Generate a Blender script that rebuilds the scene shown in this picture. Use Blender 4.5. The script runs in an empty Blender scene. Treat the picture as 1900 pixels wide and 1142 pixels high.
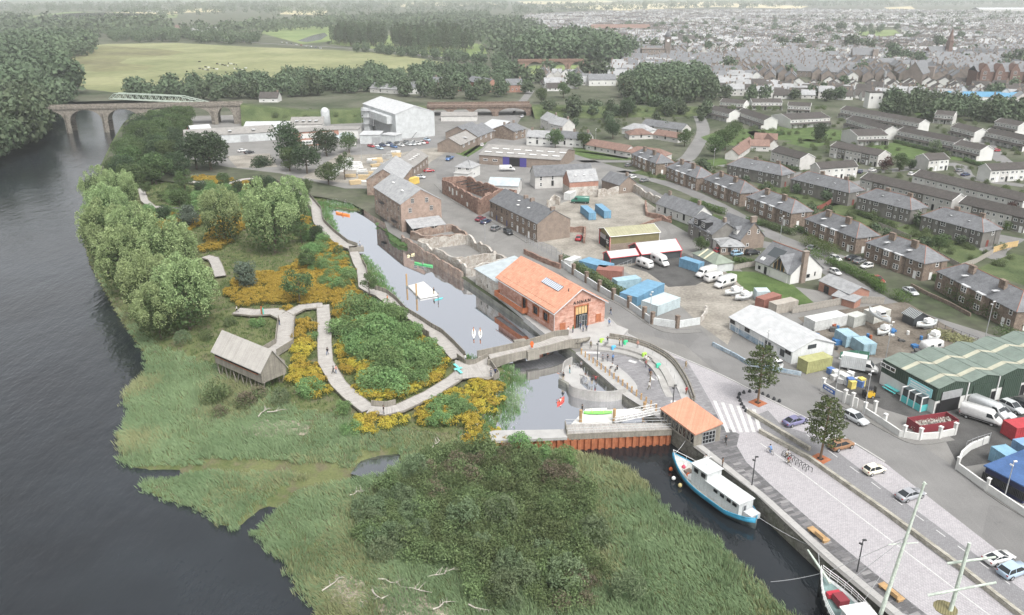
import bpy,bmesh,math,random
import numpy as np
from mathutils import Vector,Matrix
from mathutils.geometry import tessellate_polygon
R=random.Random(7)
S=bpy.context.scene
COL=S.collection
HAZE=0.00015
# ---- camera, sky, sun, exposure
FPX,CAMH=1478.0,71.0
PITCH=math.atan(586/FPX)
CP,SP=math.cos(PITCH),math.sin(PITCH)
cam=bpy.data.cameras.new('camera');cam_o=bpy.data.objects.new('camera',cam);COL.objects.link(cam_o)
cam.sensor_fit='HORIZONTAL';cam.sensor_width=36;cam.lens=28.0
cam.clip_start=1;cam.clip_end=30000
cam_o.location=(0,0,CAMH);cam_o.rotation_euler=(math.pi/2-PITCH,0,0)
S.camera=cam_o
SUN_EL,SUN_AZ=math.radians(56),math.radians(150)
w=bpy.data.worlds.new('World');S.world=w;w.use_nodes=True
nt=w.node_tree;bgn=nt.nodes['Background']
sk=nt.nodes.new('ShaderNodeTexSky');sk.sky_type='NISHITA';sk.sun_disc=False
sk.sun_elevation=SUN_EL;sk.sun_rotation=SUN_AZ;sk.air_density=1.0;sk.dust_density=6.0;sk.ozone_density=1.0
hs=nt.nodes.new('ShaderNodeHueSaturation');hs.inputs['Saturation'].default_value=0.14
nt.links.new(sk.outputs[0],hs.inputs['Color']);nt.links.new(hs.outputs[0],bgn.inputs[0])
bgn.inputs[1].default_value=0.15
sl=bpy.data.lights.new('sun','SUN');sl.energy=0.95;sl.angle=math.radians(11);sl.color=(1,0.97,0.92)
so=bpy.data.objects.new('sun',sl);COL.objects.link(so)
sd=Vector((math.sin(SUN_AZ)*math.cos(SUN_EL),math.cos(SUN_AZ)*math.cos(SUN_EL),math.sin(SUN_EL)))
so.rotation_euler=sd.to_track_quat('Z','Y').to_euler()
vs=S.view_settings;S.display_settings.display_device='sRGB'
vs.view_transform='Standard';vs.look='None';vs.gamma=1;vs.exposure=0.84;vs.use_curve_mapping=False
S.cycles.max_bounces=5;S.cycles.diffuse_bounces=2;S.cycles.glossy_bounces=3;S.cycles.transmission_bounces=3
S.cycles.volume_bounces=1;S.cycles.transparent_max_bounces=6
# ---- helpers
def G(x,y,z=0.0):
 """world point at height z seen at photo coordinate (x, y): used as a survey of the site"""
 u=(x-950)/FPX;v=-(y-571)/FPX
 dx,dy,dz=u,CP+v*SP,-SP+v*CP
 t=(z-CAMH)/dz
 return Vector((dx*t,dy*t,z))
def G2(x,y,z=0.0):
 p=G(x,y,z);return Vector((p.x,p.y))
def GL(pts,z=0.0):return[G2(p[0],p[1],p[2]if len(p)>2 else z)for p in pts]
def zat(p,px,py):
 """height over ground point p that shows at photo row py"""
 v=-(py-571)/FPX
 return CAMH+(v*p.y*CP-p.y*SP)/(CP+v*SP)
def frac(a,b,t):return a+(b-a)*t
class MB:
 def __init__(s):s.v=[];s.f=[];s.m=[];s.uv={}
 def add(s,vs,fs,m=0):
  o=len(s.v);s.v+=[tuple(v)for v in vs]
  for f in fs:s.f.append(tuple(i+o for i in f));s.m.append(m)
 def quad(s,a,b,c,d,m=0):s.add([a,b,c,d],[(0,1,2,3)],m)
 def tri(s,a,b,c,m=0):s.add([a,b,c],[(0,1,2)],m)
 def box(s,c,d,rz=0,m=0,taper=1.0):
  cx,cy,cz=c;hx,hy,hz=d[0]/2,d[1]/2,d[2]/2
  ca,sa=math.cos(rz),math.sin(rz);vs=[]
  for z,t in((-hz,1),(hz,taper)):
   for x,y in((-hx,-hy),(hx,-hy),(hx,hy),(-hx,hy)):
    vs.append((cx+(x*ca-y*sa)*t,cy+(x*sa+y*ca)*t,cz+z))
  s.add(vs,[(3,2,1,0),(4,5,6,7),(0,1,5,4),(1,2,6,5),(2,3,7,6),(3,0,4,7)],m)
 def prism(s,poly,z0,z1,m=0,mtop=None,bottom=True):
  n=len(poly)
  if sum(poly[i][0]*poly[(i+1)%n][1]-poly[(i+1)%n][0]*poly[i][1]for i in range(n))<0:poly=poly[::-1]
  za=z0 if hasattr(z0,'__len__')else[z0]*n;zb=z1 if hasattr(z1,'__len__')else[z1]*n
  o=len(s.v)
  s.v+=[(p[0],p[1],za[i])for i,p in enumerate(poly)]+[(p[0],p[1],zb[i])for i,p in enumerate(poly)]
  for i in range(n):
   j=(i+1)%n;s.f.append((o+i,o+j,o+n+j,o+n+i));s.m.append(m)
  for t in tessellate_polygon([[Vector((p[0],p[1],0))for p in poly]]):
   a,b,c=t
   if(poly[b][0]-poly[a][0])*(poly[c][1]-poly[a][1])-(poly[b][1]-poly[a][1])*(poly[c][0]-poly[a][0])<0:b,c=c,b
   s.f.append((o+n+a,o+n+b,o+n+c));s.m.append(m if mtop is None else mtop)
   if bottom:s.f.append((o+a,o+c,o+b));s.m.append(m)
 def tube(s,a,b,r0,r1=None,n=6,m=0,caps=True):
  a,b=Vector(a),Vector(b);r1=r0 if r1 is None else r1
  d=(b-a);q=d.to_track_quat('Z','X');vs=[]
  for p,r in((a,r0),(b,r1)):
   for k in range(n):
    t=2*math.pi*k/n;vs.append(p+q@Vector((r*math.cos(t),r*math.sin(t),0)))
  fs=[(k,(k+1)%n,n+(k+1)%n,n+k)for k in range(n)]
  if caps:fs+=[tuple(range(n))[::-1],tuple(range(n,2*n))]
  s.add(vs,fs,m)
 def path(s,pts,r,n=5,m=0):
  for a,b in zip(pts,pts[1:]):s.tube(a,b,r,None,n,m)
 def lathe(s,prof,c=(0,0,0),n=10,m=0):
  vs=[];
  for r,z in prof:
   for k in range(n):
    t=2*math.pi*k/n;vs.append((c[0]+r*math.cos(t),c[1]+r*math.sin(t),c[2]+z))
  fs=[(i*n+k,i*n+(k+1)%n,(i+1)*n+(k+1)%n,(i+1)*n+k)for i in range(len(prof)-1)for k in range(n)]
  fs+=[tuple(range(n))[::-1],tuple(range((len(prof)-1)*n,len(prof)*n))]
  s.add(vs,fs,m)
 def loft(s,rings,m=0,closed=True,caps=True):
  n=len(rings[0]);vs=[p for r in rings for p in r];fs=[]
  for i in range(len(rings)-1):
   for k in range(n if closed else n-1):
    fs.append((i*n+k,i*n+(k+1)%n,(i+1)*n+(k+1)%n,(i+1)*n+k))
  if caps and closed:fs+=[tuple(range(n))[::-1],tuple(range((len(rings)-1)*n,len(rings)*n))]
  s.add(vs,fs,m)
 def mesh(s,name,mats,smooth=False):
  me=bpy.data.meshes.new(name);me.from_pydata(s.v,[],s.f)
  for mm in(mats if isinstance(mats,(list,tuple))else[mats]):me.materials.append(mm)if mm else None
  if any(s.m):me.polygons.foreach_set('material_index',s.m)
  if smooth:me.polygons.foreach_set('use_smooth',[True]*len(me.polygons))
  me.update();return me
 def obj(s,name,mats,parent=None,smooth=False,**kw):return put(name,s.mesh(name,mats,smooth),parent,**kw)
def put(name,me,parent=None,loc=None,rz=0,**kw):
 o=bpy.data.objects.new(name,me);COL.objects.link(o)
 if parent:o.parent=parent
 if loc is not None:o.location=loc
 if rz:o.rotation_euler=(0,0,rz)
 for k,v in kw.items():
  if v is not None:o[k]=v
 return o
def tag(o,label,cat,group=None):
 o['label']=label;o['category']=cat
 if group:o['group']=group
 return o
def empty(name,label,cat,loc=(0,0,0),rz=0,group=None):
 o=bpy.data.objects.new(name,None);COL.objects.link(o);o.location=loc;o.rotation_euler=(0,0,rz);o.empty_display_size=.3
 return tag(o,label,cat,group)
def struct(mb,name,mats,parent=None,smooth=False):
 o=mb.obj(name,mats,parent,smooth)
 if not parent:o['kind']='structure'
 return o
def copy_tree(o,loc=None,rz=None,label=None,parent=None,scale=None):
 c=o.copy();COL.objects.link(c)
 if parent:c.parent=parent
 if loc is not None:c.location=loc
 if rz is not None:c.rotation_euler=(0,0,rz)
 if scale is not None:c.scale=scale
 if label:c['label']=label
 for ch in o.children:copy_tree(ch,parent=c)
 return c
def npmesh(name,V,F,mats,midx=None,tint=None,smooth=False):
 """fast mesh from arrays; F is (n,4) or (n,3); tint is a per-vertex natural colour variation"""
 me=bpy.data.meshes.new(name);nv,nf,k=len(V),len(F),F.shape[1]
 me.vertices.add(nv);me.vertices.foreach_set('co',np.ascontiguousarray(V,dtype=np.float32).ravel())
 me.loops.add(nf*k);me.loops.foreach_set('vertex_index',np.ascontiguousarray(F,dtype=np.int32).ravel())
 me.polygons.add(nf);me.polygons.foreach_set('loop_start',np.arange(0,nf*k,k,dtype=np.int32))
 for mm in(mats if isinstance(mats,(list,tuple))else[mats]):me.materials.append(mm)if mm else None
 if midx is not None:me.polygons.foreach_set('material_index',np.ascontiguousarray(midx,dtype=np.int32))
 if smooth:me.polygons.foreach_set('use_smooth',np.ones(nf,dtype=bool))
 if tint is not None:
  at=me.attributes.new('tint','FLOAT','POINT');at.data.foreach_set('value',np.ascontiguousarray(tint,dtype=np.float32))
 me.update(calc_edges=True);return me
def offset_line(pts,d):
 """polyline moved sideways (positive = left of travel), mitred"""
 out=[];n=len(pts)
 for i,p in enumerate(pts):
  a=(pts[i]-pts[i-1]).normalized()if i>0 else None
  b=(pts[i+1]-pts[i]).normalized()if i<n-1 else None
  a=a or b;b=b or a
  na,nb=Vector((-a.y,a.x)),Vector((-b.y,b.x));m=na+nb
  m=m.normalized()if m.length>1e-6 else na
  k=max(0.35,m.dot(na));out.append(Vector((p.x,p.y))+m*(d/k))
 return out
def smooth_line(pts,n=6):
 """Catmull-Rom through 2D points"""
 P=[pts[0]*2-pts[1]]+list(pts)+[pts[-1]*2-pts[-2]];out=[]
 for i in range(1,len(P)-2):
  for k in range(n):
   t=k/n;a,b,c,d=P[i-1],P[i],P[i+1],P[i+2]
   out.append(.5*((2*b)+(c-a)*t+(2*a-5*b+4*c-d)*t*t+(3*b-a-3*c+d)*t**3))
 out.append(pts[-1]);return out
def wall_mb(mb,pts,z0,z1,th=.25,m=0,side=0):
 """upright wall of thickness th along a polyline; z0, z1 numbers or per-point lists; side -1/1 keeps the line as one face"""
 n=len(pts);za=z0 if hasattr(z0,'__len__')else[z0]*n;zb=z1 if hasattr(z1,'__len__')else[z1]*n
 l=offset_line(pts,th*(1+side)/2);r=offset_line(pts,-th*(1-side)/2)
 rings=[[(l[i].x,l[i].y,za[i]),(r[i].x,r[i].y,za[i]),(r[i].x,r[i].y,zb[i]),(l[i].x,l[i].y,zb[i])]for i in range(n)]
 mb.loft([q[::-1]for q in rings],m)
 return mb
def deck_mesh(name,L,Rr,zs,th,mats):
 """slab between two edge lines with uv running along it (for planks)"""
 n=len(L);zs=zs if hasattr(zs,'__len__')else[zs]*n
 bm=bmesh.new();uvl=bm.loops.layers.uv.new('UVMap');d=0;rows=[]
 for i in range(n):
  if i:d+=((L[i]+Rr[i])/2-(L[i-1]+Rr[i-1])/2).length
  rows.append([bm.verts.new((p.x,p.y,z))for p,z in((L[i],zs[i]),(Rr[i],zs[i]),(Rr[i],zs[i]-th),(L[i],zs[i]-th))]+[d])
 for a,b in zip(rows,rows[1:]):
  for k in range(4):
   f=bm.faces.new((a[k],a[(k+1)%4],b[(k+1)%4],b[k]))
   for lp in f.loops:
    row=a if lp.vert in a[:4]else b
    lp[uvl].uv=(row[4],0 if lp.vert in(row[0],row[3])else 3)
 for r in(rows[0],rows[-1]):bm.faces.new(r[:4])
 bmesh.ops.recalc_face_normals(bm,faces=bm.faces)
 me=bpy.data.meshes.new(name);bm.to_mesh(me);bm.free()
 for mm in(mats if isinstance(mats,(list,tuple))else[mats]):me.materials.append(mm)if mm else None
 return me
def sheet(name,pts,z,mat,kind='structure',parent=None):
 """flat ground sheet from 2D world points"""
 P=[Vector((p[0],p[1],0))for p in pts];fs=[]
 for a,b,c in tessellate_polygon([P]):
  if(P[b].x-P[a].x)*(P[c].y-P[a].y)-(P[b].y-P[a].y)*(P[c].x-P[a].x)<0:b,c=c,b
  fs.append((a,b,c))
 mb=MB();mb.add([(p.x,p.y,z)for p in P],fs)
 o=mb.obj(name,mat,parent)
 if kind and not parent:o['kind']=kind
 return o
def inside(p,poly):
 c=False;n=len(poly);x,y=p[0],p[1]
 for i in range(n):
  x1,y1=poly[i][0],poly[i][1];x2,y2=poly[i-1][0],poly[i-1][1]
  if(y1>y)!=(y2>y)and x<(x2-x1)*(y-y1)/(y2-y1)+x1:c=not c
 return c
def np_inside(X,Y,poly):
 c=np.zeros(X.shape,bool);n=len(poly)
 for i in range(n):
  x1,y1=poly[i][0],poly[i][1];x2,y2=poly[i-1][0],poly[i-1][1]
  if y1==y2:continue
  c^=((y1>Y)!=(y2>Y))&(X<(x2-x1)*(Y-y1)/(y2-y1)+x1)
 return c
def np_dist(X,Y,line,closed=False):
 d=np.full(X.shape,1e9);n=len(line)
 for i in range(n if closed else n-1):
  a,b=line[i],line[(i+1)%n];vx,vy=b[0]-a[0],b[1]-a[1]
  t=np.clip(((X-a[0])*vx+(Y-a[1])*vy)/max(1e-9,vx*vx+vy*vy),0,1)
  d=np.minimum(d,np.hypot(X-a[0]-t*vx,Y-a[1]-t*vy))
 return d
def scatter(poly,step,rng=R,jit=.45):
 xs=[p[0]for p in poly];ys=[p[1]for p in poly];out=[];y=min(ys);row=0
 while y<max(ys):
  x=min(xs)+(row%2)*step/2
  while x<max(xs):
   p=Vector((x+rng.uniform(-jit,jit)*step,y+rng.uniform(-jit,jit)*step))
   if inside(p,poly):out.append(p)
   x+=step
  y+=step*.87;row+=1
 return out
# ---- materials
class NT:
 def __init__(s,name):
  s.m=bpy.data.materials.new(name);s.m.use_nodes=True;s.t=s.m.node_tree;s.b=s.t.nodes['Principled BSDF']
 def n(s,typ,**kw):
  nd=s.t.nodes.new('ShaderNode'+typ)
  for k,v in kw.items():
   if k in nd.inputs.keys():s.set(nd.inputs[k],v)
   else:setattr(nd,k,v)
  return nd
 def set(s,inp,v):
  if isinstance(v,bpy.types.NodeSocket):s.t.links.new(v,inp)
  elif isinstance(v,tuple)and len(v)==3 and inp.type=='RGBA':inp.default_value=(*v,1)
  else:inp.default_value=v
 def mix(s,f,a,b,mode='MIX'):
  nd=s.n('MixRGB',blend_type=mode);s.set(nd.inputs[0],f);s.set(nd.inputs[1],a);s.set(nd.inputs[2],b);return nd.outputs[0]
 def math(s,op,a,b=0.0,c=None):
  nd=s.n('Math',operation=op);s.set(nd.inputs[0],a);s.set(nd.inputs[1],b)
  if c is not None:s.set(nd.inputs[2],c)
  return nd.outputs[0]
 def coord(s,mode='Object',scale=(1,1,1),rz=0):
  if mode=='wall':
   o=s.n('TexCoord').outputs['Object'];x=s.n('SeparateXYZ');s.set(x.inputs[0],o)
   c=s.n('CombineXYZ');s.set(c.inputs[0],s.math('ADD',x.outputs[0],x.outputs[1]));s.set(c.inputs[1],x.outputs[2]);return c.outputs[0]
  if mode=='roof':
   o=s.n('TexCoord').outputs['Object'];x=s.n('SeparateXYZ');s.set(x.inputs[0],o)
   c=s.n('CombineXYZ');s.set(c.inputs[0],x.outputs[0]);s.set(c.inputs[1],s.math('MULTIPLY',x.outputs[2],1.8));return c.outputs[0]
  o=s.n('TexCoord').outputs['UV' if mode=='uv' else 'Object']
  mp=s.n('Mapping');s.set(mp.inputs[0],o);mp.inputs[3].default_value=scale;mp.inputs[2].default_value=(0,0,rz);return mp.outputs[0]
 def noise(s,vec,scale,detail=3,rough=.6,lo=.35,hi=.65):
  nd=s.n('TexNoise',Scale=scale,Detail=detail,Roughness=rough);s.set(nd.inputs['Vector'],vec)
  r=s.n('MapRange');s.set(r.inputs[0],nd.outputs[0]);r.inputs[1].default_value=lo;r.inputs[2].default_value=hi;return r.outputs[0]
 def bump(s,h,strength=.3,dist=.05):
  b=s.n('Bump',Strength=strength,Distance=dist);s.set(b.inputs['Height'],h);s.t.links.new(b.outputs[0],s.b.inputs['Normal'])
 def base(s,c,rough=.85,spec=.25,metal=0.0):
  s.set(s.b.inputs['Base Color'],c);s.set(s.b.inputs['Roughness'],rough);s.b.inputs['Specular IOR Level'].default_value=spec;s.b.inputs['Metallic'].default_value=metal;return s.m
def sc(c,k):return tuple(min(1,x*k)for x in c)
def mat(name,col,rough=.85,var=.2,scale=.8,fine=12,fvar=.12,rnd=0.,col2=None,bump=0,bscale=30,metal=0,spec=.25,mode='Object',streak=0,stretch=None):
 N=NT(name);v=N.coord(mode,stretch or(1,1,1))
 c=N.mix(N.noise(v,scale,4),sc(col,1-var),col2 or sc(col,1+var))
 c=N.mix(fvar,c,N.mix(N.noise(v,fine,2),sc(col,.35),sc(col,1.7)))
 if streak:
  sv=N.coord('Object',(3,3,.25));c=N.mix(N.math('MULTIPLY',N.noise(sv,1.6,3,.6,.5,.75),streak),c,sc(col,.45))
 if rnd:
  oi=N.n('ObjectInfo');h=N.n('HueSaturation');N.set(h.inputs['Value'],N.math('MULTIPLY_ADD',oi.outputs['Random'],2*rnd,1-rnd));N.set(h.inputs['Color'],c);c=h.outputs[0]
 if bump:N.bump(N.noise(v,bscale,4),bump)
 return N.base(c,rough,spec,metal)
def bricks(name,c1,c2,mortar,w_,h_,ms=.012,mode='wall',rough=.9,rnd=.0,dirt=.25,bump=.25,rz=0,scale=1.,smooth=.2,off=.5,patch=None):
 N=NT(name);v=N.coord(mode,(scale,)*3,rz)
 b=N.n('TexBrick',offset=off);N.set(b.inputs['Vector'],v)
 for k,x in(('Color1',c1),('Color2',c2),('Mortar',mortar),('Scale',1.0),('Mortar Size',ms),('Mortar Smooth',smooth),('Bias',0.0),('Brick Width',w_),('Row Height',h_)):N.set(b.inputs[k],x)
 c=b.outputs['Color'];o=N.coord('Object')
 if patch:c=N.mix(N.noise(o,.5,5,.7,.5,.62),c,patch)
 c=N.mix(dirt,c,N.mix(N.noise(o,.7,5,.65),sc(c1,.45),sc(c2,1.35)))
 c=N.mix(.12,c,N.mix(N.noise(o,9,2),sc(c1,.3),sc(c2,1.7)))
 if rnd:
  oi=N.n('ObjectInfo');h=N.n('HueSaturation');N.set(h.inputs['Value'],N.math('MULTIPLY_ADD',oi.outputs['Random'],2*rnd,1-rnd));N.set(h.inputs['Color'],c);c=h.outputs[0]
 if bump:N.bump(b.outputs['Fac'],-bump,.03)
 return N.base(c,rough)
def rubble(name,c1,c2,size=2.2,patch=None,dirt=.3,mode='wall'):
 N=NT(name);o=N.coord('Object');v=N.coord(mode)
 vo=N.n('TexVoronoi',Scale=size,feature='F1');N.set(vo.inputs['Vector'],v)
 bw=N.n('SeparateColor');N.set(bw.inputs[0],vo.outputs['Color'])
 c=N.mix(bw.outputs[0],c1,c2);ve=N.n('TexVoronoi',Scale=size,feature='DISTANCE_TO_EDGE');N.set(ve.inputs['Vector'],v)
 r=N.n('MapRange');N.set(r.inputs[0],ve.outputs['Distance']);r.inputs[2].default_value=.09
 c=N.mix(r.outputs[0],sc(c1,.65),c)
 if patch:c=N.mix(N.noise(o,.45,6,.72,.48,.6),c,patch)
 c=N.mix(dirt,c,N.mix(N.noise(o,.8,5,.7),sc(c1,.4),sc(c2,1.4)))
 N.bump(r.outputs[0],.35,.05);return N.base(c,.92)
def leafmat(name,c1,c2,trans=.25,rnd=.18,tint=True,scale=.25):
 N=NT(name);o=N.n('ObjectInfo').outputs['Random'];gp=N.n('NewGeometry').outputs['Position']
 f=N.noise(gp,scale,3,.6,.3,.7)
 if tint:f=N.mix(.6,f,N.n('Attribute',attribute_name='tint').outputs['Fac'])
 c=N.mix(f,c1,c2);h=N.n('HueSaturation');N.set(h.inputs['Value'],N.math('MULTIPLY_ADD',o,2*rnd,1-rnd));N.set(h.inputs['Hue'],N.math('MULTIPLY_ADD',o,.03,.485));N.set(h.inputs['Color'],c)
 N.base(h.outputs[0],.7,.2)
 tr=N.n('BsdfTranslucent');N.set(tr.inputs[0],h.outputs[0]);ms=N.n('MixShader');ms.inputs[0].default_value=trans
 out=N.t.nodes['Material Output'];N.t.links.new(N.b.outputs[0],ms.inputs[1]);N.t.links.new(tr.outputs[0],ms.inputs[2]);N.t.links.new(ms.outputs[0],out.inputs[0])
 return N.m
def plain(name,col,rough=.5,metal=0,spec=.4,emit=0):
 N=NT(name);N.base(col,rough,spec,metal)
 if emit:N.b.inputs['Emission Color'].default_value=(*col,1);N.b.inputs['Emission Strength'].default_value=emit
 return N.m
def water(name,col,rough,bumps,ior=1.33,mirror=0,dist=.1,tint=(.8,.84,.9)):
 N=NT(name);h=None
 for scale,stretch,st in bumps:
  v=N.coord('Object',stretch);n=N.n('TexNoise',Scale=scale,Detail=3,Roughness=.55);N.set(n.inputs['Vector'],v)
  k=N.math('MULTIPLY',n.outputs[0],st);h=k if h is None else N.math('ADD',h,k)
 N.bump(h,1.0,dist);wv=N.coord();N.base(N.mix(N.noise(wv,.03,4),sc(col,.7),sc(col,1.6)),rough,.5);N.set(N.b.inputs['Roughness'],N.math('MULTIPLY_ADD',N.noise(wv,.025,4,.6,.4,.62),rough*1.2,rough*.6));N.b.inputs['IOR'].default_value=ior
 if mirror:
  g=N.n('BsdfGlossy',Roughness=rough);g.inputs[0].default_value=(*tint,1);N.t.links.new(N.b.inputs['Normal'].links[0].from_socket,g.inputs['Normal'])
  ms=N.n('MixShader');ms.inputs[0].default_value=mirror;N.t.links.new(N.b.outputs[0],ms.inputs[1]);N.t.links.new(g.outputs[0],ms.inputs[2])
  N.t.links.new(ms.outputs[0],N.t.nodes['Material Output'].inputs[0])
 return N.m
m_ground=mat('town_ground',(.06,.08,.038),.95,.5,.03,.3,.3,col2=(.125,.12,.095))
def tarmac(name,c1,c2,cell):
 N=NT(name);v=N.coord();c=N.mix(N.noise(v,.12,5),c1,c2);vo=N.n('TexVoronoi',Scale=cell,distance='CHEBYCHEV');N.set(vo.inputs['Vector'],N.coord('Object',(1,.55,1),.9));sx=N.n('SeparateColor');N.set(sx.inputs[0],vo.outputs['Color'])
 c=N.mix(N.math('MULTIPLY',N.math('GREATER_THAN',sx.outputs[0],.86),.25),c,sc(c1,.5));c=N.mix(N.math('MULTIPLY',N.noise(v,.35,6,.75,.58,.72),.35),c,sc(c1,.45));c=N.mix(N.math('MULTIPLY',N.noise(N.coord('Object',(2.2,.12,1),.45),1.2,3,.6,.52,.75),.25),c,sc(c2,1.3));c=N.mix(.16,c,N.mix(N.noise(v,7,2),sc(c1,.4),sc(c2,1.6)))
 N.bump(N.noise(v,20,3),.1);return N.base(c,.9)
m_asphalt=tarmac('asphalt',(.15,.147,.14),(.215,.21,.20),.09)
m_road=tarmac('road_asphalt',(.15,.148,.145),(.195,.192,.187),.13)
m_yard=mat('yard_concrete',(.24,.22,.19),.92,.35,.12,1.5,.25,col2=(.33,.31,.27))
m_yarddark=mat('dark_gravel',(.075,.074,.072),.95,.3,.25,6,.3)
m_yarddirt=mat('yard_dirt',(.12,.10,.08),.95,.4,.2,2,.35,col2=(.21,.19,.16))
m_conc=mat('concrete',(.32,.312,.297),.9,.15,.5,8,.12,streak=.35)
m_conclight=mat('pale_concrete',(.36,.355,.345),.85,.1,.4,9,.1)
m_concdark=mat('wet_concrete',(.17,.17,.145),.85,.35,.4,4,.25,col2=(.26,.26,.23),streak=.5)
m_grass=mat('lawn',(.06,.10,.028),.95,.3,.25,3,.35,col2=(.105,.15,.05))
m_rough=mat('rough_grass',(.055,.082,.03),.95,.35,.15,2,.4,col2=(.115,.135,.06))
m_meadow=mat('meadow_grass',(.17,.19,.085),.95,.2,.012,.12,.2,col2=(.26,.26,.14))
m_meadow2=mat('rushy_pasture',(.15,.14,.075),.95,.3,.015,.1,.3,col2=(.19,.20,.09))
m_field=mat('field_green',(.13,.19,.06),.95,.2,.01,.1,.2,col2=(.2,.24,.1))
m_straw=mat('stubble_field',(.48,.42,.26),.95,.12,.01,.1,.1)
m_cobble=bricks('pale_setts',(.42,.40,.415),(.33,.318,.327),(.19,.185,.19),.42,.21,.022,'Object',.85,rz=-.4,dirt=.12,bump=.12)
m_cobbledark=bricks('grey_setts',(.25,.248,.255),(.19,.187,.195),(.12,.12,.12),.36,.18,.02,'Object',.85,rz=-.4,dirt=.12,bump=.12)
m_slabpale=bricks('grey_slabs',(.17,.168,.175),(.255,.25,.257),(.12,.12,.12),1.5,.62,.03,'Object',.8,rz=-.4,dirt=.1,bump=.1)
m_slab=bricks('dark_slabs',(.085,.084,.088),(.18,.176,.18),(.06,.06,.06),1.5,.62,.03,'Object',.8,rz=-.4,dirt=.12,bump=.1)
m_coping=bricks('coping_stone',(.40,.39,.375),(.33,.325,.315),(.2,.2,.2),1.6,3,.02,'Object',.85,rz=-1.97,dirt=.2,bump=.1)
m_plank=bricks('weathered_planks',(.32,.305,.285),(.42,.40,.375),(.15,.14,.13),.24,12,.03,'uv',.85,dirt=.2,bump=.15)
m_timberwall=bricks('weathered_boards',(.19,.178,.15),(.29,.268,.23),(.09,.082,.07),.24,12,.03,'wall',.88,dirt=.25,bump=.2)
m_timber=mat('pale_timber',(.40,.26,.13),.7,.18,1.5,14,.15,stretch=(1,1,.2))
m_white=mat('white_render',(.58,.58,.56),.85,.06,.4,6,.05,rnd=.06,streak=.16)
m_offwhite=mat('grey_harl',(.50,.49,.47),.9,.1,.5,9,.12,rnd=.1,streak=.2)
m_greyharl=mat('dark_harl',(.165,.158,.145),.92,.2,.6,10,.2,rnd=.1,streak=.25)
m_frame=plain('white_frame',(.74,.74,.73),.5)
m_glass=plain('window_glass',(.02,.022,.025),.08,0,.5)
m_glassg=plain('grey_glazing',(.06,.07,.075),.1,0,.6)
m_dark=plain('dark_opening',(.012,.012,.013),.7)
m_black=plain('black_paint',(.02,.02,.022),.5)
m_steel=mat('galvanised_steel',(.42,.43,.44),.5,.1,2,20,.1,metal=.5)
m_steeld=plain('dark_steel',(.05,.052,.055),.5,.3)
m_corten=mat('corten_steel',(.33,.115,.055),.85,.2,1.2,12,.2,col2=(.42,.16,.08))
m_coral=bricks('coral_tiles',(.50,.235,.15),(.62,.32,.22),(.36,.16,.105),.4,.36,.03,'roof',.85,dirt=.28,bump=.2)
m_sand=bricks('red_sandstone',(.36,.145,.095),(.58,.37,.30),(.34,.22,.18),.85,.36,.022,'wall',.92,dirt=.3,bump=.3)
m_rubred=rubble('red_rubble',(.18,.10,.078),(.31,.215,.17),2.6,None,.4)
m_rubgrey=rubble('whitewashed_rubble',(.30,.26,.22),(.46,.43,.39),2.2,(.52,.51,.48),.3)
m_rubmill=rubble('mill_rubble',(.20,.135,.105),(.33,.255,.21),2.4,(.31,.27,.235),.35)
m_quaywall=rubble('quay_masonry',(.15,.145,.12),(.25,.24,.21),1.4,(.10,.11,.07),.35)
m_drystone=rubble('dry_stone',(.27,.255,.21),(.42,.40,.345),3.2,None,.3)
m_brick=bricks('red_brick',(.30,.125,.085),(.36,.17,.12),(.36,.33,.29),.23,.075,.01,'wall',.9,dirt=.3)
m_brickbrown=bricks('brown_brick',(.18,.135,.105),(.245,.19,.155),(.28,.265,.24),.23,.075,.01,'wall',.9,dirt=.3)
m_rubbrown=rubble('brown_rubble',(.15,.115,.09),(.27,.215,.175),3.0,None,.35)
m_slate=bricks('slates',(.11,.115,.122),(.175,.18,.188),(.09,.09,.095),.3,.22,.012,'roof',.65,rnd=.12,dirt=.35,bump=.12)
m_slatelight=bricks('pale_slates',(.255,.26,.265),(.32,.325,.33),(.2,.2,.2),.32,.24,.012,'roof',.7,rnd=.08,dirt=.35,bump=.1)
m_tile=bricks('brown_tiles',(.05,.046,.043),(.08,.072,.067),(.04,.036,.034),.33,.34,.012,'roof',.85,rnd=.12,dirt=.3,bump=.12)
m_tilered=bricks('red_brown_tiles',(.165,.105,.085),(.215,.14,.115),(.11,.08,.065),.33,.34,.012,'roof',.85,rnd=.1,dirt=.3,bump=.12)
m_ridge=plain('terracotta_ridge',(.30,.14,.10),.8)
m_lead=plain('lead_flat',(.46,.47,.48),.6)
m_bark=mat('bark',(.10,.08,.06),.95,.3,3,20,.25)
m_deadwood=mat('dead_wood',(.36,.335,.29),.9,.2,3,20,.2)
m_tyre=plain('tyre_rubber',(.02,.02,.021),.8)
m_rim=plain('wheel_rim',(.45,.46,.47),.35,.6)
m_carglass=plain('car_glass',(.025,.03,.034),.06,0,.6)
m_lamp=plain('headlamp',(.75,.76,.78),.15)
m_tail=plain('tail_lamp',(.35,.02,.015),.3)
def paint(name,c,rough=.28):
 N=NT(name);N.base(N.mix(N.noise(N.coord(),2,2),sc(c,.93),sc(c,1.05)),rough,.5);N.b.inputs['Coat Weight'].default_value=.4;return N.m
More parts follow.
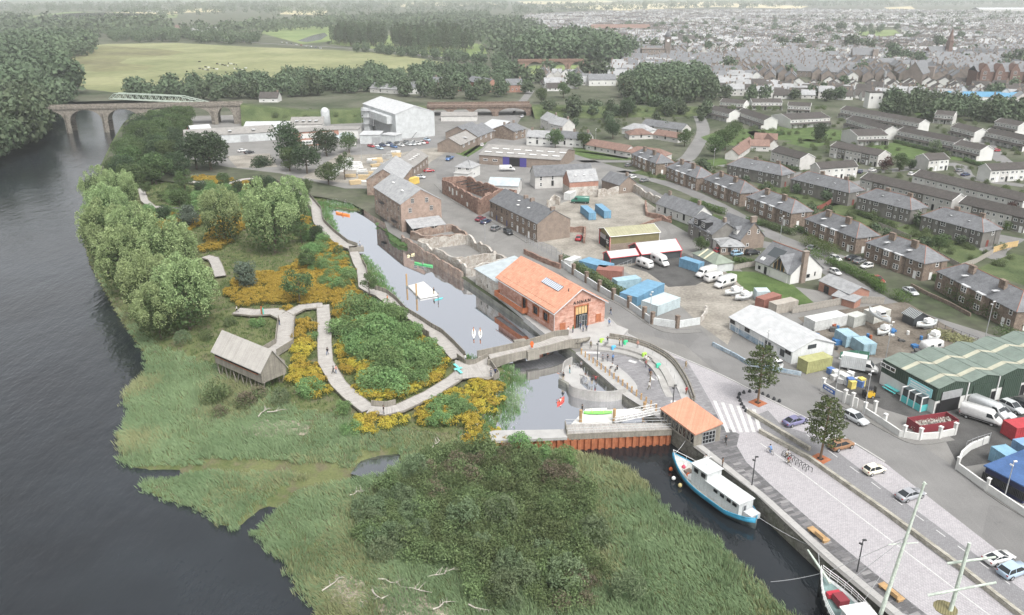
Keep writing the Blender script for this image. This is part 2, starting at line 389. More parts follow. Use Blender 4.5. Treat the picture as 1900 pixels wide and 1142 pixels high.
def metal_sheet(name,c,pitch=.3,rough=.55,axis=0,rnd=0,rust=None,streak=.2):
 """profiled sheeting: colour plus fine ribs"""
 N=NT(name);v=N.coord('Object');x=N.n('SeparateXYZ');N.set(x.inputs[0],v)
 s=N.math('ADD',x.outputs[0],x.outputs[1])if axis==2 else x.outputs[axis]
 wv=N.math('SINE',N.math('MULTIPLY',s,2*math.pi/pitch))
 k=N.mix(N.noise(v,.6,4),sc(c,.88),sc(c,1.1))
 if rust:k=N.mix(N.noise(v,.5,6,.7,.5,.6),k,rust)
 k=N.mix(N.math('MULTIPLY',N.noise(N.coord('Object',(3,3,.3)),1.5,3,.6,.5,.75),streak),k,sc(c,.5))
 N.bump(wv,.6,.04);return N.base(k,rough,.4)
m_whitemetal=metal_sheet('white_sheeting',(.50,.52,.525),.35,.5,2)
m_whiteroof=metal_sheet('white_roof_sheeting',(.46,.47,.475),.4,.5,0,streak=.1)
m_greyroof=metal_sheet('grey_roof_sheeting',(.33,.34,.345),.3,.7,0)
m_bluegreyroof=metal_sheet('blue_grey_sheeting',(.40,.45,.47),.3,.6,0)
m_asbestos=metal_sheet('fibre_cement_roof',(.27,.26,.245),.18,.85,0,streak=.35)
m_skylight=plain('rooflight',(.6,.62,.62),.4)
# ==== SETTING
V2=lambda x,y:Vector((x,y))
RW,BW=-3.0,-1.2
m_river=water('river_water',(.012,.015,.018),.08,[(.42,(1,.4,1),.6),(1.3,(1,.45,1),.3),(.05,(1,1,1),.6)],1.52,dist=.3)
m_basin=water('basin_water',(.02,.025,.03),.015,[(.35,(1,1,1),.012)],1.36,.8,tint=(.93,.95,1))
quay=[V2(62,42),V2(46.9,76.8),V2(42.6,87),V2(37.5,101.4),V2(31.2,115.4),V2(25,127.7),V2(21.3,133.8),V2(13.4,152.8)]
bwall=[V2(10.5,157.6),V2(6.3,164.6),V2(-12.9,199.6),V2(-18.7,211.2),V2(-28.5,229.2),V2(-34.5,242.8),V2(-47.2,263.3)]
head=[V2(-52,272),V2(-58,281),V2(-70,290)]
rbank=GL([(262,345),(185,330),(210,275),(230,240),(250,222),(330,205),(390,190)],-3)
rend=[V2(-235,560),V2(-270,575),V2(-330,560)]
lbank=GL([(95,226),(92,250),(62,275),(20,287),(-60,320),(-260,400)],-3)
north=[V2(-90,300),V2(-120,310)]
gpoly=quay+bwall+head+north+rbank+rend+lbank+[V2(-700,200),V2(-9000,9000),V2(9000,9000),V2(9000,42)]
sheet('ground',gpoly,0,m_ground)
sheet('river',[V2(-900,20),V2(140,20),V2(140,120),V2(60,150),V2(60,700),V2(-900,700)],RW,m_river)
basin=bwall+head+[V2(-80,284),V2(-66,262),V2(-45,190),V2(-20,150),V2(-6,126),V2(-4,121.2),V2(9.5,121.4),V2(28,122.6)]+[V2(25.4,127.7),V2(21.7,133.8),V2(13.8,152.8)]
sheet('basin',basin,BW,m_basin)
mb=MB()
wall_mb(mb,quay,-4.2,-.02,1.2,0,-1);struct(mb,'quay_wall',m_quaywall)
mb=MB();wall_mb(mb,[quay[-1]]+bwall[:3],-4,-.02,1.0,0,-1);struct(mb,'basin_wall',m_concdark)
mb=MB();wall_mb(mb,bwall[2:]+head[:1],-4,-.02,1.0,0,-1);struct(mb,'mill_quay_wall',m_rubmill)
mb=MB()
for ln in(lbank,rbank):
 a=ln;b=offset_line(a,-9)
 for i in range(len(a)-1):
  mb.quad((a[i].x,a[i].y,.3),(a[i+1].x,a[i+1].y,.3),(b[i+1].x,b[i+1].y,-3.6),(b[i].x,b[i].y,-3.6))
struct(mb,'river_bank',m_rough)
# ---- island and salt marsh as a height field
ch=GL([(1475,1142),(1440,1112),(1380,1050),(1330,1000),(1245,955),(1195,890),(1150,860),(1100,846),(1010,834)],-3)
rv=GL([(590,1142),(548,1092),(520,1045),(480,1000),(395,975),(385,952),(300,932),(252,905),(256,876),(222,862),(217,815),(236,770),(222,742),(240,715),(270,690),(262,650),(215,575),(170,490),(158,440),(165,370),(185,330)],-3)
bs=GL([(940,812),(950,803),(972,776),(990,712),(945,674),(905,668),(848,652),(825,634),(770,590),(748,566),(705,498),(680,474),(650,458),(634,443),(612,386)],BW)
isl=[V2(50,52)]+ch+bs+[V2(-52,274),V2(-58,283),V2(-72,296),V2(-130,330),V2(-165,350)]+rv[::-1]+[V2(-20,52)]
xs=np.arange(-190,52,1.2);ys=np.arange(52,352,1.2);X,Y=np.meshgrid(xs,ys)
ins=np_inside(X,Y,isl)
dR=np.minimum(np_dist(X,Y,rv),np_dist(X,Y,ch));dB=np_dist(X,Y,bs)
rng=np.random.default_rng(3)
def vnoise(X,Y,s,seed):
 g=np.random.default_rng(seed).random((64,64));x=X/s;y=Y/s
 xi=np.floor(x).astype(int);yi=np.floor(y).astype(int);fx=x-xi;fy=y-yi;fx=fx*fx*(3-2*fx);fy=fy*fy*(3-2*fy)
 A=lambda i,j:g[(yi+j)%64,(xi+i)%64]
 return(A(0,0)*(1-fx)+A(1,0)*fx)*(1-fy)+(A(0,1)*(1-fx)+A(1,1)*fx)*fy
sm=lambda e0,e1,v:(lambda t:t*t*(3-2*t))(np.clip((v-e0)/(e1-e0),0,1))
hR=-3.5+1.0*sm(-1,2,dR)+.5*sm(2,12,dR)+1.3*sm(14,34,dR)+.35*(vnoise(X,Y,5,1)-.5)*sm(2,8,dR)
hB=-1.7+.9*sm(-.5,3,dB)+.4*sm(3,9,dB)
pool=GL([(648,880),(668,856),(700,846),(744,842),(750,868),(718,886),(680,890)],-2.4)
park=GL([(560,760),(440,690),(300,640),(215,560),(150,440),(170,330),(640,330),(760,560),(950,690),(930,830),(800,800),(720,790)],-.7)
pk=sm(-6,6,np.where(np_inside(X,Y,park),1,-1)*np_dist(X,Y,park,True))
H=np.minimum(hR*(1-pk)+np.maximum(hR,-.75)*pk,hB)
H=np.where(np_inside(X,Y,pool),-3.1,H)
cr1=GL([(680,878),(600,892),(540,905),(490,945),(470,965)],-2.3);cr2=GL([(640,878),(520,868),(430,868),(350,870),(252,878)],-2.3)
dC=np.minimum(np_dist(X,Y,cr1),np_dist(X,Y,cr2));H-=.75*(1-sm(.8,3.0,dC))*(1-pk)
H=np.where(ins,H,np.minimum(-3.6-.05*np.minimum(dR,dB),H))
ny,nx=X.shape;idx=np.arange(nx*ny).reshape(ny,nx)
F=np.stack([idx[:-1,:-1],idx[:-1,1:],idx[1:,1:],idx[1:,:-1]],-1).reshape(-1,4)
keep=(H[:-1,:-1]>-4.6).ravel();
def marsh_material():
 N=NT('marsh_soil');v=N.coord();c=N.mix(N.noise(v,.12,5),(.075,.10,.035),(.14,.155,.065));c=N.mix(N.noise(v,.35,5,.7,.5,.62),c,(.13,.115,.075));c=N.mix(.3,c,N.mix(N.noise(v,3,3),(.02,.03,.01),(.16,.17,.08)))
 return N.base(c,.95)
me=npmesh('marsh',np.stack([X,Y,H],-1).reshape(-1,3),F[keep],marsh_material(),smooth=True)
o=put('marsh',me,kind='structure')
def HZ(p):
 i=min(nx-2,max(0,(p[0]-xs[0])/1.2));j=min(ny-2,max(0,(p[1]-ys[0])/1.2));a,b=int(i),int(j);fx,fy=i-a,j-b
 return float((H[b,a]*(1-fx)+H[b,a+1]*fx)*(1-fy)+(H[b+1,a]*(1-fx)+H[b+1,a+1]*fx)*fy)
def GT(px,py,z=-.75):
 for _ in range(6):
  p=G(px,py,z);z=HZ(p)
 return Vector((p.x,p.y,z))
sheet('marsh_pool',[p for p in offset_line(pool+pool[:1],-.2)][:-1],-2.3,water('pool_water',(.05,.055,.055),.04,[(.8,(1,1,1),.05)],1.4,.3))
# ---- fields and far ground
fz=.05
sheet('meadow',GL([(108,94),(140,88),(200,82),(330,80),(480,88),(620,93),(720,100),(850,120),(846,130),(760,136),(640,150),(560,152),(400,160),(300,168),(215,172),(150,165),(125,140)]),fz,m_meadow)
sheet('rushy_pasture',GL([(112,96),(190,85),(300,92),(345,97),(310,104),(240,108),(220,118),(290,122),(270,130),(180,134),(128,128)]),fz*2,m_meadow2)
for i,p in enumerate(([(0,36),(130,22),(330,27),(328,33),(160,40),(0,52)],[(485,62),(500,42),(600,40),(640,55),(610,82),(700,92),(850,108),(905,100),(895,82),(800,76),(690,62),(605,78),(560,82)],[(950,133),(990,122),(1080,121),(1085,132),(1000,140)],[(1583,60),(1660,55),(1674,66),(1600,70)],[(860,50),(960,45),(980,58),(870,62)])):
 sheet('field',GL(p),fz,m_field)
for p in([(60,30),(150,24),(330,22),(330,27),(130,36)],[(1000,12),(1180,8),(1310,4),(1500,12),(1482,17),(1330,13),(1150,20)],[(960,3),(1120,1),(1150,4),(980,9)],[(330,17),(400,15),(420,22),(340,24)],[(520,20),(610,20),(600,28),(520,27)],[(700,6),(900,3),(930,9),(740,13)],[(1640,14),(1690,12),(1700,18),(1650,19)]):
 sheet('stubble_field',GL(p),fz,m_straw)
sheet('river_bend',GL([(552,76),(580,66),(602,61),(608,66),(596,74),(570,79)]),fz*2,m_river)
sheet('river_reach',GL([(938,150),(955,142),(1000,140),(990,147),(958,158)]),fz*2,m_river)
# ---- roads, yards, lawns
def L(z,name,pts,m):return sheet(name,GL(pts),z,m)
L(.004,'harbour_hardstanding',[(1160,1300),(2300,1300),(2300,900),(1900,640),(1640,560),(1400,520),(1290,440),(1200,390),(1170,320),(1080,300),(1060,270),(960,230),(980,200),(820,205),(760,205),(340,216),(330,290),(420,310),(520,322),(640,350),(690,350),(720,430),(800,480),(860,510),(930,560),(1020,628),(1060,648),(1150,715),(1210,768),(1290,832),(1400,915),(1530,1040),(1650,1142)],m_asphalt)
def road(name,pts,wd,z=.008,m=m_road,n=4,kerb=0):
 c=smooth_line([G2(*p)for p in pts],n);a=offset_line(c,wd/2);b=offset_line(c,-wd/2)
 return sheet(name,a+b[::-1],z,m)
L(.009,'quay_road',[(1270,640),(1165,612),(1125,585),(1064,505),(1000,462),(935,430),(880,398),(840,365),(812,338),(808,318),(850,285),(885,260),(920,235),(950,205),(965,207),(952,235),(925,262),(890,290),(860,315),(855,335),(880,355),(905,385),(975,440),(1045,485),(1092,530),(1150,556),(1190,581),(1240,611),(1300,610),(1330,640),(1365,663),(1420,685),(1490,702),(1530,728),(1580,762),(1640,800),(1700,822),(1775,868),(1860,932),(1990,1010),(2060,1140),(1905,1066),(1640,858),(1563,812),(1424,741),(1340,700)],m_road)
road('side_street',[(1150,335),(1200,355),(1330,430),(1480,470),(1600,540),(1660,570),(1790,622),(1880,660),(2000,720)],6.5)
road('back_street',[(1150,318),(1250,345),(1330,380),(1440,440),(1560,480)],6)
road('avenue',[(1290,200),(1305,240),(1290,275),(1265,300),(1180,320),(1080,296),(1000,270),(940,262)],7)
road('estate_road',[(1060,300),(1200,300),(1330,305),(1440,330),(1540,345),(1620,335)],5)
road('estate_road',[(1430,330),(1560,315),(1640,318),(1770,305),(1800,330),(1900,345)],6)
road('estate_road',[(1820,250),(1850,290),(1900,320)],7)
road('estate_road',[(1880,440),(1840,470),(1900,490)],7)
road('lane',[(930,215),(958,200),(975,182),(985,168)],6)
road('country_road',[(330,60),(400,72),(480,80),(620,88),(700,94),(860,112)],7,.12)
for p in([(1040,278),(1100,283),(1165,292),(1165,298),(1090,294)],[(860,287),(885,270),(905,262),(895,275),(868,292)],[(1060,280),(1085,262),(1250,290),(1230,300),(1165,296)],[(1385,245),(1460,232),(1570,243),(1560,262),(1470,262),(1400,256)],[(1600,272),(1680,262),(1725,280),(1690,297),(1640,285)],[(1760,296),(1800,270),(1830,282),(1790,300)],[(1455,265),(1500,258),(1540,268),(1500,275)],[(1690,205),(1760,205),(1750,220),(1700,215)],[(1300,255),(1360,235),(1440,250),(1380,272),(1320,268)],[(1300,300),(1345,292),(1350,305),(1310,310)]):
 L(.012,'lawn',p,m_grass)
for p in([(1640,430),(1700,412),(1830,470),(1800,500),(1720,470)],[(1810,500),(1880,470),(1990,500),(1990,560),(1900,530)],[(1500,385),(1590,370),(1690,405),(1640,430)],[(1390,335),(1460,330),(1590,375),(1500,390)],[(1240,400),(1290,385),(1420,430),(1350,425)],[(1170,320),(1240,305),(1290,330),(1230,335)]):
 L(.012,'back_garden',p,m_rough)
L(.016,'front_lawn',[(1345,503),(1400,505),(1470,528),(1515,566),(1470,570),(1425,563),(1380,535)],m_grass)
L(.012,'verge',[(845,285),(890,262),(896,268),(862,291)],m_grass)
L(.012,'boatyard',[(1300,604),(1240,545),(1150,500),(1040,470),(1000,430),(1100,400),(1200,430),(1270,470),(1350,500),(1420,560),(1370,600),(1350,640)],m_yard)
L(.016,'caravan_park',[(1165,495),(1270,470),(1345,503),(1290,530),(1240,533),(1200,505)],m_yarddark)
L(.018,'derelict_yard',[(985,440),(1010,390),(1060,370),(1110,352),(1170,355),(1230,395),(1190,425),(1060,470)],m_yard)
L(.02,'scrap_yard',[(1480,590),(1560,575),(1680,560),(1800,630),(1750,650),(1640,665),(1560,660)],m_yarddirt)
L(.016,'fish_yard',[(1535,715),(1640,670),(1750,735),(1900,705),(2050,760),(1960,840),(1780,868),(1740,790),(1640,760)],m_yarddark)
L(.012,'timber_yard',[(560,330),(640,280),(760,280),(850,270),(800,300),(770,330),(680,345)],m_yard)
L(.014,'car_park',[(650,262),(740,258),(830,254),(840,266),(740,285),(650,288)],m_road)
L(.012,'factory_yard',[(420,290),(500,285),(515,310),(440,312)],m_yard)
def pave(name,pts,wd,z=.11,m=m_asphalt,side=1):
 c=smooth_line([G2(*p)for p in pts],4);mb=MB();wall_mb(mb,c,-.05,z,wd,0,side);return struct(mb,name,m)
pave('pavement',[(1298,613),(1236,612),(1188,584),(1148,559),(1088,534),(1046,505)],1.6)
pave('pavement',[(1320,640),(1362,664),(1418,687),(1484,701)],1.6)
pave('pavement',[(1520,730),(1578,764),(1640,800),(1700,826),(1772,818)],1.5)
pave('pavement',[(1770,870),(1860,937),(1990,1010)],1.5)
pave('pavement',[(812,342),(845,372),(905,402),(985,450)],1.5,side=-1)
pave('kerb',[(1640,858),(1563,812),(1424,741),(1340,698),(1253,660),(1164,621),(1128,590)],.35,.1,m_conclight,-1)
# ---- the quay paving
redge=GL([(1128,590),(1164,620),(1253,659),(1340,697),(1424,741),(1504,779),(1563,812),(1640,858),(1900,1060),(2100,1240)])
cop_in=offset_line(quay,-1.05)
sheet('sett_paving',cop_in[:6]+[V2(26.8,127),V2(22.6,134),V2(15,153),V2(14,160),V2(21,168)]+redge,.016,m_cobble)
dark=offset_line(quay[:6],-1.05);drk=GL([(1750,1165),(1690,1118),(1600,1045),(1500,962),(1430,900),(1385,858),(1367,828),(1372,806)])
sheet('slab_paving',dark[1:]+[V2(22.3,134),V2(15,153),V2(20,153.5),V2(27.5,150.5),V2(33,151)]+GL([(1255,665),(1275,672),(1290,695),(1318,745),(1340,790)])+drk[::-1],.02,m_slab)
sheet('arena_paving',[V2(25,127.9),V2(22.4,134),V2(15,153),V2(20,153.5),V2(27.5,150.5),V2(33,151)]+GL([(1255,665),(1275,672),(1290,695),(1318,745),(1330,770),(1240,770)]),.024,m_slabpale)
cop=MB();a,b=offset_line(quay,.06),offset_line(quay,-1.05)
wall_mb(cop,quay,-.3,.06,1.1,0,-1);co=struct(cop,'quay_coping',m_coping)
slab_me=[]
for k,cc in enumerate(((.10,.098,.10),(.135,.132,.134),(.175,.17,.172),(.225,.22,.22))):
 b_=MB();b_.box((0,0,0),(1.46,.58,.03));slab_me.append(b_.mesh('slab',mat('slab_stone',cc,.8,.12,1.2,9,.14)))
dirq=(quay[2]-quay[1]).normalized();nq=Vector((dirq.y,-dirq.x));rz=math.atan2(nq.y,nq.x)
pave_o=bpy.data.objects['slab_paving'];cnt=0;strip=dark[1:]+drk[::-1]
for j in range(64):
 for i in range(12):
  p=quay[1]+dirq*(-4+.62*j)+nq*(1.15+1.5*i+.75*(j%2)+.2*((j*7)%3))
  c1=p+nq*.8
  if cnt<300 and inside(p+nq*.75,strip)and inside(p-nq*.6,strip)and inside(c1,strip):
   put('slab',R.choice(slab_me),pave_o,(p.x,p.y,.03+R.uniform(0,.008)),rz);cnt+=1
L(.024,'grey_sett_lane',[(1392,775),(1425,762),(1450,790),(1503,806),(1540,828),(1640,905),(1720,962),(1800,1022),(1940,1128),(1940,1180),(1750,1040),(1520,862),(1420,800)],m_cobbledark)
m_line=mat('white_line',(.50,.50,.49),.8,.18,1.5,14,.25,streak=.2)
zeb=MB()
def lineq(mb,a,b,wd,z):
 a,b=G2(*a),G2(*b);d=(b-a).normalized();n=Vector((-d.y,d.x))*wd/2
 mb.quad((a.x-n.x,a.y-n.y,z),(b.x-n.x,b.y-n.y,z),(b.x+n.x,b.y+n.y,z),(a.x+n.x,a.y+n.y,z))
cross=bpy.data.objects['sett_paving']
for k in range(6):
 mb=MB();lineq(mb,(1326+14.5*k,744+3.2*k),(1351+12*k,803-.2*k),.62,.03);mb.obj('crossing_stripe',m_line,cross)
for a,b in(((1411,823),(1500,887)),((1500,887),(1600,963)),((1600,963),(1720,1054)),((1720,1054),(1860,1160))):
 mb=MB();lineq(mb,a,b,.16,.03);mb.obj('lane_line',m_line,cross)
for k in range(10):
 mb=MB();a=(1497+40*k,807+29.5*k);lineq(mb,a,(a[0]+17,a[1]+12.5),.16,.034);mb.obj('bay_line',m_line,cross)
# ==== BUILDING KIT
_wm={}
def win_mesh(w_,h_,bars=(1,1),fr=None,gl=None,name='window',depth=.07,bw=.11):
 key=(w_,h_,bars,(fr or m_frame).name,(gl or m_glass).name,name,depth)
 if key in _wm:return _wm[key]
 mb=MB()
 for x in(-w_/2+bw/2,w_/2-bw/2):mb.box((x,-depth/2,h_/2),(bw,depth,h_),0,0)
 for z in(bw/2,h_-bw/2):mb.box((0,-depth/2-.002,z),(w_-2*bw,depth-.004,bw),0,0)
 for i in range(1,bars[0]+1):
  mb.box((-w_/2+w_*i/(bars[0]+1),-depth/2,h_/2),(bw*.75,depth*.9,h_-2*bw),0,0)
 for i in range(1,bars[1]+1):
  mb.box((0,-depth/2+.003,h_*i/(bars[1]+1)),(w_-2*bw,depth*.8,bw*.75),0,0)
 mb.box((0,-.012,h_/2),(w_-bw,.02,h_-bw),0,1)
 _wm[key]=mb.mesh(name,[fr or m_frame,gl or m_glass]);return _wm[key]
def facade(root,L_,W_,fc,u,z,me,name='window',out=.0,**kw):
 rz={'f':0,'r':math.pi/2,'b':math.pi,'l':-math.pi/2}[fc]
 x,y={'f':(u,-W_/2-out),'r':(L_/2+out,u),'b':(-u,W_/2+out),'l':(-L_/2-out,-u)}[fc]
 return put(name,me,root,(x,y,z),rz,**kw)
def roof_mb(L_,W_,h,rise,typ,ov=.3,og=.25,th=.16):
 mb=MB();l,w_=L_/2+og,W_/2+ov;k=rise/(W_/2);e=h-k*ov*.8;r=h+rise+.05
 if typ=='gable':
  for s in(-1,1):
   a=[(-l,s*w_,e),(l,s*w_,e),(l,0,r),(-l,0,r)]
   b=[(x,y,z-th)for x,y,z in a]
   rings=[a,b]if s>0 else[b,a]
   mb.loft(rings,0)
 elif typ=='hip':
  q=W_/2
  P=[(-l,-w_,e),(l,-w_,e),(l,w_,e),(-l,w_,e),(-l+q+.2,0,r),(l-q-.2,0,r)]
  B=[(x,y,z-th)for x,y,z in P[:4]]
  mb.add(P+B,[(0,1,5,4),(2,3,4,5),(1,2,5),(3,0,4),(0,6,7,1),(1,7,8,2),(2,8,9,3),(3,9,6,0),(9,8,7,6)])
 elif typ=='mono':
  a=[(-l,-w_,h),(l,-w_,h),(l,w_,h+rise),(-l,w_,h+rise)];mb.loft([[(x,y,z-th)for x,y,z in a],a],0)
 else:
  mb.box((0,0,h+.1),(L_+2*og,W_+2*ov,.2))
 return mb
def house(name,label,cat,A,B,W_,h,rise,typ='gable',wall=None,roof=None,wins=(),group=None,chim=(),ov=.3,og=.25,z0=0,gm=None,base=-.15,away=None,roofname='roof',flip=False):
 """A, B: world 2D ends of the eave line that faces us; W_: depth away from us (or a 2D point of the far eave)"""
 A,B=Vector(A[:2]),Vector(B[:2]);d=(B-A).normalized();n=Vector((-d.y,d.x));mid=(A+B)/2
 if n.dot(mid)<0:n=-n
 if hasattr(W_,'__len__'):
  W_=(Vector(W_[:2])-A).dot(n)
  if W_<0:n,W_=-n,-W_
 X_=Vector((n.y,-n.x));L_=(B-A).length;c=mid+n*W_/2
 t=empty(name,label,cat,(c.x,c.y,z0),math.atan2(X_.y,X_.x),group)
 hw,hl=W_/2,L_/2;mb=MB()
 if typ=='gable':
  for s in(-1,1):
   mb.add([(s*hl,-hw,base),(s*hl,hw,base),(s*hl,hw,h),(s*hl,0,h+rise),(s*hl,-hw,h)],[(0,1,2,3,4)if s>0 else(4,3,2,1,0)],1 if gm else 0)
  for s in(-1,1):
   q=[(-hl,s*hw,base),(hl,s*hw,base),(hl,s*hw,h),(-hl,s*hw,h)];mb.quad(*(q if s<0 else q[::-1]))
 elif typ=='mono':
  mb.prism([(-hl,-hw),(hl,-hw),(hl,hw),(-hl,hw)],base,[h-.1,h-.1,h+rise-.1,h+rise-.1])
 else:mb.box((0,0,(h+base)/2),(L_,W_,h-base))
 mb.obj('wall',[wall or m_offwhite]+([gm]if gm else[]),t)
 if roof:roof_mb(L_,W_,h,rise,typ,ov,og).obj(roofname,roof,t)
 for wn in wins:facade(t,L_,W_,wn[0],wn[1],wn[2],wn[3],wn[4]if len(wn)>4 else 'window')
 for ch_ in chim:
  x,y,w2,hh=ch_[:4];mb=MB();zr=h+rise*(1-min(1,abs(y)/hw));mb.box((x,y,zr-.4+(hh+.4)/2),(w2,.75,hh+.4));mb.box((x,y,zr+hh+.06),(w2+.15,.9,.12))
  cm=mb.obj('chimney',ch_[4]if len(ch_)>4 else m_brickbrown,t)
  mb=MB();k=max(1,int(w2/.5))
  for i in range(k):mb.tube((x-w2/2+(i+.5)*w2/k,y,zr+hh+.1),(x-w2/2+(i+.5)*w2/k,y,zr+hh+.5),.13,.1,6)
  mb.obj('chimney_pot',m_ridge,cm)
 t['_d']=(L_,W_);return t
def dims(t):return t['_d'][0],t['_d'][1]
# ==== THE HALL
TZ=.9
mb=MB();mb.prism([V2(7.4,160.8),V2(11.2,157.2),V2(14.4,157.0),V2(18.3,158.7),V2(24.4,160.2),V2(26,163.6),V2(22.6,167.5),V2(12,190),V2(-4.5,187)],-.4,TZ);struct(mb,'hall_terrace',m_conclight)
HA,HB_=V2(9.35,161.7),V2(21.1,168.3)
u_=(HB_-HA).normalized();n_=Vector((-u_.y,u_.x));HL=26.0;HW=(HB_-HA).length
rec=[HA,HA+n_*HL]
hall=house('stone_hall','red sandstone hall with coral tiled roof and balcony over the basin','hall',HA,HA+n_*HL,HW,5.2,4.0,'gable',m_sand,m_coral,z0=TZ,base=-2.2,ov=.55,og=.5)
HLn,HWd=dims(hall)
mb=MB();l=HLn/2
for s in(-1,1):
 a,b=(l+.54,s*(HWd/2+.55),4.55),(l+.54,0,9.16);mb.tube(a,b,.12,None,4)
mb.tube((-l-.4,-HWd/2-.62,4.62),(l+.5,-HWd/2-.62,4.62),.1,None,6);mb.tube((l+.06,-HWd/2-.1,4.5),(l+.06,-HWd/2-.1,-.1),.07,None,6)
mb.obj('gutter',m_lead,hall)
mb=MB();k=4.0/(HWd/2)
for i in range(2):
 s=(-1,1)[i];a=[(-l-.52,s*(HWd/2-.55),5.2+.55*k+.14),(l+.52,s*(HWd/2-.55),5.2+.55*k+.14),(l+.52,0,9.32),(-l-.52,0,9.32)]
 b=[(x,y,z-.2)for x,y,z in a];mb.loft([a,b]if s>0 else[b,a])
mb.obj('upper_roof',m_coral,hall)
fr=MB();x0,x1,y0,y1=1.0,8.6,-3.1,-1.55;zr=lambda y:9.34-(abs(y))*k
fr.quad((x0,y0,zr(y0)+.05),(x1,y0,zr(y0)+.05),(x1,y1,zr(y1)+.05),(x0,y1,zr(y1)+.05));rl=fr.obj('rooflight',m_steeld,hall)
m_pane=plain('rooflight_pane',(.5,.54,.6),.12,0,.8)
for i in range(11):
 mb=MB();a=x0+.08+i*(x1-x0-.1)/11;b=a+(x1-x0)/11-.16;mb.quad((a,y0+.1,zr(y0+.1)+.09),(b,y0+.1,zr(y0+.1)+.09),(b,y1-.1,zr(y1-.1)+.09),(a,y1-.1,zr(y1-.1)+.09));mb.obj('pane',m_pane,rl)
mb=MB();mb.tube((l-2,-1.9,zr(1.9)),(l-2,-1.9,zr(1.9)+.7),.12,.1,6);mb.obj('vent_pipe',m_steeld,hall)
ex=l
mb=MB();
for y in(-1.75,1.75):mb.box((ex+.08,y+.25,2.55),(.5,.22,5.1))
mb.box((ex+.08,.25,5.2),(.5,3.72,.2));pt=mb.obj('portal',m_corten,hall)
m_warm=mat('timber_lining',(.62,.42,.20),.6,.2,1.2,3,.15)
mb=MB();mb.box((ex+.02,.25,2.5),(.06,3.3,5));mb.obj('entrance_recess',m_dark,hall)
mb=MB();mb.box((ex+.06,.25,4.1),(.05,3.2,1.9));mb.obj('lining_panel',m_warm,hall)
mb=MB()
for i in range(5):mb.box((ex+.13,-1.3+i*.78,4.1),(.06,.06,1.9))
mb.box((ex+.13,.25,3.12),(.08,3.3,.12));mb.obj('glazing_bar',m_steeld,hall)
for y,a in((-1.0,1.1),(-.2,.5),(.75,-.5),(1.4,-1.1)):
 d_=put('glass_door',win_mesh(.8,2.9,(0,1),m_steel,m_glassg,'door'),hall,(ex+.25,y,.02),math.pi/2+a)
for y,zz in((-4.6,.0),(5.0,.3)):
 mb=MB();mb.box((ex+.03,y,zz+.95),(.1,1.5,1.9));mb.obj('corten_shutter',m_corten,hall)
fc=bpy.data.curves.new('lettering','FONT');fc.body='ANNAN';fc.size=1.05;fc.extrude=.06;fc.align_x='CENTER';fc.space_character=1.35;fc.materials.append(m_black)
tmp=bpy.data.objects.new('tmp_text',fc);COL.objects.link(tmp);bpy.context.view_layer.update();tme=bpy.data.meshes.new_from_object(tmp.evaluated_get(bpy.context.evaluated_depsgraph_get()));bpy.data.objects.remove(tmp);ft=put('lettering',tme,hall);ft.location=(ex+.12,.35,5.75);ft.rotation_euler=(math.pi/2,0,math.pi/2)
def opening(x,z,w_,h_):
 mb=MB()
 for dx in(-w_/2-.12,w_/2+.12):mb.box((x+dx,-HWd/2-.06,z+h_/2),(.22,.5,h_+.4))
 for dz in(-.1,h_+.1):mb.box((x,-HWd/2-.061,z+dz),(w_+.02,.5,.2))
 mb.obj('corten_surround',m_corten,hall)
 put('window',win_mesh(w_,h_,(1,1),m_steeld,m_glass,depth=.12),hall,(x,-HWd/2-.02,z))
opening(9.6,1.7,1.9,1.9);opening(5.2,1.7,2.1,1.9);opening(.1,1.3,1.6,2.6)
mb=MB();mb.box((.3,-HWd/2-.05,-.1),(1.8,.16,1.7));mb.obj('corten_shutter',m_corten,hall)
mb=MB();bx0,bx1,by=-12.2,1.6,-HWd/2
mb.box(((bx0+bx1)/2,by-.75,1.1),(bx1-bx0,1.5,.2));bal=mb.obj('balcony',m_conclight,hall)
mb=MB();mb.box(((bx0+bx1)/2,by-1.52,1.45),(bx1-bx0,.08,1.3));
for x in(bx0,bx1):mb.box((x,by-.75,1.45),(.08,1.46,1.3))
mb.obj('balustrade',m_corten,bal)
sb=HA+n_*(HL+.3);sheda=house('rubble_store','low whitewashed rubble store with grey sheet roof joined to the hall','store',sb+u_*.2,sb+u_*.2+n_*12.5,11.5,4.4,1.5,'mono',m_rubgrey,m_bluegreyroof,z0=0,base=-2)
for u,z in((-3,1.2),(.5,1.0)):facade(sheda,*dims(sheda),'f',u,z,win_mesh(.7,1.2,(0,0),m_rubgrey,m_dark))
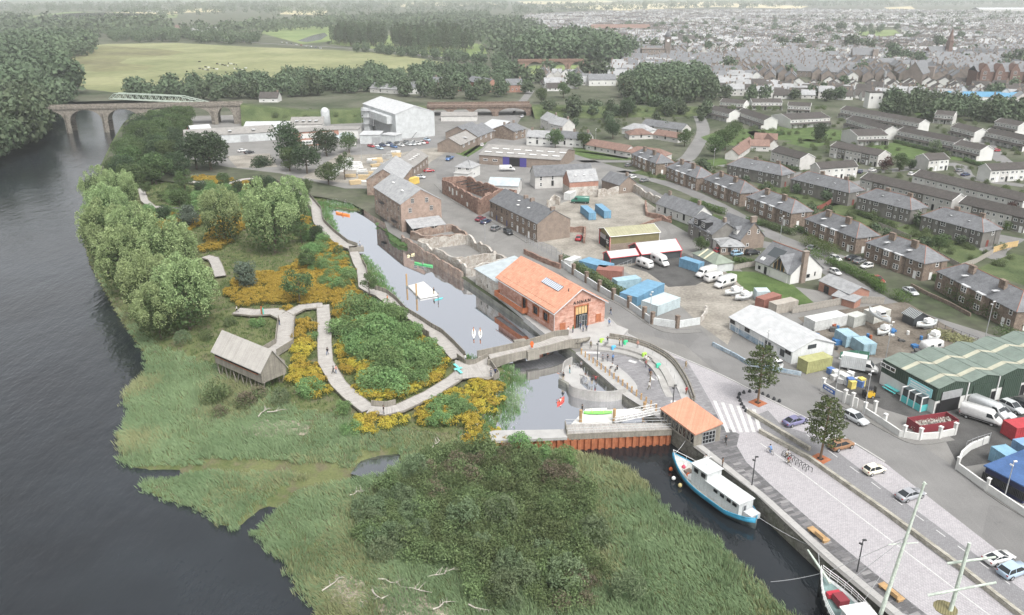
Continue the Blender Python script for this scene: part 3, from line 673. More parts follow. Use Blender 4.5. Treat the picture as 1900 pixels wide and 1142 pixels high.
# ==== BRIDGE
zb=[.35,.55,.8,.95,.95,.95]
near=[V2(-5.0,146.3),V2(-.6,148.6),V2(4.1,150.4),V2(8.5,152.6),V2(12,154.9),V2(14.6,155.6)]
far=[V2(-7.2,150.4),V2(-2.6,152.3),V2(2.2,154.4),V2(6.2,156.8),V2(9.4,159.4),V2(12.4,160.2)]
bridge=empty('footbridge','boarded timber footbridge arching from the wooded bank to the hall','bridge',(3,152,0))
bi=Matrix.Translation((-3,-152,0))
def bput(name,me,par):me.transform(bi);return put(name,me,par)
zbs=[];n2=smooth_line(near,4);f2=smooth_line(far,4);zz=[v.x for v in smooth_line([V2(z,0)for z in zb],4)]
bput('deck',deck_mesh('deck',f2,n2,zz,.25,m_plank),bridge)
arch=[z-.3-.95*abs(2*i/(len(zz)-1)-1)**2 for i,z in enumerate(zz)]
for nm,ln,sd_ in(('near',n2,-1),('far',f2,1)):
 mb=MB();wall_mb(mb,ln,arch,[z+1.2 for z in zz],.22,0,sd_);bput('parapet',mb.mesh('parapet',m_timberwall),bridge)
 mb=MB();wall_mb(mb,offset_line(ln,.11*sd_),[z+1.2 for z in zz],[z+1.3 for z in zz],.3,0,0);bput('handrail',mb.mesh('handrail',m_timberwall),bridge)
for c_,z in((V2(4.3,149.9),.8),(V2(1.6,155.2),.75)):
 mb=MB();d=(near[2]-near[1]).normalized();mb.box((c_.x,c_.y,z+.3),(2.6,1.0,2.0),math.atan2(d.y,d.x),0);bput('lookout_bay',mb.mesh('lookout_bay',m_timberwall),bridge)
mb=MB();p=n2[-1];mb.loft([[(p.x+.5*math.cos(t)+2.2*s_,p.y+.9*s_+.5*math.sin(t),.95+.75+.45*math.sin(t+1))for t in[k*math.pi/4 for k in range(8)]]for s_ in(-.3,.2,.8)],0);bput('rolled_parapet_end',mb.mesh('rolled_parapet_end',m_timberwall,True),bridge)
# ==== AMPHITHEATRE
def resample(pts,n):
 d=[0]
 for a,b in zip(pts,pts[1:]):d.append(d[-1]+(b-a).length)
 out=[];j=0
 for i in range(n):
  t=d[-1]*i/(n-1)
  while j<len(d)-2 and d[j+1]<t:j+=1
  out.append(pts[j].lerp(pts[j+1],(t-d[j])/max(1e-9,d[j+1]-d[j])))
 return out
E_=resample(smooth_line([V2(14.6,154.3),V2(18.7,153.6),V2(22.5,152.3),V2(25.8,149.8),V2(27.9,146.1),V2(28.7,141.2),V2(28.8,136.8),V2(29.1,132.6)],5),40)
O_=resample(smooth_line([V2(16.5,159.6),V2(19.5,159.4),V2(24.4,157.6),V2(28.4,154.6),V2(31.3,150.3),V2(33.0,146.1),V2(33.8,141.1),V2(34.1,136.8),V2(34.0,131.6)],5),40)
amp=empty('amphitheatre','curved stepped concrete amphitheatre with boarded outer wall beside the footbridge','amphitheatre',(25,146,0))
ai=Matrix.Translation((-25,-146,0))
def aput(name,mb,m):me=mb.mesh(name,m);me.transform(ai);return put(name,me,amp)
kk=[1 if i<20 else max(.04,1-(i-20)/19)for i in range(40)]
def tier(t0,t1,zt,i0=0,i1=40):
 a=[E_[i].lerp(O_[i],t0)for i in range(i0,i1)];b=[E_[i].lerp(O_[i],t1)for i in range(i0,i1)];mb=MB()
 mb.loft([[(p.x,p.y,-.05),(q.x,q.y,-.05),(q.x,q.y,zt*kk[i+i0]),(p.x,p.y,zt*kk[i+i0])]for i,(p,q)in enumerate(zip(a,b))]);return mb
aput('seating_tier',tier(0,.27,.45),m_conc);aput('seating_tier',tier(.27,.55,.9,6,34),m_conc);aput('ramp',tier(.55,.96,.92),m_conclight);aput('ramp',tier(.27,.55,.89,0,6),m_conclight)
mb=MB();wall_mb(mb,O_[5:],-.05,[TZ*k_+.35+.75 for k_ in kk[5:]],.24,0,0);aput('outer_wall',mb,m_timberwall)
mb=MB();wall_mb(mb,offset_line(O_[5:],-.35),-.05,[TZ*k_+.45 for k_ in kk[5:]],.3,0,0);aput('kerb_wall',mb,m_timberwall)
mb=MB()
for i in range(8,39):
 p=O_[i].lerp(E_[i],.085);mb.tube((p.x,p.y,TZ*kk[i]+.95),(O_[i+1].lerp(E_[i+1],.085).x,O_[i+1].lerp(E_[i+1],.085).y,TZ*kk[i+1]+.95),.04,None,5)
aput('handrail',mb,m_conclight)
for i in range(9,39,3):
 mb=MB();p=E_[i].lerp(O_[i],.6);mb.tube((p.x,p.y,TZ*kk[i]),(p.x,p.y,TZ*kk[i]+1.0),.03,None,5);aput('rail_post',mb,m_steel)
for i in range(6):
 mb=MB();a=V2(14.7,154.6).lerp(V2(15.6,158.8),i/6);b=V2(18.7,153.9).lerp(V2(19.4,158.2),i/6);wall_mb(mb,[a,b],-.05,.15*(i+1),.72,0,1);aput('step',mb,m_conc)
 mb=MB();wall_mb(mb,[a,b],.15*(i+1),.15*(i+1)+.012,.12,0,1);aput('step_nosing',mb,m_line)
for(i0,t0,z0)in((17,.02,0),(18,.29,.45),(27,.02,0)):
 for j in range(3):
  mb=MB();a=E_[i0].lerp(O_[i0],t0-.06+.035*j);b=E_[i0+2].lerp(O_[i0+2],t0-.06+.035*j);wall_mb(mb,[a,b],-.04,z0*kk[i0]+.15*(j+1)*kk[i0],.3,0,1);aput('step',mb,m_line)
for a,b,wd in(((15.0,153.2),(18.6,152.9),.8),((24.2,149.3),(25.6,148.2),.9),((29.6,131.6),(33.6,130.6),.9),((27.3,141.6),(27.9,140.3),.6)):
 mb=MB();a,b=V2(*a),V2(*b);d=(b-a).normalized();n=Vector((-d.y,d.x))*wd/2
 mb.quad(*[(q.x,q.y,.034)for q in(a-n,b-n,b+n,a+n)]);mb.obj('tactile_strip',m_line,bpy.data.objects['slab_paving'])
mb=MB();c0=V2(20.6,143.2);dq=(quay[6]-quay[7]).normalized();nn=Vector((-dq.y,dq.x))
mb.prism([c0+dq*(8.5*math.cos(t))+nn*(-.5+2.6*math.sin(t))for t in[k*math.pi/14 for k in range(15)]],.0,.12);aput('stage_plinth',mb,m_conclight)
mb=MB();mb.prism([V2(13.5,153.2),V2(21.5,133.7),V2(25.2,127.6),V2(26.6,128.4),V2(22.9,134.4),V2(14.9,153.8)],-.3,.05);struct(mb,'quay_ledge',m_conclight)
# ==== LIDO CURVE
lido=empty('swimming_jetty','curved concrete swimming jetty with steps standing in the basin','jetty',(16,139,BW))
li=Matrix.Translation((-16,-139,-BW))
def lput(name,mb,m,smooth=False):me=mb.mesh(name,m,smooth);me.transform(li);return put(name,me,lido)
wl=smooth_line([V2(11.1,137.2),V2(12.0,135.6),V2(15.6,134.0),V2(19.2,134.0),V2(21.7,135.2)],6)
mb=MB();wall_mb(mb,wl,-2.2,.9,.35,0,0);lput('curved_wall',mb,m_conc)
mb=MB();wall_mb(mb,smooth_line([V2(12.4,149.0),V2(10.8,147.0),V2(10.3,144.5),V2(10.0,142.3)],5),-2.2,1.0,.25,0,0);lput('curved_wall',mb,m_conc)
mb=MB();wall_mb(mb,[V2(11.2,137.4),V2(10.9,139.6),V2(9.4,141.4)],-2.0,-.25,.6,0,0);lput('edge_beam',mb,m_concdark)
mb=MB();mb.prism([V2(10.3,145.5),V2(11.2,147.6),V2(12.8,148.0),V2(14.3,146.4),V2(14.6,144),V2(13.6,142),V2(13.4,139.5),V2(14.4,137.2),V2(16.2,135.2),V2(12.2,135.9),V2(11.3,137.4),V2(11,139.6),V2(9.5,141.6),V2(9.4,143.5)],-.75,-.35);lput('deck',mb,m_conclight)
mb=MB();ring=[V2(12.9,141.2)+Vector((math.cos(t),math.sin(t)))*2.3 for t in[-.9+k*.2 for k in range(12)]];wall_mb(mb,ring,-.36,-.2,.5,0,0);lput('bench_step',mb,m_conc)
for(x,y)in((12.9,146.9),(13.8,141.2),(13.9,139.9)):
 mb=MB()
 for s in(-.3,.3):mb.path([(x+s,y,-1.2),(x+s,y,.5),(x+s+.2,y-.25,.65),(x+s+.4,y-.5,.5),(x+s+.4,y-.5,-.4)],.045,5)
 lput('pool_ladder',mb,m_steel)
for x,y in((14.6,144.6),(14.9,139.0),(16.2,136.9),(18,136.2),(19.8,136.6),(15.0,142.6)):
 mb=MB();mb.tube((x,y,-2),(x,y,.7),.07,None,6);lput('mooring_post',mb,m_steel)
# ==== DAM, PONTOON, BOATHOUSE
dam=empty('dam_walkway','planked dam walkway with steel rail over rust red sheet piles','dam',(18,121,0))
di=Matrix.Translation((-18,-121,0))
def dput(name,mb,m):me=mb.mesh(name,m);me.transform(di);return put(name,me,dam)
me=deck_mesh('deck',[V2(9.3,122.9),V2(27.6,123.6)],[V2(9.5,119.6),V2(27.9,121.2)],.1,.2,m_plank);me.transform(di);put('deck',me,dam)
mb=MB();wall_mb(mb,[V2(9.4,119.6),V2(27.9,121.2)],-.95,.16,.2,0,-1);dput('fascia',mb,m_timberwall)
mb=MB();wall_mb(mb,[V2(9.35,122.9),V2(9.5,119.6)],-.95,.9,.15,0,0);dput('end_screen',mb,m_timberwall)
for s0,s1,z_ in((V2(9.45,119.75),V2(27.9,121.35),1.15),(V2(9.45,119.75),V2(27.9,121.35),.65),(V2(9.5,121.6),V2(27.7,122.6),1.15),(V2(9.4,122.8),V2(27.6,123.5),1.15)):
 mb=MB();mb.tube((s0.x,s0.y,z_),(s1.x,s1.y,z_),.035,None,5);dput('rail',mb,m_lead)
for k in range(13):
 for a,b in((V2(9.45,119.75),V2(27.9,121.35)),(V2(9.5,121.6),V2(27.7,122.6))):
  p=a.lerp(b,k/12);mb=MB();mb.tube((p.x,p.y,.1),(p.x,p.y,1.15),.03,None,5);dput('rail_post',mb,m_lead)
a,b=V2(-3.5,117.9),V2(27.9,121.5)
for k in range(26):
 p=a.lerp(b,k/26);q=a.lerp(b,(k+1)/26);d=q-p;n=Vector((d.y,-d.x)).normalized()
 ln=[p,p+d*.18+n*.0,p+d*.32+n*.4,p+d*.68+n*.4,p+d*.82,q]
 mb=MB();wall_mb(mb,ln,-4.2,-.9 if k>10 else-.62,.08,0,1);dput('sheet_pile',mb,m_corten)
mb=MB();mb.prism([V2(-4,121.2),V2(9.4,121.6),V2(9.5,118.9),V2(-3.6,117.7)],-.62,-.1);dput('crest_slab',mb,m_conclight)
pon=empty('floating_pontoon','white floating pontoon moored to tall timber piles beside the dam','pontoon',(14,127,BW))
mb=MB();q=GL([(1060,787),(1084,762),(1200,758),(1140,782)],-.75);mb.prism([Vector((p.x-14,p.y-127))for p in q],-.2,.45);mb.obj('deck',mat('pontoon_deck',(.56,.55,.52),.8,.06,1,8,.08),pon)
gang=empty('gangway','white lattice gangway sloping from the quay to the floating pontoon','gangway',(22,127,0))
g0,g1=V2(18.2,125.6),V2(26.6,127.6);dg=(g1-g0).normalized();ng=Vector((-dg.y,dg.x))
mb=MB()
for s in(-.8,.8):
 P=lambda t,z:(g0.x+(g1-g0).x*t+ng.x*s-22,g0.y+(g1-g0).y*t+ng.y*s-127,-.6+.7*t+z)
 for z in(0,.6,1.2):mb.tube(P(0,z),P(1,z),.05,None,5)
 for k in range(9):
  mb.tube(P(k/8,0),P(k/8,1.2),.035,None,4)
  if k<8:mb.tube(P(k/8,0),P((k+1)/8,1.2),.03,None,4)
mb.obj('lattice_rail',m_frame,gang)
mb=MB();mb.add([(g0.x-22+ng.x*s,g0.y-127+ng.y*s,-.58)for s in(-.75,.75)]+[(g1.x-22+ng.x*s,g1.y-127+ng.y*s,.12)for s in(.75,-.75)],[(0,1,2,3)]);mb.obj('tread_deck',m_conclight,gang)
def pile(x,y,top,label,r=.28,z=-3.5):
 t=empty('mooring_pile',label,'pile',(x,y,z),0,'timber mooring piles');mb=MB();mb.tube((0,0,0),(0,0,top-z),r,r,10);mb.obj('shaft',m_timber,t)
 mb=MB();mb.tube((0,0,BW-z-.1),(0,0,BW-z+.5),r+.03,r+.03,10);mb.obj('wet_collar',m_concdark,t);mb=MB();mb.tube((0,0,top-z),(0,0,top-z+.06),r+.04,r*.5,10);mb.obj('cap',m_timber,t)
for px,py,tp,lb in((1077,788,1.7,'timber pile at the outer corner of the white pontoon by the dam'),(1139,786,1.7,'timber pile where the lattice gangway meets the pontoon'),(1195,768,1.2,'short timber pile at the quay end of the gangway')):
 p=G(px,py,BW);pile(p.x,p.y,tp,lb)
bh=empty('boathouse','grey boarded boathouse with slanting coral roof and trussed glazed side on the quay','boathouse',(31,118,0))
P0,P1,P3=G2(1287,829),G2(1335,818),G2(1226,782);P2=P1+P3-P0;hh=[2.25,3.3,3.5,2.3];org=Vector((31,118));pl=[p-org for p in(P0,P1,P2,P3)]
mb=MB();mb.prism(pl,-.05,hh);mb.obj('wall',m_timberwall,bh)
ce=sum(pl,Vector((0,0)))/4;rp=[ce+(p-ce)*1.06 for p in pl]
mb=MB();mb.prism(rp,[h+.02 for h in hh],[h+.24 for h in hh]);m_coralflat=bricks('coral_slats',(.48,.225,.145),(.58,.30,.205),(.36,.15,.095),.22,8,.012,'Object',.85,rz=.35,dirt=.12);mb.obj('roof',m_coralflat,bh)
d01=(pl[1]-pl[0]);d03=(pl[3]-pl[0]);a01,a03=math.atan2(d01.y,d01.x),math.atan2(d03.y,d03.x)
put('barn_door',win_mesh(2.6,2.35,(3,2),m_steel,m_glass,'door',.1,.12),bh,((pl[0]+d01*.55).x,(pl[0]+d01*.55).y,.05),a01)
mb=MB();L3=d03.length;n3=Vector((-d03.y,d03.x)).normalized();
if n3.dot(-d01)<0:n3=-n3
q0=pl[0]+n3*.06;N_=9
for k in range(N_+1):
 p=q0+d03*k/N_;mb.box((p.x,p.y,1.3),(.16,.16,1.8),a03)
 if k<N_:r=q0+d03*(k+1)/N_;mb.tube((p.x,p.y,.45 if k%2 else 2.1),(r.x,r.y,2.1 if k%2 else .45),.06,None,4)
for z in(.4,2.15):mb.tube((q0.x,q0.y,z),(q0.x+d03.x,q0.y+d03.y,z),.08,None,4)
mb.obj('truss_frame',m_timberwall,bh)
for k in range(N_):
 p=pl[0]+d03*(k+.5)/N_;mb=MB();mb.box((p.x+n3.x*.02,p.y+n3.y*.02,1.28),(L3/N_-.3,.06,1.5),a03);mb.obj('pane',m_glass,bh)
# ==== BIRD HIDE on stilts
hide=house('bird_hide','silvery timber bird hide with steep boarded roof raised on splayed stilts','hide',G2(396,650,4.0),G2(484,688,4.0),5.6,5.0,3.2,'gable',m_timberwall,None,base=2.2,z0=-1.0)
Lh,Wh=dims(hide);m_roofboard=bricks('silver_boards',(.45,.43,.40),(.36,.345,.32),(.18,.17,.155),.3,20,.035,'roof',.85,dirt=.2)
mb=MB()
for s in(-1,1):
 a=[(-Lh/2-.5,s*3.2,4.65),(Lh/2+.3,s*3.2,4.65 if s<0 else 3.4),(Lh/2+.3,0,8.35),(-Lh/2-.5,0,8.35)];b=[(x,y,z-.16)for x,y,z in a];mb.loft([a,b]if s>0 else[b,a])
mb.obj('roof',m_roofboard,hide)
mb=MB();mb.box((-.3,-2.82,4.25),(Lh-1.4,.12,.8));mb.obj('viewing_slot',m_dark,hide)
mb=MB();mb.box((-.3,-2.87,3.8),(Lh-1.4,.1,.12));mb.obj('slot_sill',m_corten,hide)
for k in range(6):
 for y in(-2.4,2.2):
  x=-Lh/2+1+k*(Lh-2)/5
  mb=MB();mb.tube((x-1.1,y,2.3),(x,y-.2,-1.2),.13,None,5);mb.tube((x+1.1,y,2.3),(x,y-.2,-1.2),.13,None,5);mb.obj('stilt',m_timberwall,hide)
# ==== BOARDWALKS
def walk(label,pts,wd,z=.0,walls=(),zs=None,n=1,hgt=1.1,wz=None):
 c=[G2(p[0],p[1],z)for p in pts]
 if n>1:c=smooth_line(c,n)
 l,r=offset_line(c,wd/2),offset_line(c,-wd/2);c0=c[0]
 t=empty('boardwalk',label,'boardwalk',(c0.x,c0.y,0),0,'silvery boardwalks through the island planting');T=Matrix.Translation((-c0.x,-c0.y,0))
 me=deck_mesh('deck',l,r,z,.18,m_plank);me.transform(T);put('deck',me,t)
 for s,ln in((1,l),(-1,r)):
  mb=MB();wall_mb(mb,ln,z-.28,z+.1,.1,0,s);me=mb.mesh('edge_board',m_timberwall);me.transform(T);put('edge_board',me,t)
 for side,i0,i1 in walls:
  ln=(l if side=='l' else r)[i0:i1];mb=MB();wall_mb(mb,ln,z-.5,z+hgt,.12,0,1 if side=='l' else-1);me=mb.mesh('boarded_parapet',m_timberwall);me.transform(T);put('boarded_parapet',me,t)
 d=0;nxt=1.0
 for a,b in zip(c,c[1:]):
  L_=(b-a).length;u=(b-a).normalized();nn=Vector((-u.y,u.x))
  while nxt<d+L_:
   p=a+u*(nxt-d)
   for s in(-1,1):
    q=p+nn*s*(wd/2-.15);mb=MB();mb.tube((q.x-c0.x,q.y-c0.y,-1.9),(q.x-c0.x,q.y-c0.y,z-.18),.09,None,5);mb.obj('post',m_timberwall,t)
   nxt+=5
  d+=L_
 return t
walk('timber ramp boardwalk with boarded parapets climbing beside the basin head',[(520,337),(548,352),(568,367),(587,390),(589,406),(592,414),(610,432),(636,453),(655,460)],3.2,.2,(('l',0,9),('r',0,5)),n=1)
walk('short boardwalk lookout stub projecting over the basin',[(648,462),(674,460)],4.6,.2,(('r',0,2),))
walk('narrow bending boardwalk running down from the basin lookout',[(655,463),(664,488),(671,500),(675,532),(690,541)],2.5,.0,(('l',1,5),))
walk('boardwalk with waist high boarded parapets above the reed edge of the basin',[(690,541),(706,546),(722,558),(742,580),(768,596),(790,611),(808,621),(828,640),(850,664)],3.0,.1,(('l',0,9),('r',3,7)))
walk('boardwalk stretch curving from the bridge node round the green shrubs',[(858,690),(840,705),(798,731),(742,757),(715,763),(684,760)],2.8,.2,(('r',3,6),))
walk('long straight boardwalk descending beside the yellow gorse',[(684,760),(655,738),(628,712),(604,672),(602,640),(602,608),(599,566)],2.9,.1)
walk('wide boardwalk with parapets leading out to the bird hide',[(500,655),(528,638),(530,612),(533,590),(510,578),(470,580),(438,577)],3.6,.1,(('l',0,4),('r',0,4)))
walk('boardwalk strip linking the hide path to the crossing behind the dark tree',[(533,584),(560,570),(599,566)],3.0,.12)
walk('short boardwalk seen between the pale willows and the blue pine',[(380,476),(396,480),(402,492),(409,512)],2.8,.1)
walk('thin boardwalk loop winding through the northern garden',[(262,350),(268,372),(282,384),(330,387),(388,390),(402,382)],2.4,.1)
walk('curving boardwalk below the yellow band at the north end of the island',[(352,338),(372,338),(388,347),(420,343),(452,333),(474,331)],2.6,.1)
mb=MB();mb.prism(GL([(846,668),(868,675),(905,664),(912,674),(925,698),(905,704),(880,700),(852,704),(842,688)],.3),.12,.32);o=tag(mb.obj('boardwalk_node',m_timberwall),'broad boarded deck where the boardwalks meet the footbridge','deck')
me=deck_mesh('deck',GL([(844,668),(870,678),(906,664)],.34),GL([(844,704),(884,700),(924,698)],.34),.34,.05,m_plank);put('deck',me,o)
mb=MB();wall_mb(mb,GL([(906,668),(912,680),(926,700),(916,706)],.3),.2,1.5,.14,0,0);mb.obj('boarded_parapet',m_timberwall,o)
mb=MB();wall_mb(mb,GL([(848,664),(864,676),(880,676),(906,663)],.3),.2,1.3,.14,0,0);mb.obj('boarded_parapet',m_timberwall,o)
sp=empty('swim_raft','cream square raft held by two tall piles in the upper basin','raft',G(783,541,BW));mb=MB();q=GL([(757,531),(786,523),(814,547),(779,553)],-.8);mb.prism([Vector((p.x-sp.location.x,p.y-sp.location.y))for p in q],.1,.45);mb.obj('deck',bpy.data.materials['pontoon_deck'],sp);mb=MB();mb.prism([Vector((p.x-sp.location.x,p.y-sp.location.y))*.97 for p in q],-.3,.1);mb.obj('float',m_steeld,sp)
for px,py,lb in((755,533,'tall timber pile at the far corner of the cream raft'),(773,552,'tall timber pile at the near corner of the cream raft')):
 p=G(px,py,BW);pile(p.x,p.y,2.4,lb,.22)
# ==== NEIGHBOURHOOD BUILDINGS
def HP(name,label,cat,A,B,C,z,rise,typ='gable',wall=None,roof=None,wins=(),group=None,**kw):
 """eave corners surveyed at height z: A near end, B far end of the facing side, C depth (number or corner)"""
 return house(name,label,cat,G2(*A,z),G2(*B,z),C if not hasattr(C,'__len__')else G2(*C,z),z,rise,typ,wall,roof,wins,group,**kw)
def hgt(base,eave_y):p=G(*base);return zat(p,base[0],eave_y)
def rise_of(t,h,apex_px,end='r'):
 return None
wS,wD,wSm=win_mesh(1.0,1.45,(0,1)),win_mesh(1.75,1.35,(1,1)),win_mesh(.55,.9,(0,1))
wF=win_mesh(1.5,1.0,(1,0));wdoor=win_mesh(.95,2.05,(0,0),m_frame,m_frame,'door');wdoord=win_mesh(.95,2.05,(0,0),m_steeld,m_dark,'door');wdoorr=win_mesh(.95,2.05,(0,0),plain('door_red',(.2,.05,.04)),plain('door_red_panel',(.18,.05,.04)),'door')
def ridge_caps(t,h,rise,ov=.35):
 L_,W_=dims(t);l,w_=L_/2+.25,W_/2+ov;q=W_/2;mb=MB();r=h+rise+.06;e=h-rise/q*ov*.8+.03
 mb.tube((-l+q+.2,0,r),(l-q-.2,0,r),.09,None,5)
 for x in(-1,1):
  for y in(-1,1):mb.tube((x*(l-q-.2),0,r),(x*l,y*w_,e),.08,None,5)
 mb.obj('ridge_tiles',m_ridge,t)
# ---- grey four-flat blocks
rowf='rough stone flat blocks in the front row';rowb='grey harled flat blocks in the back row'
def block(label,A,B,kind,W_=8.2,nb=2):
 h,rise=5.1,3.0
 front,grp=(m_rubbrown,rowf)if kind=='f' else(m_greyharl,rowb)
 t=HP('flat_block',label,'flats',A,B,W_,h,rise,'hip',front,m_slate,group=grp,ov=.35)
 L_,_=dims(t);ridge_caps(t,h,rise)
 if kind=='f':
  for x in(-.44,-.29,.29,.44):
   for z in(.9,3.45):facade(t,L_,W_,'f',x*L_,z,wS)
  for s in(-1,1):
   x=s*.095*L_;mb=MB();hw=1.45
   mb.prism([(x-hw,-W_/2),(x-hw+.5,-W_/2-.75),(x+hw-.5,-W_/2-.75),(x+hw,-W_/2)],-.1,4.95);by=mb.obj('bay',m_rubbrown,t)
   mb=MB();mb.prism([(x-hw-.2,-W_/2+.5),(x-hw+.3,-W_/2-.95),(x+hw-.3,-W_/2-.95),(x+hw+.2,-W_/2+.5)],5.0,5.16);mb.obj('bay_roof',m_lead,by)
   for d in(-.5,.5):
    for z in(.9,3.45):put('window',win_mesh(.85,1.4,(0,1)),t,(x+d,-W_/2-.77,z))
  facade(t,L_,W_,'f',.38*L_,.05,wdoor,'door')
  for i,x in enumerate((-.2,.02,.24)[:3]if nb==3 else(-.2,.18)):
   mb=MB();X_=x*L_;mb.box((X_,-1.3,8.0),(1.9,.8,2.0));mb.box((X_,-1.3,9.05),(2.05,.95,.14));cm=mb.obj('chimney',m_rubbrown,t)
   mb=MB();mb.box((X_,-2.6,6.55),(.9,2.3,.12));mb.obj('chimney_flashing',m_lead,cm)
 else:
  for x,me in((-.44,wSm),(-.35,wS),(-.24,wSm),(-.13,wD),(.13,wD),(.24,wSm),(.35,wS),(.44,wSm)):
   for z in(.9,3.45):facade(t,L_,W_,'f',x*L_,z,me)
  for x in(-.1,.3):
   mb=MB();mb.box((x*L_,.2,8.4),(1.6,.8,1.6));mb.obj('chimney',m_rubbrown,t)
  for x,y in((-.1,-2),(.2,-2.2)):
   mb=MB();mb.box((x*L_,y,5.1+3.0*(1-abs(y)/(W_/2))+.12),(.6,.8,.1));mb.obj('rooflight',m_lead,t)
 for x in(-.31,-.19,.19,.31)if kind=='b' else(-.2,.2):
  mb=MB();mb.tube((x*L_,-W_/2-.06,0),(x*L_,-W_/2-.06,5),.06,None,5);mb.obj('downpipe',m_black,t)
 facade(t,L_,W_,'r',.5,3.4,wS);facade(t,L_,W_,'r',-1.2,.05,wdoorr if kind=='b' else wdoor,'door')
 mb=MB();mb.tube((L_/2+.06,1.8,0),(L_/2+.06,1.8,5),.06,None,5);mb.obj('downpipe',m_black,t)
 return t
for lb,A,B,k in(('rough stone flat block with a big hedge in front, nearest the green shed',(1888,577),(1740,502),'f'),('rough stone flat block beside the three parked cars and the timber garden box',(1716,488),(1608,449),'f'),('rough stone flat block behind the dark rounded hedge on the side street',(1590,441),(1494.5,405),'f'),('rough stone flat block facing the street opposite the brown gabled house',(1469,395),(1386,364),'f'),('rough stone flat block above the clipped bright hedge',(1374,358),(1306,331),'f'),('rough stone flat block second from the street junction',(1293,330),(1237,309),'f'),('rough stone flat block at the street junction by the two parked cars',(1218,303),(1172,285),'f'),('grey harled flat block at the end of the back row by the yellow fence',(1825,430),(1711,399),'b'),('grey harled flat block with red shrubs and a green garden bed in front',(1691,389),(1591,364),'b'),('grey harled flat block beside the red timber garden fence',(1576,357),(1468,331),'b'),('darkest grey harled flat block nearest the road junction trees',(1451,325),(1350,305),'b')):
 block(lb,A,B,k)
# ---- white terraces of the estate
est='white terraces of the estate behind the flat blocks'
def terrace(label,A,B,C,n,style='plain',z=5.0,rise=1.9,walls=(m_white,m_offwhite),roof=None,gw=None):
 t=HP('terrace',label,'terrace',A,B,C,z,rise,'gable',walls[0],roof or m_tile,group=est,ov=.3,og=.15,gm=gw)
 L_,W_=dims(t);u=L_/n
 for i in range(n):
  x=-L_/2+(i+.5)*u
  if len(walls)>1 and i%3==1:
   mb=MB();mb.box((x,-W_/2-.02,z/2),(u-.1,.06,z-.2));mb.obj('render_panel',walls[1],t)
  put('window',win_mesh(1.3,1.0,(1,0),m_frame,m_glassg),t,(x-u*.2,-W_/2-.06,3.2));put('window',win_mesh(.9,1.0,(0,0),m_frame,m_glassg),t,(x+u*.24,-W_/2-.06,3.2))
  yb=-W_/2-.06
  put('window',win_mesh(1.6,1.2,(1,0),m_frame,m_glassg),t,(x-u*.18,yb,.8));put('door',(wdoord if i%2 else wdoor),t,(x+u*.28,yb,.05))
 if style=='canopy':
  mb=MB();a=[(-L_/2,-W_/2-1.5,2.35),(L_/2,-W_/2-1.5,2.35),(L_/2,-W_/2,2.95),(-L_/2,-W_/2,2.95)];mb.loft([[(x,y,z_-.14)for x,y,z_ in a],a]);mb.obj('canopy_roof',roof or m_tile,t)
  for i in range(n+1):
   mb=MB();mb.box((-L_/2+i*u*.998+.05,-W_/2-.75,1.15),(.12,1.4,2.3));mb.obj('partition',walls[-1],t)
 mb=MB()
 for s in(-1,1):mb.tube((-L_/2-.2,s*(W_/2+.25),z-.15),(L_/2+.2,s*(W_/2+.25),z-.15),.07,None,4)
 mb.obj('gutter',m_black if style=='plain' else m_frame,t)
 for e in(-1,1):
  mb=MB();mb.path([(e*(L_/2+.17),s*(W_/2+.2),z-.1 if s else z+rise)for s in(-1,0,1)],.1,4);mb.obj('bargeboard',m_frame,t)
 return t
WW,WG,GG=(m_white,m_offwhite),(m_offwhite,m_white),(m_offwhite,m_greyharl)
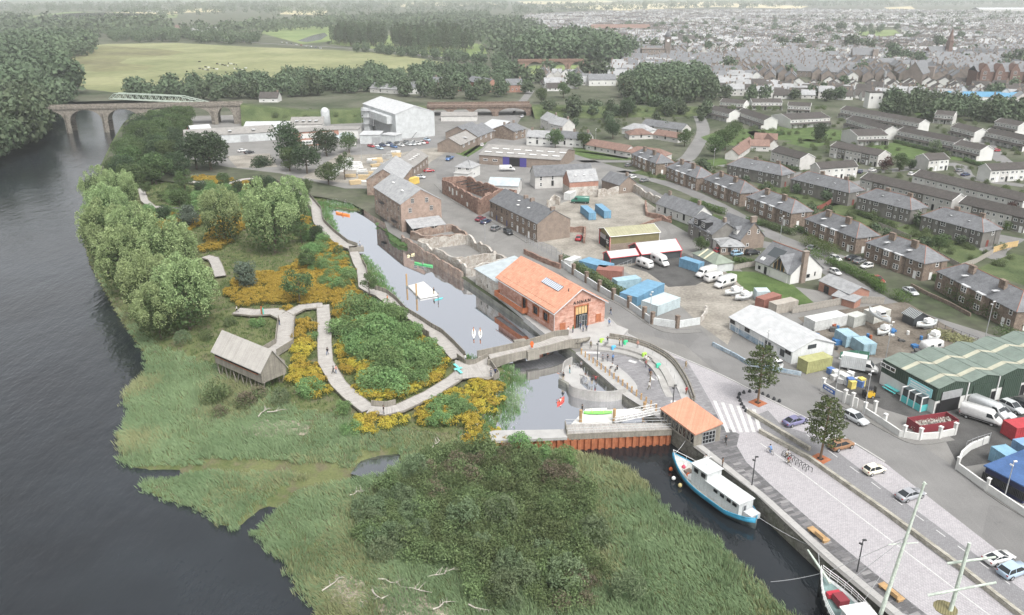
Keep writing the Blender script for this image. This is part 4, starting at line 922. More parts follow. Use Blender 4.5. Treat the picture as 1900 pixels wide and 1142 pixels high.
for lb,A,B,C,n,st,wl_ in(('long white terrace stepping down to the right edge behind the back row',(1899,374),(1694,325),7.5,8,'plain',WW),('mixed white and grey terrace just behind the grey blocks',(1767,372),(1597,331),7.5,7,'plain',GG),('dark roofed terrace right of the white gable behind the end grey block',(1905,405),(1780,376),7.5,5,'plain',GG),('tall white terrace with its gable turned towards the river, right edge',(1839.5,316),(1910,312),(1804,310.5),4,'plain',WW),('short white terrace block with brown timbered front behind the dark red tree',(1724.5,297),(1762,294.5),(1694,291),2,'plain',WG),('long grey and white terrace ending in a white gable beside the dark red tree',(1630,289),(1541,271.5),8,6,'plain',GG),('grey terrace with a pale solar panel on its roof',(1485,294.6),(1431,280),8,3,'plain',(m_offwhite,)),('white house pair with black gable edge at the turn of the estate road',(1522,313),(1592,308),(1497,308),3,'plain',WG),('white terrace with canopy facing the large lawn, lower left of the hollow green',(1642.5,242),(1570.7,221),7.5,6,'canopy',WW),('longest canopied terrace under the mobile mast',(1705.6,229.5),(1560,203),7.5,10,'canopy',WW),('canopied white block with grey gable beside the round dark tree',(1591.7,252),(1648,250.5),(1567,243),4,'canopy',WW),('canopied terrace along the upper edge of the estate green',(1777,266),(1665,243),7.5,8,'canopy',WW),('canopied white block with pale gable above the long terrace',(1809,246),(1765,235),7.5,3,'canopy',WW),('canopied block with big pale gable beside the red car',(1819.5,279),(1770,268),7.5,4,'canopy',WW),('canopied terrace behind the red car at the right edge',(1905,262),(1826,245),7.5,6,'canopy',WG),('upper canopied white terrace below the blue roof',(1890,234),(1846,226),7.5,4,'canopy',WW),('stepped white canopied terrace left of the mast',(1541,218),(1467,222),(1452,213),5,'canopy',WW),('white terrace at the upper left corner of the estate',(1504,198),(1462,196),7,4,'canopy',WW),('white sloping gabled block with balcony at the head of the avenue',(1353,211),(1315,203),8,3,'canopy',WW),('long white canopied terrace right of the avenue trees',(1418,224),(1367,207),8,5,'canopy',WW),('far white terrace row above the avenue',(1380,193),(1336,189),8,4,'canopy',WW),('far white terrace row touching the railway trees',(1452,190),(1396,190),8,4,'canopy',WW),('grey gabled block beside the dark wood on the estate edge',(1770,215),(1735,212),8,3,'canopy',WG)):
 terrace(lb,A,B,C,n,st,walls=wl_)
# ---- bungalows and cottages
def cott(label,A,B,C,z,rise,typ='gable',wall=m_offwhite,roof=m_tilered,nwin=3,cat='bungalow',chim=0,name='bungalow',gm=None,group=None,win=None):
 t=HP(name,label,cat,A,B,C,z,rise,typ,wall,roof,ov=.35,gm=gm,group=group);L_,W_=dims(t)
 for i in range(nwin):facade(t,L_,W_,'f',(-.5+(i+.5)/nwin)*L_,.85,(win or wF)if(i%3!=1 or nwin<3)else wdoord,'window' if(i%3!=1 or nwin<3)else 'door')if True else None
 if z>4.2:
  for i in range(nwin):facade(t,L_,W_,'f',(-.5+(i+.5)/nwin)*L_,3.2,win or wF)
 for i in range(chim):
  x=(-.5+(i+.1)/max(1,chim-.8))*L_*.92 if chim>1 else .42*L_
  mb=MB();mb.box((x,0,z+rise+.4),(1.1,.7,1.8));mb.obj('chimney',m_brickbrown,t)
 facade(t,L_,W_,'r',-.2*W_,1.0,win_mesh(.9,1.0,(0,0)))
 return t
cott('long brown roofed bungalow row with three doors facing the road lawn',(1160,281),(1087,268),8,2.7,2.2,nwin=6)
cott('brown roofed bungalow row stepping on to a hipped end by the junction',(1232,290),(1160,281),8,2.7,2.2,'hip',nwin=5)
cott('brown hipped bungalow behind the brown row',(1212,249),(1168,250),9,2.6,2.2,'hip',nwin=3)
cott('brown bungalow running back from the hipped one',(1258,256),(1212,249),8,2.6,2.0,nwin=3)
cott('dark slate long bungalow below the railway',(1265,241),(1190,231),9,2.8,2.6,roof=m_slate,nwin=5)
cott('white hipped bungalow with pale slates',(1200,244),(1154,238),9,3,2.6,'hip',m_white,m_slatelight,3)
cott('stone gabled house with a second gable behind, near the road arch',(1044,234),(1018,228),8,5.4,3.2,'gable',m_offwhite,m_slatelight,2,'house',1,'house')
cott('grey gabled house turned side on beside the road arch',(1020,226),(1003,219),8,5.4,3.2,'gable',m_offwhite,m_slatelight,2,'house',1,'house')
cott('low white terrace with mixed slate roofs behind two small trees',(1090,259),(1030,254),8,4.4,2.6,'gable',m_white,m_slate,5,'terrace',3,'cottage_terrace')
cott('white cottage terrace with bay windows left of the small trees',(1030,256),(977,253),8,4.4,2.6,'gable',m_white,m_slatelight,4,'terrace',2,'cottage_terrace')
cott('dark stone cottage with gable chimney at the street corner',(953,244),(975,239),(930,236),4.6,2.6,'gable',m_rubbrown,m_slate,2,'cottage',2,'cottage')
for i,(lb,A,B,C)in enumerate((('pink roofed bungalow gable nearest the road trees',(1370,287),(1392,272),(1350,282)),('pink roofed bungalow second from the road trees',(1381,276),(1400,264),(1366,270)),('pink roofed bungalow with side wing',(1428,271),(1392,270),7),('pink roofed bungalow beside the hollow green wall',(1444,268),(1430,255),(1424,264)),('pink roofed bungalow behind the other pink roofs',(1442,259),(1400,257),7))):
 cott(lb,A,B,C,2.7,2.3,nwin=2)
cott('white cottage with long slate roof and two ridge chimneys beside the derelict yard',(1288,402),(1218,377),7.5,3.4,3.0,'gable',m_white,m_slate,6,'cottage',2,'cottage',win=wS)
t=cott('house with dark flat dormers and white sash windows behind the hut',(1322,434),(1278,412),9,4.4,3.0,'gable',m_greyharl,m_slate,3,'house',1,'house',win=wS)
for x in(-2.4,1.8):
 mb=MB();mb.box((x,-3.4,5.6),(2.6,2.4,2.2));dm=mb.obj('dormer',m_black,t);mb=MB();mb.box((x,-3.5,6.78),(3,2.8,.14));mb.obj('dormer_roof',m_slate,dm);put('window',wD,t,(x,-4.64,5.0))
t=cott('brown stone gabled house with two white dormers on the street corner',(1375,444),(1328,425),(1427,441),3.6,4.6,'gable',m_greyharl,m_slate,2,'house',0,'house',m_brickbrown);L_,W_=dims(t)
for x in(-3,2.6):
 mb=MB();mb.box((x,-W_/2+1.6,4.9),(1.5,2.4,1.5));dm=mb.obj('dormer',m_white,t);mb=MB();mb.loft([[(x-.95,-W_/2+.2,5.6),(x,-W_/2+.2,6.5),(x+.95,-W_/2+.2,5.6)],[(x-.95,-W_/2+3.4,5.6),(x,-W_/2+3.4,6.5),(x+.95,-W_/2+3.4,5.6)]]);mb.obj('dormer_roof',m_slate,dm);put('window',win_mesh(.8,1.1,(0,1)),t,(x,-W_/2+.38,4.5))
for y in(-1.6,1.8):facade(t,L_,W_,'r',y,4.6,win_mesh(.9,1.3,(0,1)))
mb=MB();mb.box((L_/2-.5,0,9),(.9,1.9,1.8));mb.obj('chimney',m_brickbrown,t)
cott('single storey grey tiled extension with white windows in front of the brown gabled house',(1382,457),(1338,457),6,2.7,1.2,'hip',m_brickbrown,m_slatelight,4,'extension',0,'house_extension',win=win_mesh(1.1,1.2,(1,0)))
cott('cream sided flat roofed sunroom beside the extension',(1340,452),(1308,437),5,2.7,.3,'flat',m_offwhite,m_slatelight,2,'sunroom',0,'sunroom')
hut=HP('garden_hut','pale hut with striped green and cream hipped roof beside the blue lorry box','hut',(1328,490),(1286,469),(1362,486),2.6,1.6,'hip',m_whitemetal,metal_sheet('green_sheeting',(.20,.235,.19),.3));L_,W_=dims(hut)
for x in(-2.2,.4):mb=MB();mb.add([(x-.35,-W_/2-.3,2.62),(x+.35,-W_/2-.3,2.62),(x+.35,-.2,4.3),(x-.35,-.2,4.3)],[(0,1,2,3)]);mb.obj('rooflight',plain('cream_rooflight',(.62,.58,.42)),hut)
t=HP('white_house','white gabled house with slate roof, glazed cross gable and tall brick chimney by the lawn','house',(1468,508),(1403,482),(1541,502),3.0,4.4,'gable',m_white,m_slate,ov=.4);L_,W_=dims(t)
for x,me in((-.38,win_mesh(.9,1.0,(0,0),m_steeld)),(-.2,wdoord),(-.02,win_mesh(1.5,1.0,(1,0),m_steeld)),(.32,win_mesh(1.4,2.1,(1,0),m_steeld))):facade(t,L_,W_,'f',x*L_,.7 if me!=wdoord else .05,me,'door' if me==wdoord else 'window')
gx=.18*L_;mb=MB();hwg=3.1;y0=-W_/2-.25
mb.add([(gx-hwg,y0,0),(gx+hwg,y0,0),(gx+hwg,y0,3),(gx,y0,6.6),(gx-hwg,y0,3),(gx-hwg,y0+1,0),(gx+hwg,y0+1,0),(gx+hwg,y0+1,3),(gx-hwg,y0+1,3)],[(0,1,2,3,4),(1,6,7,2),(5,0,4,8)]);mb.obj('cross_gable',m_white,t)
mb=MB()
for s in(-1,1):
 a=[(gx,y0-.4,6.8),(gx+s*(hwg+.35),y0-.4,2.75),(gx+s*(hwg+.35),y0+1,2.75),(gx,0,6.8)];b=[(x,y,z-.15)for x,y,z in a];mb.loft([a,b]if s<0 else[b,a])
mb.obj('cross_gable_roof',m_slate,t)
mb=MB();mb.add([(gx-1.9,y0-.06,2.6),(gx+1.9,y0-.06,2.6),(gx+1.9,y0-.06,4.1),(gx,y0-.06,6.2),(gx-1.9,y0-.06,4.1)],[(0,1,2,3,4)]);gg=mb.obj('gable_glazing',m_glass,t)
mb=MB()
for x in(-1.9,-.65,.65,1.9):mb.box((gx+x,y0-.1,3.4 if abs(x)>1 else 4),(.14,.1,1.6 if abs(x)>1 else 2.9))
mb.obj('glazing_bar',m_timber,gg)
mb=MB();mb.box((L_/2+.35,-1.7,4.2),(.9,1.5,8.6));mb.box((L_/2+.35,-1.7,8.6),(1.1,1.7,.2));mb.obj('chimney_breast',m_brickbrown,t)
facade(t,L_,W_,'r',.6,.9,win_mesh(1.1,1.0,(1,0),m_steeld));facade(t,L_,W_,'r',3,1.1,win_mesh(.4,1.1,(0,0),m_steeld))
mb=MB();
zr=lambda y:3.0+4.4*(1+y/(W_/2))+.12
mb.quad((-.36*L_,-3.6,zr(-3.6)),(.0*L_,-3.6,zr(-3.6)),(.0*L_,-1.2,zr(-1.2)),(-.36*L_,-1.2,zr(-1.2)));mb.obj('solar_panel',m_glassg,t)
for x in(-.42,-.36):mb=MB();mb.quad((x*L_,-5.2,zr(-5.2)),(x*L_+.6,-5.2,zr(-5.2)),(x*L_+.6,-4.4,zr(-4.4)),(x*L_,-4.4,zr(-4.4)));mb.obj('rooflight',m_frame,t)
mb=MB();mb.tube((-L_/2,0,7.5),(L_/2,0,7.5),.12,None,5);mb.obj('ridge_tiles',m_ridge,t)
t=HP('brick_garage','long brick garage with pale grey roof beside the white gabled house','garage',(1577,545),(1521,520),(1619,541),2.7,1.3,'gable',m_brick,m_slatelight,ov=.3);facade(t,*dims(t),'f',-2.5,.05,win_mesh(1.7,2.0,(1,0),m_steeld),'door')
t=HP('garage_annex','low brick annex with small slate lean-to against the brick garage','annex',(1586,560),(1545,548),3,1.9,.6,'mono',m_brick,m_slatelight)
# ---- mill and ruins
mA=G2(746,431);mh=11.2;mh=zat(mA.to_3d(),0,379)
mill=house('old_mill','four storey rubble mill with pale slate roof standing over the basin','mill',mA,G2(693.5,347,mh),G2(822,372,mh),mh,4.0,'gable',m_rubmill,m_slatelight,base=-2,ov=.2,og=.15,gm=bricks('mill_gable_brick',(.26,.175,.135),(.34,.255,.21),(.34,.31,.28),.5,.2,.02,'wall',.92,dirt=.35));ML,MW=dims(mill)
me=win_mesh(1.1,1.6,(1,1),m_conclight,m_dark,depth=.1,bw=.16)
for y,z in((-2.9,mh-.2),(1.9,mh-.4),(-3.8,mh-3.2),(3.4,mh-3.2),(-.6,mh-6.6)):facade(mill,ML,MW,'r',y,z,me)
for i in range(7):
 for z in(mh-2.6,mh-5.6,mh-8.8):facade(mill,ML,MW,'f',(-.42+.14*i)*ML,z,win_mesh(.95,1.4,(0,0),m_rubgrey,m_dark if(i*7+int(z))%3==0 else m_rubmill))
for u,z in((-.15,mh-3.4),(.3,mh-6.8),(-.1,mh-9)):
 mb=MB();x0,y0=u*ML,-MW/2
 mb.box((x0,y0-.6,z),(3.4,1.2,.1))
 for k in range(8):mb.tube((x0-1.7+k*.485,y0-1.15,z),(x0-1.7+k*.485,y0-1.15,z+1.1),.04,None,4)
 mb.tube((x0-1.7,y0-1.15,z+1.1),(x0+1.7,y0-1.15,z+1.1),.05,None,4);mb.obj('iron_balcony',m_steeld,mill)
for x,y in((-.2,-2.5),(.2,-3.2)):mb=MB();mb.box((x*ML,y,mh+4*(1+y/(MW/2))+.15),(1.6,.7,.12));mb.obj('rooflight',m_frame,mill)
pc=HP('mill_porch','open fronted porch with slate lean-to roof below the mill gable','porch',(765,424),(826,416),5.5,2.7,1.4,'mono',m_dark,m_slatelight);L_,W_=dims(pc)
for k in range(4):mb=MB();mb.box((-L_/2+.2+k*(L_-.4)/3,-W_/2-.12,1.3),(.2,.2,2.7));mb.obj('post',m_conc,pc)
t=HP('mill_range','rear range of the mill with worn grey slates','range',(744,334),(765,308),13,6,4,'gable',m_rubmill,m_slatelight,base=-1)
t=HP('brick_store','brown brick store with rooflights behind the mill','store',(766,310),(794,289),10.5,5,3.2,'gable',m_brickbrown,m_asbestos);L_,W_=dims(t)
for k in range(5):facade(t,L_,W_,'f',(-.4+.2*k)*L_,2,win_mesh(.7,1.3,(0,1),m_frame,m_glass))
for k in range(5):mb=MB();mb.box((L_*(-.3+.13*k),-2.5,5+3.2*(1-2.5/(W_/2))+.15),(.9,1.8,.1));mb.obj('rooflight',m_frame,t)
def ruin(label,pts,z,m,name='ruined_wall',th=.6,closed=True,seed=1,amp_=.8,base=-.2,cat='ruin'):
 q=GL(pts,z);
 if closed:q=q+q[:1]
 c=q[0];n=max(2,int(sum((b-a).length for a,b in zip(q,q[1:]))/1.6));rr=random.Random(seed);l=resample(q,n);mb=MB()
 wall_mb(mb,[p-c for p in l],base,[z-amp_*rr.random()**2-(amp_ if rr.random()<.12 else 0)for _ in l],th,0,0);o=mb.obj(name,m,None);o.location=(c.x,c.y,0);return tag(o,label,cat)
ruin('roofless red rubble warehouse shell with blocked white windows along the road',[(821,330),(890,368),(931,348),(866,326)],6,m_rubred,'ruined_shell',seed=2)
o=bpy.data.objects['ruined_shell'];a,b=G2(821,330,6),G2(890,368,6);dd=(b-a).normalized();nn=Vector((dd.y,-dd.x));nn=nn if nn.dot(a)<0 else-nn
for u,w_,h_,z in((8,1.2,1.6,2.6),(11,1.4,2.4,1.8),(15,1.1,1.6,2.6),(20,.9,1.0,2.8),(25,1.2,1.4,.8)):
 p=a+dd*u+nn*.34-Vector((o.location.x,o.location.y));mb=MB();mb.box((p.x,p.y,z+h_/2),(w_,.1,h_),math.atan2(dd.y,dd.x));mb.obj('blocked_window',m_white,o)
for k in range(6):
 a2=G2(838+k*9,334+k*4.2,4.5);b2=G2(862+k*9,329+k*4,4.5);mb=MB();l=Vector((o.location.x,o.location.y));mb.tube((a2.x-l.x,a2.y-l.y,4.4),(b2.x-l.x,b2.y-l.y,4.2),.18,None,4);mb.obj('charred_beam',m_black,o)
ruin('roofless walled enclosure of pale rubble beside the mill quay',[(762,428),(790,437),(868,432),(838,414)],2.6,m_rubmill,seed=4,amp_=.5)
ruin('roofless whitewashed rubble shell with rubbish inside',[(776,444),(847,478),(921,467),(867,433)],3.4,m_rubgrey,seed=5)
ruin('pale rubble boundary wall running along the road to the hall',[(921,468),(940,478),(868,494),(847,479)],3.2,m_rubgrey,seed=6)
ruin('red rubble quay wall with pale patches rising above the basin',[(746,436),(775,455),(830,488),(858,504)],1.6,m_rubmill,seed=7,closed=False,amp_=.4,base=-2)
ruin('rubble yard wall beside the barn',[(1109,352),(1175,341),(1232,370)],3.0,m_rubgrey,seed=8,closed=False)
ruin('broken red rubble wall between the ruins and the terrace',[(900,360),(932,348),(958,352),(945,372)],4.5,m_rubred,seed=9)
ruin('broken whitewashed wall stump in the derelict yard',[(1016,369),(1028,361),(1039,363)],3.6,m_rubgrey,seed=11,closed=False,amp_=1.6)
ruin('red rubble yard wall below the terrace gable',[(1055,420),(1086,420),(1084,440)],2.0,m_rubred,seed=12,closed=False)
ruin('low red brick wall along the road with wire fence behind',[(973,462),(1008,478),(1040,490)],1.5,m_rubred,seed=13,closed=False,amp_=.3)
ruin('red rubble wall beside the white cottage',[(1198,372),(1200,392),(1246,404)],1.8,m_rubred,seed=14,closed=False)
t=HP('stone_terrace','two storey brown stone terrace with white windows facing the ruins','terrace',(997,415),(908.5,372),(1053.5,404),6,3.4,'gable',m_rubbrown,m_slate,ov=.2,og=.1,gm=m_brickbrown);L_,W_=dims(t)
for i in range(9):
 u=(-.45+.9*i/8)*L_;facade(t,L_,W_,'f',u,3.7,win_mesh(.95,1.6,(0,1),m_frame if i>3 else m_rubbrown,m_glass if i>2 else m_dark));facade(t,L_,W_,'f',u,.1 if i%2 else .9,(wdoor if i>3 else win_mesh(1.0,2.1,(0,0),m_rubbrown,plain('blue_door',(.03,.05,.18)),'door'))if i%2 else wS,'door' if i%2 else 'window')
for x in(-.05,.08,.47):mb=MB();mb.box((x*L_,0,9.6),(.9,1.3,1.3));mb.obj('chimney',m_brickbrown,t)
for x,y in((-.08,-1.8),(.16,-2.6),(-.02,-3.2)):mb=MB();mb.box((x*L_,y,6+3.4*(1+y/(W_/2))+.12),(.8,1.2,.1));mb.obj('rooflight',m_frame,t)
h=hgt((1057,367),338)
t=HP('brick_barn','brick barn with whitewashed lower walls and pale slates in the derelict yard','barn',(1057,338),(1110.5,334.5),(1032,331),h,3.6,'gable',m_brick,m_slatelight,ov=.15,og=.1);L_,W_=dims(t)
mb=MB();mb.box((0,0,h*.32),(L_+.06,W_+.06,h*.64));mb.obj('whitewashed_base',m_rubgrey,t)
for u in(-.25,.05,.3):mb=MB();mb.box((u*L_,-W_*.25,h+1.95),(.7,.9,.1));mb.obj('rooflight',m_frame,t)
t=cott('long slate roofed cottage range with pale gable behind the barn',(993,327),(1100,322),8,5,3.2,'gable',m_offwhite,m_slate,5,'range',0,'cottage_range',win=wS)
t=cott('small slate roofed workshop with brick chimney above the yard wall',(1150,343),(1117,333),8,3.6,2.8,'gable',m_brickbrown,m_slate,0,'workshop',1,'workshop')
t=cott('small white hip roofed office at the road bend by the building yard',(874.5,311.7),(845,309),(891.5,305),4.4,2.4,'hip',m_white,m_slatelight,2,'office',0,'office')
t=HP('flat_store','low flat pale roof beside the white office','store',(868,324),(842,322),5,2.6,.2,'flat',m_white,m_conclight)
# ---- industrial
t=HP('depot_shed','wide depot shed with many rooflights, purple door panels and open loading bay','shed',(1040,297),(889,287),24,4.2,2.6,'gable',m_brickbrown,m_asbestos);L_,W_=dims(t)
for i in range(7):
 for j in(0,1):mb=MB();y=-W_*(.36-.17*j);mb.box(((-.42+.14*i+.05*j)*L_,y,4.2+2.6*(1+y/(W_/2))+.14),(3.0,1.5,.1));mb.obj('rooflight',m_frame,t)
m_purple=plain('purple_panel',(.06,.05,.22))
mb=MB();mb.box((-.06*L_,-W_/2-.1,1.9),(5.6,.15,3.6));mb.obj('loading_bay',m_dark,t)
for x in(-.16,.05):mb=MB();mb.box((x*L_,-W_/2-.12,2),(3,.15,4));mb.obj('purple_panel',m_purple,t)
for x in(-.42,-.3):facade(t,L_,W_,'f',x*L_,1.6,win_mesh(2.2,1.0,(2,0)))
cott('blue grey sheeted shed beyond the roofless shell',(961,345),(906,343),10,3.6,1.8,'gable',m_offwhite,m_bluegreyroof,2,'shed',0,'shed')
hA,hh_=G2(736,259),zat(G(736,259),0,212)
wh=house('white_factory_hall','tall white clad factory hall with pitched roof by the railway arches','factory',hA,G2(673,192,hh_),G2(817,256),hh_,3.2,'gable',m_whitemetal,m_whiteroof,ov=.3,og=.2);L_,W_=dims(wh)
mb=MB();mb.box((L_*.12,-W_/2-.05,hh_*.3),(L_*.42,.3,hh_*.36));mb.obj('loading_recess',m_greyroof,wh)
mb=MB();mb.box((0,-W_/2-1.5,hh_*.72),(L_*.8,3,hh_*.3));mb.obj('side_gantry',m_whitemetal,wh)
for k in range(5):mb=MB();mb.tube((-L_*.2+k*2.5,-W_/2-3.2,hh_*.3),(-L_*.2+k*2.5,-W_/2-3.2,hh_*.8),.3,None,6);mb.obj('duct',m_steel,wh)
mb=MB()
for k in range(6):mb.tube((L_/2+1.2,-3+k*.5,0+k*.5),(L_/2+1.2,-2.5+k*.5,.5+k*.5),.12,None,4)
mb.obj('outside_stair',m_steeld,wh)
t=HP('flat_annex','white flat roofed annex with roller door beside the factory hall','annex',(704,251),(667,251),12,4.4,.2,'flat',m_whitemetal,m_whiteroof);mb=MB();mb.box((3,-6.05,1.8),(4,.15,3.4));mb.obj('roller_door',m_steel,t)
HP('flat_annex','small white box annex touching the factory hall corner','annex',(733,252),(707,250),7,3.6,.2,'flat',m_whitemetal,m_whiteroof)
t=empty('process_tower','white process tower with pipes and rails on the side of the factory hall','tower',G(684,243))
mb=MB();mb.lathe([(2.6,0),(2.6,11)],n=14);mb.obj('vessel',m_whitemetal,t)
for z in(4,7.5,11):mb=MB();mb.lathe([(3.6,z),(3.6,z+.2)],n=14);mb.obj('platform',m_steel,t)
for k in range(4):mb=MB();mb.tube((3.4*math.cos(k*1.57),3.4*math.sin(k*1.57),0),(3.4*math.cos(k*1.57),3.4*math.sin(k*1.57),12),.12,None,5);mb.obj('leg',m_steel,t)
t=empty('silo','white domed silo rising above the low factory roofs','silo',G(606,245));mb=MB();mb.lathe([(2.3,0),(2.3,11),(2.0,12),(1.2,12.8),(.2,13.1)],n=16);mb.obj('shell',m_whitemetal,t,True);mb=MB();mb.tube((2.4,0,0),(2.4,0,12),.15,None,5);mb.obj('ladder',m_steel,t)
def shed(label,A,B,C,z,rise,typ,wall,roof,wins=0,sky=0,cat='shed',door=None):
 t=HP('factory_shed' if cat=='shed' else cat,label,cat,A,B,C,z,rise,typ,wall,roof);L_,W_=dims(t)
 for i in range(wins):facade(t,L_,W_,'f',(-.46+.92*(i+.5)/wins)*L_,z*.55,win_mesh(2.0,1.3,(3,0),m_frame,m_glassg))
 for i in range(sky):y=-W_*.25;mb=MB();mb.box(((-.4+.8*(i+.5)/sky)*L_,y,z+rise*.5+.14),(1.6,W_*.34,.1));mb.obj('rooflight',m_whiteroof,t)
 if door:mb=MB();mb.box((door*L_,-W_/2-.05,1.7),(4,.12,3.2));mb.obj('roller_door',m_steel,t)
 return t
shed('long low white factory shed with grey sheet roof behind the round dark tree',(510,244),(342,254),16,4.4,2.2,'gable',m_whitemetal,m_asbestos,0,3,door=.15)
shed('two storey factory offices with white window bands and brick ends',(628,241),(552,246),13,7,.3,'flat',m_brick,m_asbestos,7,0,'factory_offices')
t=bpy.data.objects['factory_offices'];L_,W_=dims(t)
for z in(1.0,4.2):mb=MB();mb.box((-.02*L_,-W_/2-.03,z+.9),(L_*.8,.08,2.2));mb.obj('white_panel_band',m_white,t)
for i in range(9):put('window',win_mesh(1.4,1.1,(2,0),m_frame,m_glassg),t,((-.38+.085*i)*L_,-W_/2-.09,1.4))
shed('saw roofed shed with four white rooflights near the silo',(598,230),(538,231),16,6,2.6,'gable',m_offwhite,m_asbestos,0,4)
shed('pale roofed shed in the middle of the factory',(536,235),(452,236),14,4,1.8,'gable',m_whitemetal,m_whiteroof)
shed('small peaked white store beside the red skips',(392,240),(355,243),10,3.4,2,'gable',m_whitemetal,m_whiteroof)
shed('low blue grey lean-to with a purple gate beside the offices',(660,254),(629,257),10,4,.8,'mono',m_offwhite,m_bluegreyroof,2)
shed('low link building with flat roof in front of the silo',(664,241),(612,241),10,4.6,.3,'flat',m_white,m_asbestos)
shed('low grey store with a green sign in front of the railway arches',(885,215),(818,215),9,3.2,1.6,'gable',m_offwhite,m_asbestos)
shed('long brick street shed with white gable facing the timber yard',(854,269),(885.5,255),(822,262),4,3.0,'gable',m_brickbrown,m_asbestos,3,1)
shed('middle brick street shed with dark slate roof',(886.5,254),(916.5,242),13,4.4,3.6,'gable',m_brickbrown,m_slate,3)
shed('far brick street shed with pale flat roof by the road arch',(917.5,243),(946,225),10,4,.8,'mono',m_brickbrown,m_whiteroof,2)
shed('slate roofed shed behind the street sheds',(872,249),(898,240),14,4,3.4,'gable',m_brickbrown,m_slate)
m_red=plain('red_trim',(.5,.06,.07));m_olive=metal_sheet('olive_sheeting',(.19,.17,.085),.3,.6,2);m_oliveroof=metal_sheet('mossy_sheeting',(.30,.29,.19),.9,.7,0);m_darkclad=metal_sheet('dark_cladding',(.06,.066,.072),.3,.6,2)
def trim(t,h,rise,m=m_red,r=.13,ends=(-1,1)):
 L_,W_=dims(t);mb=MB()
 for e in ends:
  for s in(-1,1):mb.tube((e*(L_/2+.28),s*(W_/2+.3),h-.1),(e*(L_/2+.28),0,h+rise+.05),r,None,4);mb.tube((e*(L_/2+.04),s*(W_/2+.04),0),(e*(L_/2+.04),s*(W_/2+.04),h-.15),r,None,4)
 mb.tube((-L_/2-.25,-W_/2-.34,h-.2),(L_/2+.25,-W_/2-.34,h-.2),r,None,4);mb.obj('trim',m,t)
h=hgt((1134,466),438)
t=HP('workshop','olive workshop with mossy striped roof, red posts and a black sign','workshop',(1133,438),(1224,430),(1105,424),h,1.2,'gable',m_olive,m_oliveroof);trim(t,h,1.2,m_frame,.1);L_,W_=dims(t)
mb=MB();mb.box((0,-W_/2-.03,h*.22),(L_,.1,h*.44));mb.obj('brick_plinth',m_brickbrown,t)
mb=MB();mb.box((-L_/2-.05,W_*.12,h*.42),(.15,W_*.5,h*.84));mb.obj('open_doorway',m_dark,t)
mb=MB();mb.box((-L_/2-.1,W_*.12,h*.68),(.12,W_*.48,h*.3));mb.obj('roller_shutter',m_steel,t)
mb=MB();mb.box((-L_/2-.12,-W_*.3,h*.55),(.1,W_*.3,3.0));sg=mb.obj('sign_board',m_black,t)
for k,(w_,z)in enumerate(((.16,.62),(.2,.5),(.12,.42))):mb=MB();mb.box((-L_/2-.19,-W_*.3,h*z),(.04,W_*w_,.25));mb.obj('sign_lettering',m_frame,sg)
for y in(-W_/2,W_*.4):mb=MB();mb.box((-L_/2-.1,y,h/2),(.22,.22,h));mb.obj('red_post',m_red,t)
h=hgt((1133,494),478)
t=HP('dark_shed','small dark shed with pale roof and red edges beside the caravan','shed',(1133,478),(1184,472),(1121,470),h,1.1,'gable',m_darkclad,m_whiteroof);trim(t,h,1.1)
h=hgt((1191,487),472)
t=HP('dark_shed','larger dark shed with pale roof and red edges behind the motorhome','shed',(1191,471),(1264,463),(1165,457),h,2.0,'gable',m_darkclad,m_whiteroof);trim(t,h,2.0)
h=hgt((1469,676),652)
t=HP('boat_shed','long white boat shed with blue stained walls and plain white roof','shed',(1471,652),(1355,588),(1559,641),h,1.9,'gable',mat('boatshed_wall',(.62,.64,.64),.85,.1,.4,5,.12,streak=.3),m_whiteroof);L_,W_=dims(t)
mb=MB();mb.box((-.2*L_,-W_/2-.02,.6),(L_*.55,.06,1.3));mb.obj('blue_stain_band',mat('flaking_blue_paint',(.24,.35,.46),.9,.4,.8,5,.3,col2=(.5,.55,.58)),t)
for x,me,z in((-.45,win_mesh(1.6,.9,(1,0),m_steeld),1.6),(-.36,wdoor,.05),(-.2,win_mesh(1.6,.9,(1,0),m_steeld),1.6),(.02,wdoor,.05),(.14,win_mesh(2.0,1.9,(1,1),m_steel,m_glassg),.3),(.26,wdoor,.05),(.36,win_mesh(1.3,1.5,(1,0),m_steeld,m_glassg),.6),(.44,win_mesh(1.7,.9,(1,0),m_steeld),1.7)):facade(t,L_,W_,'f',x*L_,z,me,'door' if me is wdoor else 'window')
facade(t,L_,W_,'r',-.5,h-.3,win_mesh(2.2,.9,(3,0),m_steeld,m_glassg))
h=zat(G(1737,769),0,722);A0,B0,V1=G2(1741,722,h),G2(1638.7,667.3,h),G2(1807,713,h)
gd=(B0-A0).normalized();gn=Vector((gd.y,-gd.x));gn=gn if gn.dot(V1-A0)>0 else-gn;gw=(V1-A0).dot(gn);GLn=(B0-A0).length
m_green=metal_sheet('dark_green_cladding',(.035,.058,.043),.5,.6,2,streak=.3);m_greenroof=metal_sheet('sage_sheeting',(.155,.195,.168),.5,.7,1,streak=.15);m_cream=metal_sheet('cream_rooflight_sheet',(.42,.41,.32),.35,.6,1,streak=.1)
gs=empty('green_units','row of green clad industrial units with ribbed sage roofs and cream rooflights','industrial units',(A0.x,A0.y,0),math.atan2(gn.y,gn.x))
ang=math.atan2(gn.y,gn.x);ly=1 if Vector((-gn.y,gn.x)).dot(gd)>0 else-1;NS=5;rs=.9
mb=MB()
for y in(0,ly*GLn):
 prof=[(0,y,h)]
 for k in range(NS):prof+=[(gw*(k+.5),y,h+rs),(gw*(k+1),y,h)]
 bot=[(gw*NS,y,2.6),(0,y,2.6)];mb.add(prof+bot,[tuple(range(len(prof)+2))])
for x in(0,gw*NS):mb.quad((x,0,2.6),(x,ly*GLn,2.6),(x,ly*GLn,h),(x,0,h))
